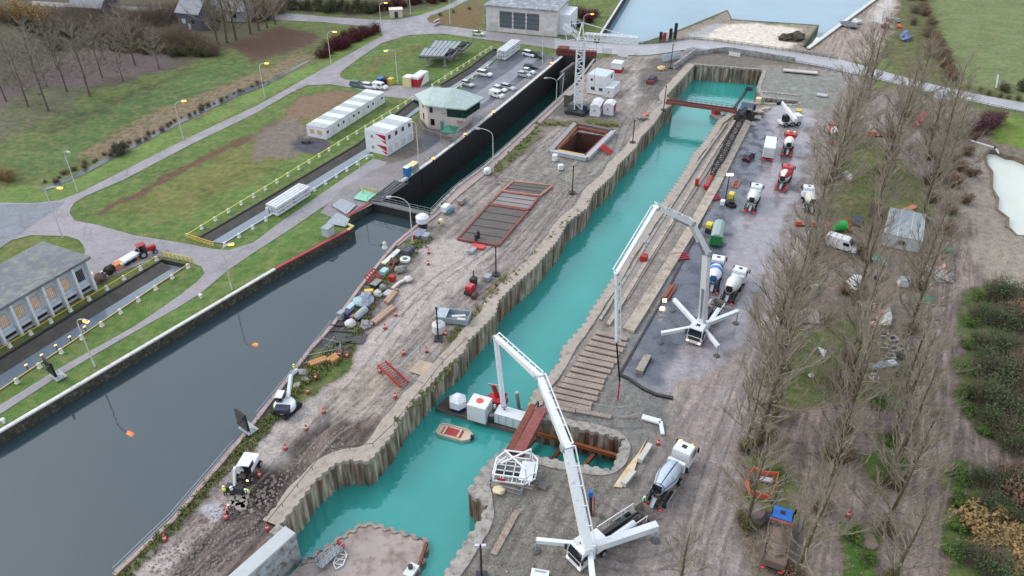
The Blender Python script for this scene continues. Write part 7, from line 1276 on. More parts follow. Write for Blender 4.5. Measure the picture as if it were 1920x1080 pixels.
bag('scrap_heap', 'long heap of white scrap and orange strips beside the right track', 'heap', 1756, 515, (2.0, 3.2, .8), SCR, amp=.5); strip('orange strip on the scrap beside the right track', [(1766, 500), (1772, 530)], .5, .9, M('strip_orange', (212, 150, 112), .7), 'board', 'board')
bag('debris_heap', 'heap of white bags and pipes in the clearing, upper part', 'heap', 1630, 580, (2.0, 1.6, .8), M('debris_white', (206, 206, 200), .7, .25, 1.5, stain=(130, 110, 100), st_amt=.45), amp=.5); bag('debris_heap', 'heap of white bags in the clearing, lower part', 'heap', 1656, 598, (2.6, 1.4, .6), M('debris_white', (206, 206, 200)), amp=.5); beams('orange pipes on top of the white debris heap', (1636, 582), (1648, 596), 2, .5, .9, ORG()); crate('tool_box', 'pink and white box below the debris heap', 'box', 1638, 610, (1.8, 1.2, .4), M('pink_white', (222, 170, 160), .6), rz=-.5)
t = prop('slab_stack', 'row of three long grey slabs lying under the trees', 'slabs', 1517, 594, [('slab', M('slab_brown', (150, 138, 130), .85, .2), lambda m, k=k: m.box(((k-1)*1.25, 0, .15), (1.1, 4.2-.2*k, .25), .06)) for k in range(3)]+[('bearer', DK(), lambda m: m.box((0, 0, .02), (3, .2, .05)))], rz=-.15)
for k, (x, y) in enumerate(((1657, 628), (1673, 636), (1656, 650), (1676, 655), (1693, 652), (1668, 669))):
    prop('manhole_collar', '%s square concrete frame of the group above the blue grey panel' % ORD[k], 'manhole collar', x, y, [('frame', M('frame_conc', (152, 148, 142), .85, .15), lambda m: m.b2(-.8, .8, -.7, -.42, 0, .3).b2(-.8, .8, .42, .7, 0, .3).b2(-.8, -.5, -.42, .42, 0, .3).b2(.5, .8, -.42, .42, 0, .3)), ('pit', BLK(), lambda m: m.box((0, 0, .02), (1, .8, .04)))], rz=rnd.uniform(-.3, .3), group='concrete frames on the grass')
prop('flat_board', 'blue grey panel with a white end lying on the grass', 'panel', 1655, 686, [('panel', M('panel_bluegrey', (150, 166, 176), .4), lambda m: m.box((0, 0, .25), (4.6, 1.3, .2))), ('end', white(), lambda m: m.box((1.6, .1, .37), (1.0, .9, .05)))], rz=.25); bag('big_bag', 'round white sack alone on the grass below the panel', 'bag', 1638, 713, (1.0, 1.0, .8), WB, amp=.12); bag('rubble_bag', 'black sack right of the blue grey panel', 'bag', 1680, 706, (.7, .7, .5), BLK()); bag('rubble_bag', 'black sack beside the concrete frames', 'bag', 1689, 672, (.8, .9, .5), BLK())
prop('field_sign', 'small white triangular sheet on the rough grass', 'sheet', 1541, 663, [('sheet', white(), lambda m: m.add([(-.9, -.4, .05), (1, -.6, .1), (.6, .9, .7), (-.9, -.4, 0), (1, -.6, 0)], [(0, 1, 2), (3, 2, 4)])), ('peg', GALV(), lambda m: m.box((-1.4, 0, .1), (1.4, .08, .08)))]); bag('tarp_heap', 'white sheeted machine under the trees beyond the clearing', 'heap', 1588, 335, (.9, 2.0, 1.0), WB, amp=.25); bag('big_bag', 'tiny pale bag on the bare ground under the near poplars', 'bag', 1520, 707, (.5, .5, .4), WB)
# orange barrier fence enclosure
p = PL([(1412, 884), (1428, 893), (1457, 896), (1454, 912), (1442, 940), (1404, 930), (1398, 905)]); t = thing('barrier_net', 'orange netting fence round a hole under the near trees', 'fence', p[0])
for i in range(7):
    a, b = p[i], p[(i+1) % 7]; d = (b-a).normalized(); n_ = Vector((-d.y, d.x, 0))*.04
    MB().add([(a.x+n_.x, a.y+n_.y, .15), (b.x+n_.x, b.y+n_.y, .15), (b.x+n_.x, b.y+n_.y, 1.05), (a.x+n_.x, a.y+n_.y, .95), (a.x-n_.x, a.y-n_.y, .15), (b.x-n_.x, b.y-n_.y, .15), (b.x-n_.x, b.y-n_.y, 1.05), (a.x-n_.x, a.y-n_.y, .95)], [(0, 1, 2, 3), (7, 6, 5, 4), (3, 2, 6, 7), (0, 4, 5, 1)]).build('net', M('net_orange', (232, 104, 78), .6, .1, 1), t, world=True); MB().cyl((a.x, a.y, 0), (a.x, a.y, 1.15), .05).build('post', WOOD(), t, world=True)
crate('pallet', 'pale pallet inside the orange netting', 'pallet', 1436, 902, (1.8, .8, .25), M('pallet_grey', (186, 186, 190)), rz=-.2); bag('earth_mound', 'rounded grey earth mound behind the orange netting', 'mound', 1413, 968, (2.1, 1.8, .9), M('mound_grey', (128, 114, 106), .95, .25, 1, bump=.5), amp=.12)
bag('earth_mound', 'low flat earth mound at the bottom right', 'mound', 1620, 1010, (1.6, 2.0, .3), M('mound_brown', (130, 114, 102), .95, .25, 1, bump=.5), amp=.12)
# gear near the white hall
A = P(275, 478); t = thing('tractor', 'red tractor with black wheels at the end of the barrow row', 'tractor', A, heading(P(262, 484), P(288, 474))); MB().b2(-.2, 1.9, -.4, .4, .7, 1.5).build('bonnet', RED(), t, bevel=.08); MB().b2(-1.2, .1, -.6, .6, .8, 2.4).build('cab', GLS(), t, bevel=.05); MB().b2(-1.3, .2, -.65, .65, 2.4, 2.5).build('cab_roof', RED(), t); [wheel(t, -.8, s*.85, .75, .4) for s in (-1, 1)]; [wheel(t, 1.4, s*.75, .45, .25) for s in (-1, 1)]
prop('trailer', 'white flat trailer behind the red tractor', 'trailer', 241, 492, [('bed', white(), lambda m: m.box((0, 0, .9), (4.2, 1.7, .4))), ('chassis', DK(), lambda m: m.box((0, 0, .55), (4, .8, .3))), ('wheel', BLK(), lambda m: m.cyl((-.6, -.9, .4), (-.6, .9, .4), .4)), ('wheel', BLK(), lambda m: m.cyl((.6, -.9, .4), (.6, .9, .4), .4))], rz=heading(P(226, 500), P(256, 482)))
crate('crate_stack', 'orange crate between the tractor and the white trailer', 'crate', 260, 482, (1.9, 1.3, .9), M('crate_orange', (216, 130, 84), .6)); crate('crate_stack', 'orange crate left of the white trailer', 'crate', 222, 503, (2.0, 1.4, 1.1), M('crate_orange', (216, 130, 84))); bag('barrow_heap', 'black covered heap beside the left orange crate', 'heap', 208, 512, (1.6, 1.1, 1.1), BLK(), amp=.3); crate('crate_stack', 'white crate in the heap next to the hall corner', 'crate', 200, 516, (1.4, 1.2, .9), white()); bag('barrow_heap', 'dark rubbish heap at the corner of the pillared hall', 'heap', 190, 525, (1.8, 1.1, .8), M('heap_dark', (80, 66, 60), .8, .3), amp=.4)
prop('porch_lamp', 'glowing orange lamp at the corner of the pillared hall', 'lamp', 176, 527, [('post', DK(), lambda m: m.cyl((0, 0, 0), (0, 0, 1.5), .06)), ('bulb', M('sodium_glow', (255, 150, 50)), lambda m: m.cyl((0, 0, 1.5), (0, 0, 1.8), .18))])
for lb, x, y, mt in (('blue bin at the edge of the lawn beside the container', 714, 157, BLUE()), ('black bin between the blue and yellow ones', 723, 158, BLK()), ('yellow bin nearest the lamp on the lawn edge', 733, 158, YEL())): prop('waste_bin', lb, 'bin', x, y, [('body', mt, lambda m: m.box((0, 0, .85), (1.8, 1.4, 1.5))), ('lid', mt, lambda m: m.box((0, 0, 1.68), (1.9, 1.5, .16))), ('wheel', BLK(), lambda m: m.cyl((-.6, -.6, .08), (-.6, .6, .08), .1))])
prop('picnic_table', 'dark table beside the long office row', 'table', 574, 268, [('top', DK(), lambda m: m.box((0, 0, .78), (2.4, 1.3, .08))), ('leg', DK(), lambda m: m.box((-.8, 0, .38), (.1, 1, .76))), ('leg', DK(), lambda m: m.box((.8, 0, .38), (.1, 1, .76)))], rz=.1)
prop('dumper_load', 'pink and white road works barrier at the far junction', 'barrier', 819, 47, [('panel', white(), lambda m: m.box((0, 0, 1.0), (3.6, .2, 1.6))), ('stripe', redm, lambda m: m.box((0, -.12, 1.2), (3.4, .05, .4))), ('foot', DK(), lambda m: m.box((0, 0, .1), (3, .8, .2)))])
for k, (x, y) in enumerate(((53, 694), (82, 675), (108, 657), (134, 641), (162, 622))): prop('rail_lamp', 'small warm lit lamp hanging on the yellow towpath rail, %s from the left edge' % ORD[k], 'lamp', x, y, [('bracket', DK(), lambda m: m.box((0, 0, .5), (.1, .1, 1.0))), ('bulb', M('rail_bulb', (255, 210, 140), .3, em=(255, 190, 100), ems=1.2), lambda m: m.box((0, 0, 1.03), (.4, .2, .12)))])
# black signal boards
for lb, bx_, by_, w_, h_ in (('black traffic signal board on a tripod frame beside the towpath', 103, 712, 2.3, 2.6), ('black signal board on an outrigger frame over the grey canal', 460, 812, 2.2, 2.9)):
    t = prop('signal_board', lb, 'signal', bx_, by_, [('board', M('signal_black', (24, 26, 30), .5), lambda m: m.box((0, 0, 2.4), (w_, .3, h_))), *[('hood', DK(), lambda m, k=k: m.box((.5-k*.5, -.3, 2.9-k*.5), (.4, .4, .1))) for k in range(3)], ('frame', GALV(), lambda m: [m.bar((x, .2, 0), (x, .2, 3.6), .1) for x in (-.9, .9)]+[m.bar((-.9, .2, 1.2), (-.9, 1.6, 0), .08), m.bar((.9, .2, 1.2), (.9, 1.6, 0), .08)]), ('platform', GALV(), lambda m: m.box((0, .6, .4), (2.4, 1.6, .1)))], rz=R(-38))
for k, (x, y) in enumerate(((377, 559), (8, 793))): prop('bollard', 'small white mooring bollard on the bank, %s' % ('beside the path bend' if k == 0 else 'at the left edge'), 'bollard', x, y, [('post', white(), lambda m: m.cyl((0, 0, 0), (0, 0, .6), .22)), ('head', white(), lambda m: m.cyl((0, 0, .6), (0, 0, .8), .34, .26))])
# far right stockpiles and the sign
for lb, x, y, r_, mt in (('blue grey stack at the hedge on the far right', 1697, 72, (2.2, 5, 1.2), M('stack_blue', (96, 112, 150), .7, .3, 1)), ('grey stack of gear on the far canal side', 1590, 50, (5, 2, 1.0), M('stack_grey', (100, 106, 116), .7, .35, 1)), ('white stack above the far track', 1606, 44, (2, 1.6, 1), WB), ('small orange stack beside the far track', 1687, 53, (1, 1, .8), ORG()), ('brown stack beside the far track', 1659, 52, (1.4, 2, .9), M('stack_brown', (110, 80, 74), .8)), ('pale stack beside the far track', 1676, 40, (3, 2, 1), SCR), ('dark brush heap under the white topped wall', 1492, 74, (5, 3.5, 1.6), M('brush_dark', (70, 66, 54), .9, .35, 1)), ('dark brush heap left of the white topped wall', 1468, 72, (3.5, 1.8, 1.0), M('brush_dark', (70, 66, 54)))): bag('stockpile', lb, 'stockpile', x, y, r_, mt, amp=.4)
prop('field_post', 'leaning white post at the edge of the far field', 'post', 1868, 166, [('post', white(), lambda m: m.bar((0, 0, 0), (1.3, .6, 3.4), .3)), ('foot', DK(), lambda m: m.box((0, 0, .05), (.5, .5, .1)))]); prop('info_sign', 'white sign boards on posts beside the road on the right', 'sign', 1766, 193, [('board', white(), lambda m: m.box((-1.2, 0, 2.2), (2.4, .12, 2)).box((1.4, -.3, 2), (1.8, .12, 2.6))), ('post', GALV(), lambda m: m.box((-1.2, .1, 1), (.12, .1, 2)).box((1.4, -.2, 1), (.12, .1, 2)))], rz=-.2)
prop('drain_pipe', 'white hose spilling water into the pale pond', 'hose', 1866, 286, [('hose', white(), lambda m: m.cyl((-3, 6, .4), (0, .6, .9), .18).cyl((0, .6, .9), (.5, -.6, .1), .18)), ('clamp', DK(), lambda m: m.box((0, .6, .9), (.5, .5, .5)))], rz=0)
beams('red crane arm lying beside the road track', (1716, 240), (1735, 212), 2, .6, .8, RED()); prop('orange_barrier', 'orange barriers under the trees near the far lane', 'barrier', 1645, 256, [('panel', ORG(), lambda m: m.box((-1.5, 0, .6), (2.4, .2, 1)).box((1.6, .3, .6), (2.4, .2, 1))), ('foot', BLK(), lambda m: m.box((0, 0, .06), (5, .5, .1)))], rz=-.2); prop('orange_barrier', 'orange legs of a stand below the pale parked mixer', 'barrier', 1512, 424, [('panel', ORG(), lambda m: m.box((-1.6, 0, .5), (1.4, .2, .8)).box((1.3, 0, .5), (1.0, .2, .9))), ('foot', BLK(), lambda m: m.box((0, 0, .06), (4, .4, .1)))], rz=-.1)
# rubble and broken slabs near the workers
for k, (x, y) in enumerate(((447, 935), (455, 942), (462, 934), (441, 947), (452, 952), (436, 938), (459, 949), (430, 946), (565, 700), (572, 712), (556, 724))):
    t = thing('rubble_slab', '%s broken concrete slab of the %s, counted along the road' % (ORD[k % 8] if k < 8 else ORD[k-8], 'rubble in front of the workers' if k < 8 else 'rubble by the excavator arm'), 'rubble', P(x, y), rnd.uniform(0, 3), 'broken slabs'); o = MB(); s_ = rnd.uniform(.5, .9); o.prism([(s_*math.cos(a_)*rnd.uniform(.7, 1.2), s_*.7*math.sin(a_)*rnd.uniform(.7, 1.2)) for a_ in (0, 1.1, 2.2, 3.3, 4.4, 5.4)], 0, .3); o.build('slab', M('rubble_grey', (156, 148, 142), .9, .2), t)
# ---------------------------------------------------------------- people
def person(label, x, y, rz, vest=(214, 232, 60), helmet=(240, 240, 240), pose='stand', z=0):
    t = thing('person', label, 'person', P(x, y, z), rz)
    lean = .25 if pose == 'bend' else .02; fw = .35 if pose == 'bend' else .12
    V = [(0, 0, .95), (lean*.4, 0, 1.18), (lean, 0, 1.42), (lean*1.2, 0, 1.52), (lean*1.35, 0, 1.66),
         (0, .1, .9), (.05, .12, .5), (-.02, .13, .08), (.12, .14, .04), (0, -.1, .9), (-.06, -.12, .5), (-.12, -.13, .08), (.02, -.14, .04),
         (lean, .2, 1.4), (lean+.05, .27, 1.13), (lean+fw, .24, .92), (lean, -.2, 1.4), (lean+.1, -.27, 1.13), (lean+fw+.1, -.22, .98)]
    E = [(0, 1), (1, 2), (2, 3), (3, 4), (0, 5), (5, 6), (6, 7), (7, 8), (0, 9), (9, 10), (10, 11), (11, 12), (2, 13), (13, 14), (14, 15), (2, 16), (16, 17), (17, 18)]
    RR = [.15, .14, .17, .07, .11, .11, .075, .055, .05, .11, .075, .055, .05, .075, .055, .035, .075, .055, .035]
    for hd_, sg in ((15, 1), (18, -1)):
        hx, hy, hz = V[hd_]
        for k in range(5):
            V.append((hx+.03+k*.008, hy+(k-2)*.018, hz-.10 if k else hz-.03)); V.append((hx+.05+k*.01, hy+(k-2)*.02, hz-.15+abs(k-2)*.01 if k else hz-.06)); RR += [.012, .009]; n_ = len(V); E += [(hd_, n_-2), (n_-2, n_-1)]
    me_ = bpy.data.meshes.new('body'); me_.from_pydata(V, E, []); me_.materials.append(M('work_clothes', (44, 48, 60), .8, .15, 3)); o = bpy.data.objects.new('body', me_); COL.objects.link(o); o.parent = t
    md = o.modifiers.new('skin', 'SKIN')
    for i, r_ in enumerate(RR): me_.skin_vertices[0].data[i].radius = (r_, r_)
    me_.skin_vertices[0].data[0].use_root = True; o.modifiers.new('sub', 'SUBSURF').levels = 1
    vm = M('vest_%d' % vest[0], vest, .6, .05, k=1); MB().lathe((lean*.3, 0, 1.0), (lean, 0, 1.5), [(0, .2), (.4, .2), (.8, .25), (1, .12)], 12).build('hi_vis_vest', vm, t)
    MB().lathe((lean*.62, 0, 1.2), (lean*.7, 0, 1.25), [(0, .235), (1, .24)], 12, close=False).build('reflective_band', white(), t)
    c_ = Vector((lean*1.4, 0, 1.68)); MB().blob(c_, (.1, .085, .125), 1, 0, 3).build('head', M('skin', (206, 160, 136), .6, .05), t, smooth=True); f_ = MB(); f_.box((c_.x+.1, 0, c_.z-.01), (.03, .03, .05)); [f_.box((c_.x+.092, s*.035, c_.z+.025), (.012, .02, .012)) for s in (-1, 1)]; f_.box((c_.x+.092, 0, c_.z-.06), (.012, .045, .012)); f_.build('face', M('face_dark', (120, 76, 66), .6), t)
    MB().lathe((c_.x, 0, c_.z+.03), (c_.x, 0, c_.z+.17), [(0, .16), (.05, .15), (.1, .125), (.6, .11), (.95, .05)], 12).build('helmet', M('helmet_%d' % helmet[2], helmet, .4, .03, k=1), t)
person('person in a yellow vest walking away left of the excavator bucket', 424, 930, R(100)); person('person in white helmet and pale vest in front of the excavator bucket', 437, 927, R(-60), vest=(226, 238, 190), pose='bend'); person('person in a green vest bending over rubble by the cut bank', 470, 933, R(-150), vest=(196, 236, 120), pose='bend')
person('person in a green vest and white helmet at the rear of the silver mixer', 1206, 949, R(-20), vest=(120, 214, 110)); person('person in a yellow vest standing at the canal edge by the excavator arm', 554, 700, R(-80)); person('person in a bright yellow vest on the pontoon beside the drum', 928, 775, R(-90), vest=(226, 206, 110), z=DZ); person('person in dark clothes standing at the corner of the inner pit', 1008, 770, R(-140), vest=(48, 50, 58), helmet=(60, 60, 66)); person('person in orange vest kneeling at the puddle near the canal', 428, 966, R(20), vest=(236, 120, 80), pose='bend')
# ---------------------------------------------------------------- trees and shrubs
def bark(name, rgb, k=.85): return M(name, rgb, .9, .3, 2, k=k)
def twig(mb, p, q, r0, r1, n=3):
    d = q-p; a = d.cross(Vector((.3, .9, .2))).normalized(); b = d.cross(a).normalized(); vs = []
    for c, r in ((p, r0), (q, r1)):
        for i in range(n): t = 2*math.pi*i/n; vs.append(c+(a*math.cos(t)+b*math.sin(t))*r)
    o = len(mb.v); mb.v += [tuple(v_) for v_ in vs]; mb.f += [(o+i, o+(i+1) % n, o+n+(i+1) % n, o+n+i) for i in range(n)]
def bare_tree(rg, H, spread=.32, up=.8, nl=40, ntw=11, low=.12, thick=1., fork=0):
    """returns trunk builder and crown builder"""
    tr, cr = MB(), MB(); path = []; p = Vector((0, 0, 0)); segs = 12; lean = Vector((rg.uniform(-.03, .03), rg.uniform(-.03, .03), 0))
    for i in range(segs+1): path.append(p.copy()); p = p+Vector((lean.x+rg.uniform(-.03, .03), lean.y+rg.uniform(-.03, .03), 1))*(H/segs)
    R0 = H*.0145*thick
    for i in range(segs): tr.cyl(path[i], path[i+1], max(.03, R0*(1-i/segs)**.8+.02)*(1.25 if i == 0 else 1), max(.025, R0*(1-(i+1)/segs)**.8+.02), 7, caps=False)
    def at(t): x = t*segs; i = min(int(x), segs-1); return path[i].lerp(path[i+1], x-i)
    for k in range(nl):
        t = low+(1-low)*(k+rg.random())/nl*.97; a = k*2.4+rg.uniform(-.5, .5); L = H*spread*(1-.55*t)*rg.uniform(.7, 1.25)*(1.0 if t > .25 else .7)
        e = up+rg.uniform(-.15, .2); o = at(t); d = Vector((math.cos(a), math.sin(a), 0))
        pts_ = [o]; r = max(.022, R0*.34*(1-t)**.6+.012); c = o
        for j in range(4): e2 = e-.35+.28*j/3; e2 = max(e2, .1); c = c+(d*math.cos(e2)+Vector((0, 0, math.sin(e2))))*L/4+Vector((rg.uniform(-1, 1), rg.uniform(-1, 1), rg.uniform(-.5, .5)))*L*.03; pts_.append(c)
        for j in range(4): twig(cr, pts_[j], pts_[j+1], r*(1-j*.22), r*(1-(j+1)*.22), 4 if r > .05 else 3)
        for j in range(ntw):
            u = rg.uniform(.15, 1)*3.999; i = int(u); q = pts_[i].lerp(pts_[i+1], u-i); dd = (pts_[i+1]-pts_[i]).normalized()
            v_ = (dd*.8+Vector((rg.uniform(-1, 1), rg.uniform(-1, 1), rg.uniform(-.1, 1.1)))*.75).normalized(); l_ = L*rg.uniform(.14, .34)+.3; m_ = q+v_*l_*.55; v2 = (v_+Vector((rg.uniform(-.3, .3), rg.uniform(-.3, .3), .35))).normalized(); en = m_+v2*l_*.5
            twig(cr, q, m_, .024, .017); twig(cr, m_, en, .017, .008)
            for s in range(2): f = q.lerp(m_, rg.uniform(.3, 1)); twig(cr, f, f+(v_+Vector((rg.uniform(-.8, .8), rg.uniform(-.8, .8), rg.uniform(-.1, .8)))).normalized()*l_*.45, .016, .007)
    return tr, cr
def flakes(mb, rg, n, rx, ry, rz, sz, z0=0, shell=.45, lump=5):
    """leaf sized faces gathered in lumps"""
    lumps = []
    for i in range(lump):
        a = rg.uniform(0, 6.28); r = rg.uniform(.1, .75); lumps.append((Vector((math.cos(a)*r*rx, math.sin(a)*r*ry, rz*rg.uniform(.25, .75)+z0)), rg.uniform(.3, .62)))
    for i in range(n):
        c, k = rg.choice(lumps); d = Vector((rg.gauss(0, 1), rg.gauss(0, 1), rg.gauss(0, 1))).normalized(); rr = rg.uniform(shell, 1.08)
        p = c+Vector((d.x*rx*k*rr, d.y*ry*k*rr, d.z*rz*k*rr)); 
        if p.z < .02: p.z = rg.uniform(.02, .4)
        a = Vector((rg.uniform(-1, 1), rg.uniform(-1, 1), rg.uniform(-.6, .6))).normalized(); b = a.cross(d+Vector((0, 0, .3))).normalized(); s = sz*rg.uniform(.6, 1.4)
        o = len(mb.v); mb.v += [tuple(p+a*s), tuple(p+b*s*.55), tuple(p-a*s), tuple(p-b*s*.55)]; mb.f.append((o, o+1, o+2, o+3))
def leafmat(name, rgb, rgb2, var=.35):
    return M(name, rgb, .8, var, 1.3, stain=rgb2, st_amt=.5, spec=.2)
def shrub_proto(seed, H, rad, leaf, n=900, sz=.16, tw=70, bk=None, lump=7):
    rg = random.Random(seed); st = MB(); lf = MB()
    for i in range(tw):
        a = rg.uniform(0, 6.28); e = rg.uniform(.35, 1.35); L = H*rg.uniform(.5, 1.15); d = Vector((math.cos(a)*math.cos(e), math.sin(a)*math.cos(e), math.sin(e))); p = Vector((rg.uniform(-.35, .35)*rad, rg.uniform(-.35, .35)*rad, 0)); m_ = p+d*L*.5; q = m_+(d+Vector((rg.uniform(-.3, .3), rg.uniform(-.3, .3), .2))).normalized()*L*.5
        twig(st, p, m_, .035, .022); twig(st, m_, q, .022, .009)
        for s in range(4): f = m_.lerp(q, rg.uniform(-.6, .9)); twig(st, f, f+(d+Vector((rg.uniform(-1, 1), rg.uniform(-1, 1), rg.uniform(-.2, .8)))).normalized()*L*.25, .014, .006)
    if n: flakes(lf, rg, n, rad, rad, H*.95, sz, 0, .3, lump)
    root = thing('shrub', 'x', 'shrub', (0, 0, -500)); st.build('stems', bk or bark('shrub_bark', (112, 98, 80)), root)
    if n: lf.build('foliage', leaf, root)
    return root
BKP = bark('poplar_bark', (98, 88, 70)); TWP = bark('poplar_twigs', (148, 138, 122)); BKG = bark('grey_bark', (98, 94, 86)); TWG = bark('grey_twigs', (142, 132, 120))
def poplar(rg, H):
    tr, cr = MB(), MB(); segs = 14; path = []; p = Vector((0, 0, 0)); dx, dy = rg.uniform(-.04, .04), rg.uniform(-.04, .04)
    for i in range(segs+1): path.append(p.copy()); p = p+Vector((dx+rg.uniform(-.05, .05), dy+rg.uniform(-.05, .05), 1))*(H/segs)
    R0 = H*.0155; rad = lambda t: max(.03, R0*(1-t)**.85+.02)
    for i in range(segs): tr.cyl(path[i], path[i+1], rad(i/segs)*(1.3 if i == 0 else 1), rad((i+1)/segs), 7, caps=False)
    def at(t): x = t*segs; i = min(int(x), segs-1); return path[i].lerp(path[i+1], x-i)
    def limb(o, d, L, r, n, lvl):
        c = o; pts_ = [o]; dd = d.copy()
        for j in range(n): dd = (dd+Vector((rg.uniform(-.28, .28), rg.uniform(-.28, .28), rg.uniform(-.06, .2)))).normalized(); c = c+dd*L/n; pts_.append(c)
        for j in range(n): twig(cr, pts_[j], pts_[j+1], r*(1-j/n*.75), r*(1-(j+1)/n*.75), 4 if r > .05 else 3)
        if lvl == 0: return
        for j in range((0, 6, 7)[lvl]):
            u = rg.uniform(.22, 1)*(n-.001); i = int(u); q = pts_[i].lerp(pts_[i+1], u-i); v_ = ((pts_[i+1]-pts_[i]).normalized()*.9+Vector((rg.uniform(-1, 1), rg.uniform(-1, 1), rg.uniform(0, .9)))*.6).normalized()
            limb(q, v_, L*rg.uniform(.28, .5), r*.5, 3 if lvl > 1 else 2, lvl-1)
    for k in range(28):
        t = .1+.86*((k+rg.random())/28)**.9; az_ = k*2.4+rg.uniform(-.7, .7); e = rg.uniform(.4, .9)+.3*t; L = H*rg.uniform(.28, .46)*(1-.5*t)
        limb(at(t), Vector((math.cos(az_)*math.cos(e), math.sin(az_)*math.cos(e), math.sin(e))), L, rad(t)*rg.uniform(.35, .55)+.02, 5, 2)
    return tr, cr
POP = []
for i in range(5):
    rg = random.Random(40+i); tr, cr = poplar(rg, 18)
    o = thing('poplar_tree', 'x', 'poplar', (0, 0, -500)); tr.build('trunk', BKP, o, smooth=True); cr.build('crown', TWP, o); POP.append(o)
BRD = []
for i in range(3):
    rg = random.Random(60+i); tr, cr = bare_tree(rg, 12, .42, .7, 36, 14, .22, .95)
    o = thing('bare_tree', 'x', 'tree', (0, 0, -500)); tr.build('trunk', BKG, o, smooth=True); cr.build('crown', TWG, o); BRD.append(o)
USED = []
def plant(protos, label, x, y, h=None, base=18, group=None, s=None, name=None, cat=None):
    pr_ = rnd.choice(protos); k = s or (h/base); c = clone(pr_, P(x, y, -.1), rnd.uniform(0, 6.28), label, group, (k*rnd.uniform(.92, 1.08), k*rnd.uniform(.92, 1.08), k))
    if name: c.name = name
    if cat: c['category'] = cat
    return c
rowA = [(1275, 1092), (1398, 985), (1398, 842), (1417, 838), (1440, 776), (1433, 702), (1474, 644), (1502, 558), (1522, 470), (1546, 410), (1553, 350), (1577, 316), (1592, 266), (1604, 216), (1455, 690), (1490, 600), (1561, 330), (1624, 190)]
rowB = [(1486, 1088), (1534, 960), (1562, 866), (1586, 735), (1590, 672), (1602, 572), (1622, 484), (1640, 402), (1656, 330), (1684, 266), (1574, 800), (1668, 300), (1700, 230)]
rowC = [(1672, 1092), (1651, 1002), (1665, 908), (1690, 912), (1672, 824), (1690, 742), (1698, 634), (1716, 545), (1726, 416), (1741, 380), (1736, 300), (1765, 340), (1770, 270)]
for row, nm in ((rowA, 'the row nearest the muddy truck track'), (rowB, 'the middle row through the storage clearing'), (rowC, 'the right hand row beside the field track')):
    for k, (x, y) in enumerate(sorted(row, key=lambda q: -q[1])):
        h = {0: 15, 1: 15}.get(k, 19)+rnd.uniform(-2, 2.5)
        if (x, y) in ((1398, 842), (1690, 912), (1690, 742), (1275, 1092)): h *= .72
        plant(POP, 'bare poplar, %s from the camera end of %s' % (ORD[k], nm), x, y, h, 18, 'bare poplars on the right bank')
orch = [(53, 200, 15), (91, 208, 17), (126, 172, 14), (89, 163, 12), (169, 181, 16), (192, 146, 12), (232, 154, 9), (254, 123, 15), (299, 130, 10), (12, 190, 14), (30, 150, 13), (68, 140, 13), (108, 132, 12), (148, 120, 12), (196, 112, 11), (-8, 165, 14), (225, 106, 11)]
for k, (x, y, h) in enumerate(sorted(orch)): plant(BRD, 'slender bare tree on the purple leaf litter, %s from the left' % ORD[k], x, y, h*1.12, 12, 'slender bare trees top left')
clus = [(410, 84, 22), (426, 81, 24), (443, 75, 24), (470, 64, 22), (486, 58, 21), (501, 52, 20), (516, 46, 19)]
for k, (x, y, h) in enumerate(clus): plant(POP, 'tall bare poplar of the cluster at the road start, %s from the left' % ORD[k], x, y, h, 18, 'poplar cluster by the road start')
# thicket, top left
OCH = leafmat('ochre_leaves', (168, 138, 92), (120, 104, 72)); OLV = leafmat('olive_leaves', (96, 96, 58), (124, 118, 76)); DKG = leafmat('dark_leaves', (74, 80, 60), (92, 96, 68)); RDL = leafmat('dark_red_twigs', (78, 36, 42), (110, 52, 50)); GRL = leafmat('fresh_leaves', (80, 112, 50), (110, 124, 66)); BRN = leafmat('brown_leaves', (116, 92, 72), (146, 122, 96)); PUR = leafmat('purple_twigs', (92, 60, 70), (120, 84, 84)); EVG = leafmat('ivy_green', (82, 100, 64), (70, 80, 56)); TAN = leafmat('tan_reeds', (170, 142, 96), (130, 110, 80))
S_OL = [shrub_proto(i, 3.2, 2.2, OLV, 420, .15, 70) for i in (1, 2)]; S_DK = [shrub_proto(i, 5, 3, DKG, 1500, .22, 60) for i in (3, 4)]; S_RD = [shrub_proto(i, 3.4, 2.6, RDL, 1100, .15, 110, bark('red_bark', (84, 44, 46))) for i in (5, 6)]
S_GR = [shrub_proto(i, 1.6, 1.8, GRL, 900, .13, 25) for i in (7, 8)]; S_BR = [shrub_proto(i, 3.0, 2.4, BRN, 700, .16, 90, bark('brown_bark', (110, 90, 74))) for i in (9, 10)]; S_EV = [shrub_proto(i, 4.2, 3.4, EVG, 1000, .17, 230, bark('grey_twig_bark', (126, 114, 98)), lump=14) for i in (11, 12)]; S_OC = [shrub_proto(i, 6, 3.4, OCH, 1000, .2, 120, bark('ochre_bark', (150, 128, 96))) for i in (13, 14)]; S_PU = [shrub_proto(15, 4.5, 3.2, PUR, 1600, .16, 120, bark('purple_bark', (96, 66, 70)))]; S_TN = [shrub_proto(16, 1.5, 2.4, TAN, 900, .18, 80, bark('reed', (176, 150, 104)))]
S_TW = [shrub_proto(i, 6.5, 3.2, BRN, 260, .16, 190, bark('grey_twig_bark', (126, 114, 98))) for i in (17, 18)]
def sc(protos, lab, where, pts_, smin, smax, group, name=None):
    for k, (x, y) in enumerate(pts_):
        if 0 <= k < 20: o = ORD[k]
        else: o = 'twenty '+ORD[k-20] if k < 40 else ORD[k-40]
        plant(protos, '%s %s, %s %s' % (lab, name or 'shrub', o, where), x, y, s=rnd.uniform(smin, smax), group=group)
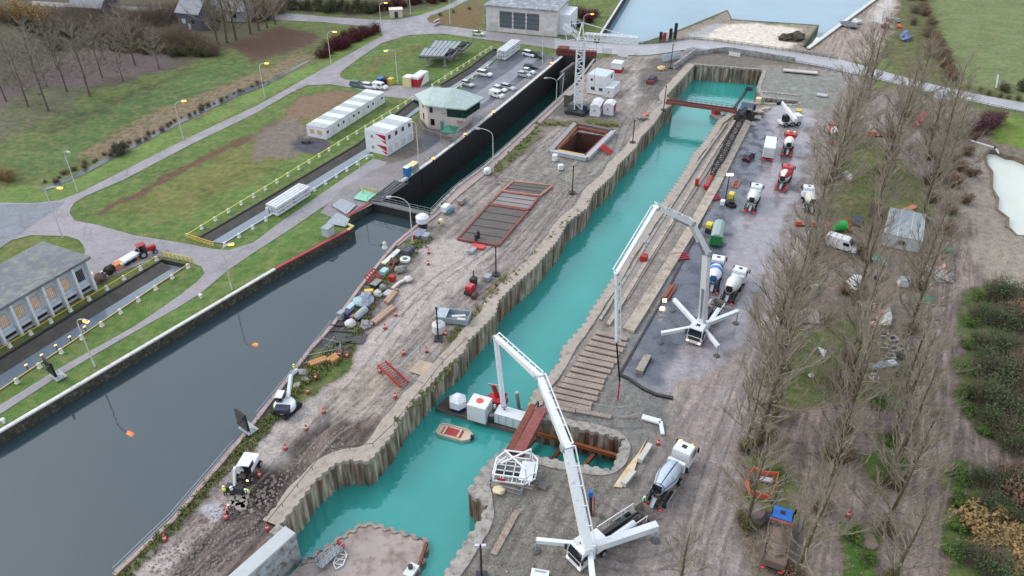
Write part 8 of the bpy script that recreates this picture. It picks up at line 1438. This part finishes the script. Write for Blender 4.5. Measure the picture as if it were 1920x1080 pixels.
def line_pts(a, b, n, jx=6, jy=4): return [(a[0]+(b[0]-a[0])*k/max(1, n-1)+rnd.uniform(-jx, jx), a[1]+(b[1]-a[1])*k/max(1, n-1)+rnd.uniform(-jy, jy)) for k in range(n)]
sc(S_OC, 'ochre leafed', 'from the left along the top left wood edge', line_pts((-10, 34), (96, 62), 8, 8, 10), .9, 1.5, 'ochre shrubs')
sc(S_DK, 'tall dark', 'from the left in the top left wood', [(58, 58), (76, 70), (90, 82), (104, 92), (36, 44), (130, 84)], .9, 1.4, 'dark shrubs in the wood')
sc(S_TW, 'brown twiggy', 'from the left in the front rank of the wood', line_pts((100, 62), (400, 96), 24, 6, 10), .8, 1.3, 'twiggy shrubs in the wood')
sc(S_TW, 'grey twiggy', 'from the left in the back rank of the wood', line_pts((110, 50), (520, 30), 30, 8, 8), .8, 1.5, 'twiggy shrubs in the wood')
sc(S_OL, 'olive', 'from the left along the dark wood edge', line_pts((140, 88), (395, 104), 16, 5, 5), .7, 1.25, 'olive shrubs along the wood')
sc(S_DK, 'low dark', 'from the left at the foot of the wood', line_pts((280, 100), (392, 106), 6, 5, 4), .4, .7, 'dark shrubs in the wood')
sc(S_DK, 'dark hedge', 'from the left above the far road', line_pts((540, 20), (700, 24), 12, 4, 3), .7, 1.1, 'hedge above the far road')
sc(S_RD, 'rusty red hedge', 'from the left above the far road', line_pts((700, 20), (830, 2), 10, 4, 3), .7, 1.1, 'hedge above the far road')
sc(S_RD, 'dark red', 'counted along the red thicket beside the left road', [(606, 108), (618, 101), (628, 95), (640, 92), (650, 86), (660, 80), (672, 76), (684, 70), (696, 66), (704, 60), (616, 92), (634, 82), (648, 74), (664, 68), (680, 62), (624, 86)], .75, 1.2, 'dark red thicket')
sc(S_RD, 'reddish', 'beside the far white hall', [(1066, 40), (1078, 30), (1092, 34), (1104, 42), (1112, 32)], .9, 1.3, 'red shrubs by the far hall')
sc(S_OL, 'olive', 'in the grass left of the far white hall', [(826, 30), (850, 24), (880, 18)], .4, .6, 'olive shrubs left of the far hall')
sc(S_DK, 'round dark', 'on the ditch bank', [(222, 292), (232, 286)], .55, .8, 'dark shrubs on the ditch bank'); sc(S_OC, 'ochre bushy', 'at the left edge above the ditch rail', [(6, 336), (20, 340)], .5, .7, 'ochre bushes at the left edge')
sc(S_BR, 'brown reedy', 'from the left along the ditch', line_pts((90, 344), (490, 154), 39, 6, 3), .16, .42, 'reeds along the ditch')
sc(S_PU, 'purple', 'beside the road at the right', [(1850, 240), (1866, 232), (1838, 250)], .8, 1.1, 'purple shrubs at the right')
sc(S_BR, 'brown hedge', 'from the top of the hedge beside the far field', line_pts((1722, -4), (1786, 152), 18, 5, 4), .6, 1.1, 'hedge beside the far field')
sc(S_TW, 'brown twiggy', 'from the top of the row behind the far field hedge', line_pts((1700, 0), (1750, 110), 6, 8, 6), .5, .8, 'twiggy row behind the far hedge')
sc(S_OL, 'olive', 'from the left along the road fence on the right', line_pts((1775, 160), (1930, 194), 9, 5, 2), .3, .6, 'fence shrubs on the right'); sc(S_DK, 'dark', 'in the corner of the far field', [(1882, 172), (1912, 170), (1926, 174)], .4, .7, 'field corner shrubs')
sc(S_OL, 'olive twiggy', 'counted from the camera under the row nearest the truck track', [(x+rnd.uniform(-12, 14), y+rnd.uniform(-14, 8)) for x, y in rowA[1:]]+[(x+rnd.uniform(-14, 14), y+rnd.uniform(-20, 14)) for x, y in rowA[1:8]], .5, .95, 'undergrowth of the first poplar row')
sc(S_BR, 'brown twiggy', 'counted from the camera under the middle poplar row', [(x+rnd.uniform(-14, 14), y+rnd.uniform(-14, 10)) for x, y in rowB]+[(x+rnd.uniform(-24, 20), y+rnd.uniform(-24, 14)) for x, y in rowB[:8]], .45, .85, 'undergrowth of the middle poplar row')
sc(S_OL, 'olive bushy', 'counted from the camera under the right hand poplar row', [(x+rnd.uniform(-14, 14), y+rnd.uniform(-14, 10)) for x, y in rowC], .4, .8, 'undergrowth of the right poplar row')
sc(S_BR, 'brown scrub', 'of the scrub between the lane and the pond', [(1780, 240), (1800, 262), (1812, 290), (1790, 300), (1770, 270), (1760, 330), (1790, 350), (1822, 330), (1810, 380), (1780, 400), (1748, 250), (1826, 262), (1760, 300), (1740, 345), (1800, 320), (1776, 440)], .6, 1.0, 'scrub left of the pond')
sc(S_EV, 'big dark green', 'counted downwards in the dark thicket at the right edge', [(1868, 560), (1900, 570), (1840, 600), (1880, 610), (1915, 620), (1846, 650), (1888, 660), (1925, 680), (1850, 700), (1885, 715), (1918, 740), (1846, 755), (1884, 775), (1915, 800), (1860, 800), (1940, 640), (1900, 840), (1938, 760)], .65, 1.1, 'dark thicket at the right edge')
sc(S_BR, 'brown', 'counted downwards inside the dark thicket at the right edge', [(1900, 600), (1925, 730), (1905, 690), (1930, 800)], 1.0, 1.4, 'brown shrubs in the dark thicket')
sc(S_GR, 'bright green low', 'counted downwards along the thicket edge', [(1836, 560), (1822, 610), (1816, 650), (1812, 700), (1812, 740), (1822, 775), (1845, 812), (1800, 900), (1800, 945), (1796, 990), (1790, 1040), (1664, 830), (1672, 870), (1650, 760), (1600, 1010), (1625, 1050), (1455, 890)], .7, 1.2, 'fresh green undergrowth')
sc(S_EV, 'dark green', 'counted downwards in the bottom right corner', [(1840, 905), (1870, 920), (1905, 930), (1850, 960), (1890, 975), (1930, 985), (1820, 1050), (1860, 1075)], .55, .9, 'dark shrubs bottom right')
sc(S_BR, 'reddish brown', 'counted downwards in the bottom right corner', [(1880, 900), (1915, 905), (1925, 960), (1900, 950)], .9, 1.3, 'brown shrubs bottom right')
sc(S_TN, 'tan reedy', 'counted downwards in the bottom right corner', [(1860, 1000), (1890, 1020), (1915, 1030), (1870, 1045), (1900, 1065), (1925, 1000), (1840, 985)], 1.0, 1.6, 'tan reeds bottom right')
sc(S_OL, 'olive round', 'beside the canal walls near the control house', [(880, 232), (1036, 112)], .3, .45, 'shrubs by the lock')
for pr_ in POP+BRD+S_OL+S_DK+S_RD+S_GR+S_BR+S_EV+S_OC+S_PU+S_TN+S_TW:
    for ch in KIDS.get(pr_.name, []): bpy.data.objects.remove(ch)
    bpy.data.objects.remove(pr_)
# ---------------------------------------------------------------- loose stuff: weeds on the edges, clods and stones on the mud
rg = random.Random(5)
def scatter_poly(pl, n):
    xs_ = [p.x for p in pl]; ys_ = [p.y for p in pl]; out = []
    while len(out) < n:
        p = (rg.uniform(min(xs_), max(xs_)), rg.uniform(min(ys_), max(ys_)))
        if inpoly(p, pl) and not any(inpoly(p, h) for h in HOLES[-1:]+HOLES[:1]): out.append(p)
    return out
def near_line(a, b, n, wd, off=0):
    A, B = P(*a), P(*b); d = (B-A).normalized(); nn = Vector((-d.y, d.x, 0)); return [tuple((A.lerp(B, rg.random())+nn*(off+rg.uniform(-wd, wd)))[:2]) for _ in range(n)]
wd_ = MB()
sp = []
for a, b, n, w_ in (((212, 1080), (440, 838), 170, .7), ((440, 838), (482, 790), 60, 1.2), ((484, 790), (560, 706), 130, .8), ((562, 704), (640, 640), 130, 1.8), ((640, 640), (720, 500), 90, 1.0), ((720, 500), (790, 440), 80, 1.6)): sp += near_line(a, b, n, w_, -1.4)
for a, b, n, w_ in (((735, 800), (860, 672), 40, .6), ((840, 640), (950, 520), 60, .7), ((950, 530), (1110, 366), 30, .5), ((1010, 240), (930, 320), 80, 1.2), ((1000, 232), (1160, 236), 90, 1.0)): sp += near_line(a, b, n, w_, 0)
for x, y in sp:
    k = rg.uniform(.2, .5)
    for j in range(7):
        a = rg.uniform(0, 6.28); p = Vector((x+rg.uniform(-.3, .3), y+rg.uniform(-.3, .3), -.05)); q = p+Vector((math.cos(a)*.4, math.sin(a)*.4, .9))*k; s = Vector((-math.sin(a), math.cos(a), 0))*.07
        o = len(wd_.v); wd_.v += [tuple(p-s), tuple(p+s), tuple(q+s*1.6), tuple(q-s*1.6)]; wd_.f.append((o, o+1, o+2, o+3))
tag(wd_.build('weeds', leafmat('weed_leaves', (120, 134, 76), (160, 148, 104)), None), 'green and yellow weeds along the canal edge and the dock edge', 'weeds', None, 'stuff')
cl_ = MB(); WORKS = PL([(806, 420), (960, 285), (1100, 190), (1230, 200), (1150, 318), (930, 560), (805, 710), (655, 850), (521, 975), (430, 1085), (240, 1085), (480, 800), (620, 640), (742, 475)]); RB_ = PL([(1010, 762), (1160, 700), (1260, 750), (1190, 830), (1010, 778)]); RB2 = PL([(965, 860), (1150, 892), (1230, 840), (1100, 1000), (1040, 1085), (860, 1085), (930, 930)]); MUDB = PL([(300, 1000), (470, 920), (560, 850), (640, 800), (650, 850), (500, 980), (400, 1080), (280, 1080)]); WOODP = PL([(1440, 790), (1760, 775), (1760, 1085), (1410, 1085), (1390, 900)])
for poly, n, lo, hi in ((WORKS, 1200, .05, .18), (MUDB, 1300, .06, .3), (RB_, 500, .05, .2), (RB2, 900, .05, .2), (WOODP, 1200, .05, .18)):
    for x, y in scatter_poly(poly, n):
        s = rg.uniform(lo, hi)*rg.uniform(.5, 1.2); a = rg.uniform(0, 1.5); o = len(cl_.v)
        cl_.v += [(x+s*math.cos(a+i*1.571)*rg.uniform(.7, 1.3), y+s*math.sin(a+i*1.571)*rg.uniform(.7, 1.3), -.12) for i in range(4)]+[(x+rg.uniform(-.3, .3)*s, y+rg.uniform(-.3, .3)*s, s*.55-.02)]; cl_.f += [(o, o+1, o+4), (o+1, o+2, o+4), (o+2, o+3, o+4), (o+3, o, o+4)]
tag(cl_.build('clods', M('clod_mud', (140, 128, 120), .9, .3, .6, stain=(176, 168, 160), st_amt=.35), None), 'loose clods and stones scattered over the mud', 'clods', None, 'stuff')
bs = MB()
for x, y in scatter_poly(PL([(1400, 850), (1480, 790), (1530, 560), (1600, 300), (1740, 260), (1750, 560), (1700, 760), (1500, 770), (1480, 960), (1400, 1085), (1385, 1000)]), 1700):
    for j in range(3):
        a = rg.uniform(0, 6.28); p = Vector((x+rg.uniform(-.5, .5), y+rg.uniform(-.5, .5), 0)); q = p+Vector((math.cos(a)*.7, math.sin(a)*.7, rg.uniform(.3, .9)))*rg.uniform(.4, 1.1); twig(bs, p, q, .025, .01)
tag(bs.build('brushwood', bark('brush_tan', (156, 138, 110)), None), 'tan brushwood and dead stalks under the poplars', 'brushwood', None, 'stuff')

def track_mat(name, rgb):
    m = bpy.data.materials.new(name); m.use_nodes = True; n = m.node_tree.nodes; l = m.node_tree.links; b = n['Principled BSDF']; b.inputs['Base Color'].default_value = C(*rgb); b.inputs['Roughness'].default_value = .7
    g = n.new('ShaderNodeNewGeometry'); t = n.new('ShaderNodeTexNoise'); t.inputs['Scale'].default_value = .8; t.inputs['Detail'].default_value = 8; t.inputs['Roughness'].default_value = .7; l.new(g.outputs['Position'], t.inputs[0])
    r = n.new('ShaderNodeMapRange'); r.inputs[1].default_value = .36; r.inputs[2].default_value = .72; r.inputs[4].default_value = .6; l.new(t.outputs[0], r.inputs[0]); l.new(r.outputs[0], b.inputs['Alpha']); return m
def tracks(name, label, paths, m, n, z, spread, w_=.2):
    mb = MB()
    for _ in range(n):
        pts_ = rg.choice(paths); k0 = rg.uniform(0, .5); off = rg.uniform(-spread, spread); ln = [P(x, y) for x, y in smooth_line(pts_, 8)]; N_ = len(ln); i0 = int(k0*N_); i1 = min(N_-1, i0+int(N_*rg.uniform(.3, .7)))
        for sd in (-.95, .95):
            vs_ = []
            for i in range(i0, i1):
                d = (ln[min(i+1, N_-1)]-ln[max(i-1, 0)]).normalized(); nn = Vector((-d.y, d.x, 0)); c = ln[i]+nn*(off+sd+.35*math.sin(i*.23+off*3)); ww = w_*rg.uniform(.6, 1.3); vs_ += [tuple((c+nn*ww))[:2]+(z,), tuple((c-nn*ww))[:2]+(z,)]
            bad = [any(inpoly(q, h) for h in HG) for q in vs_]; mb.add(vs_, [(2*j, 2*j+1, 2*j+3, 2*j+2) for j in range(len(vs_)//2-1) if not any(bad[2*j:2*j+4])])
        z += .0006
    tag(mb.build(name, m, None), label, None, None, 'structure')
HG = [grow(h, 1.6) for h in HOLES]
PT = [[(860, 430), (830, 480), (760, 560), (660, 680), (560, 790), (430, 930), (280, 1090)], [(1200, 110), (1210, 150), (1180, 200), (1160, 240), (1130, 320), (1060, 350), (960, 470), (870, 540), (760, 640), (690, 730)], [(870, 340), (920, 320), (990, 330), (1060, 360), (1000, 440), (930, 500), (850, 560)], [(560, 900), (620, 820), (700, 760), (780, 690), (830, 630), (900, 560)], [(560, 870), (480, 950), (400, 1020), (330, 1090)], [(830, 380), (900, 330), (980, 260), (1020, 240)]]
PR = [[(1420, 600), (1380, 690), (1320, 780), (1270, 880), (1220, 1000), (1180, 1090)], [(1480, 420), (1440, 560), (1400, 700), (1350, 860), (1300, 1000), (1290, 1090)], [(1440, 800), (1560, 800), (1700, 800), (1800, 790)], [(1800, 560), (1760, 700), (1740, 850), (1710, 1000), (1700, 1090)], [(1840, 440), (1830, 540), (1790, 680), (1800, 780), (1920, 860)], [(1500, 850), (1600, 920), (1680, 1000)], [(1560, 860), (1550, 980), (1540, 1090)], [(1660, 260), (1740, 340)], [(1020, 800), (1100, 790), (1200, 790), (1300, 740)], [(1000, 920), (1080, 960), (1180, 1000), (1280, 960)]]
for nm_, lb_, pth, sp_ in (('wheel_tracks', 'of the works road', PT, 5.5), ('wheel_tracks', 'on the right bank', PR, 4.5)):
    tracks(nm_, 'dark wet wheel tracks '+lb_, pth, MATS.setdefault('tk_d', track_mat('track_wet', (106, 99, 95))), 22, .012, sp_); tracks(nm_, 'pale dried wheel tracks '+lb_, pth, MATS.setdefault('tk_p', track_mat('track_dry', (172, 162, 155))), 14, .035, sp_, .2)
# end
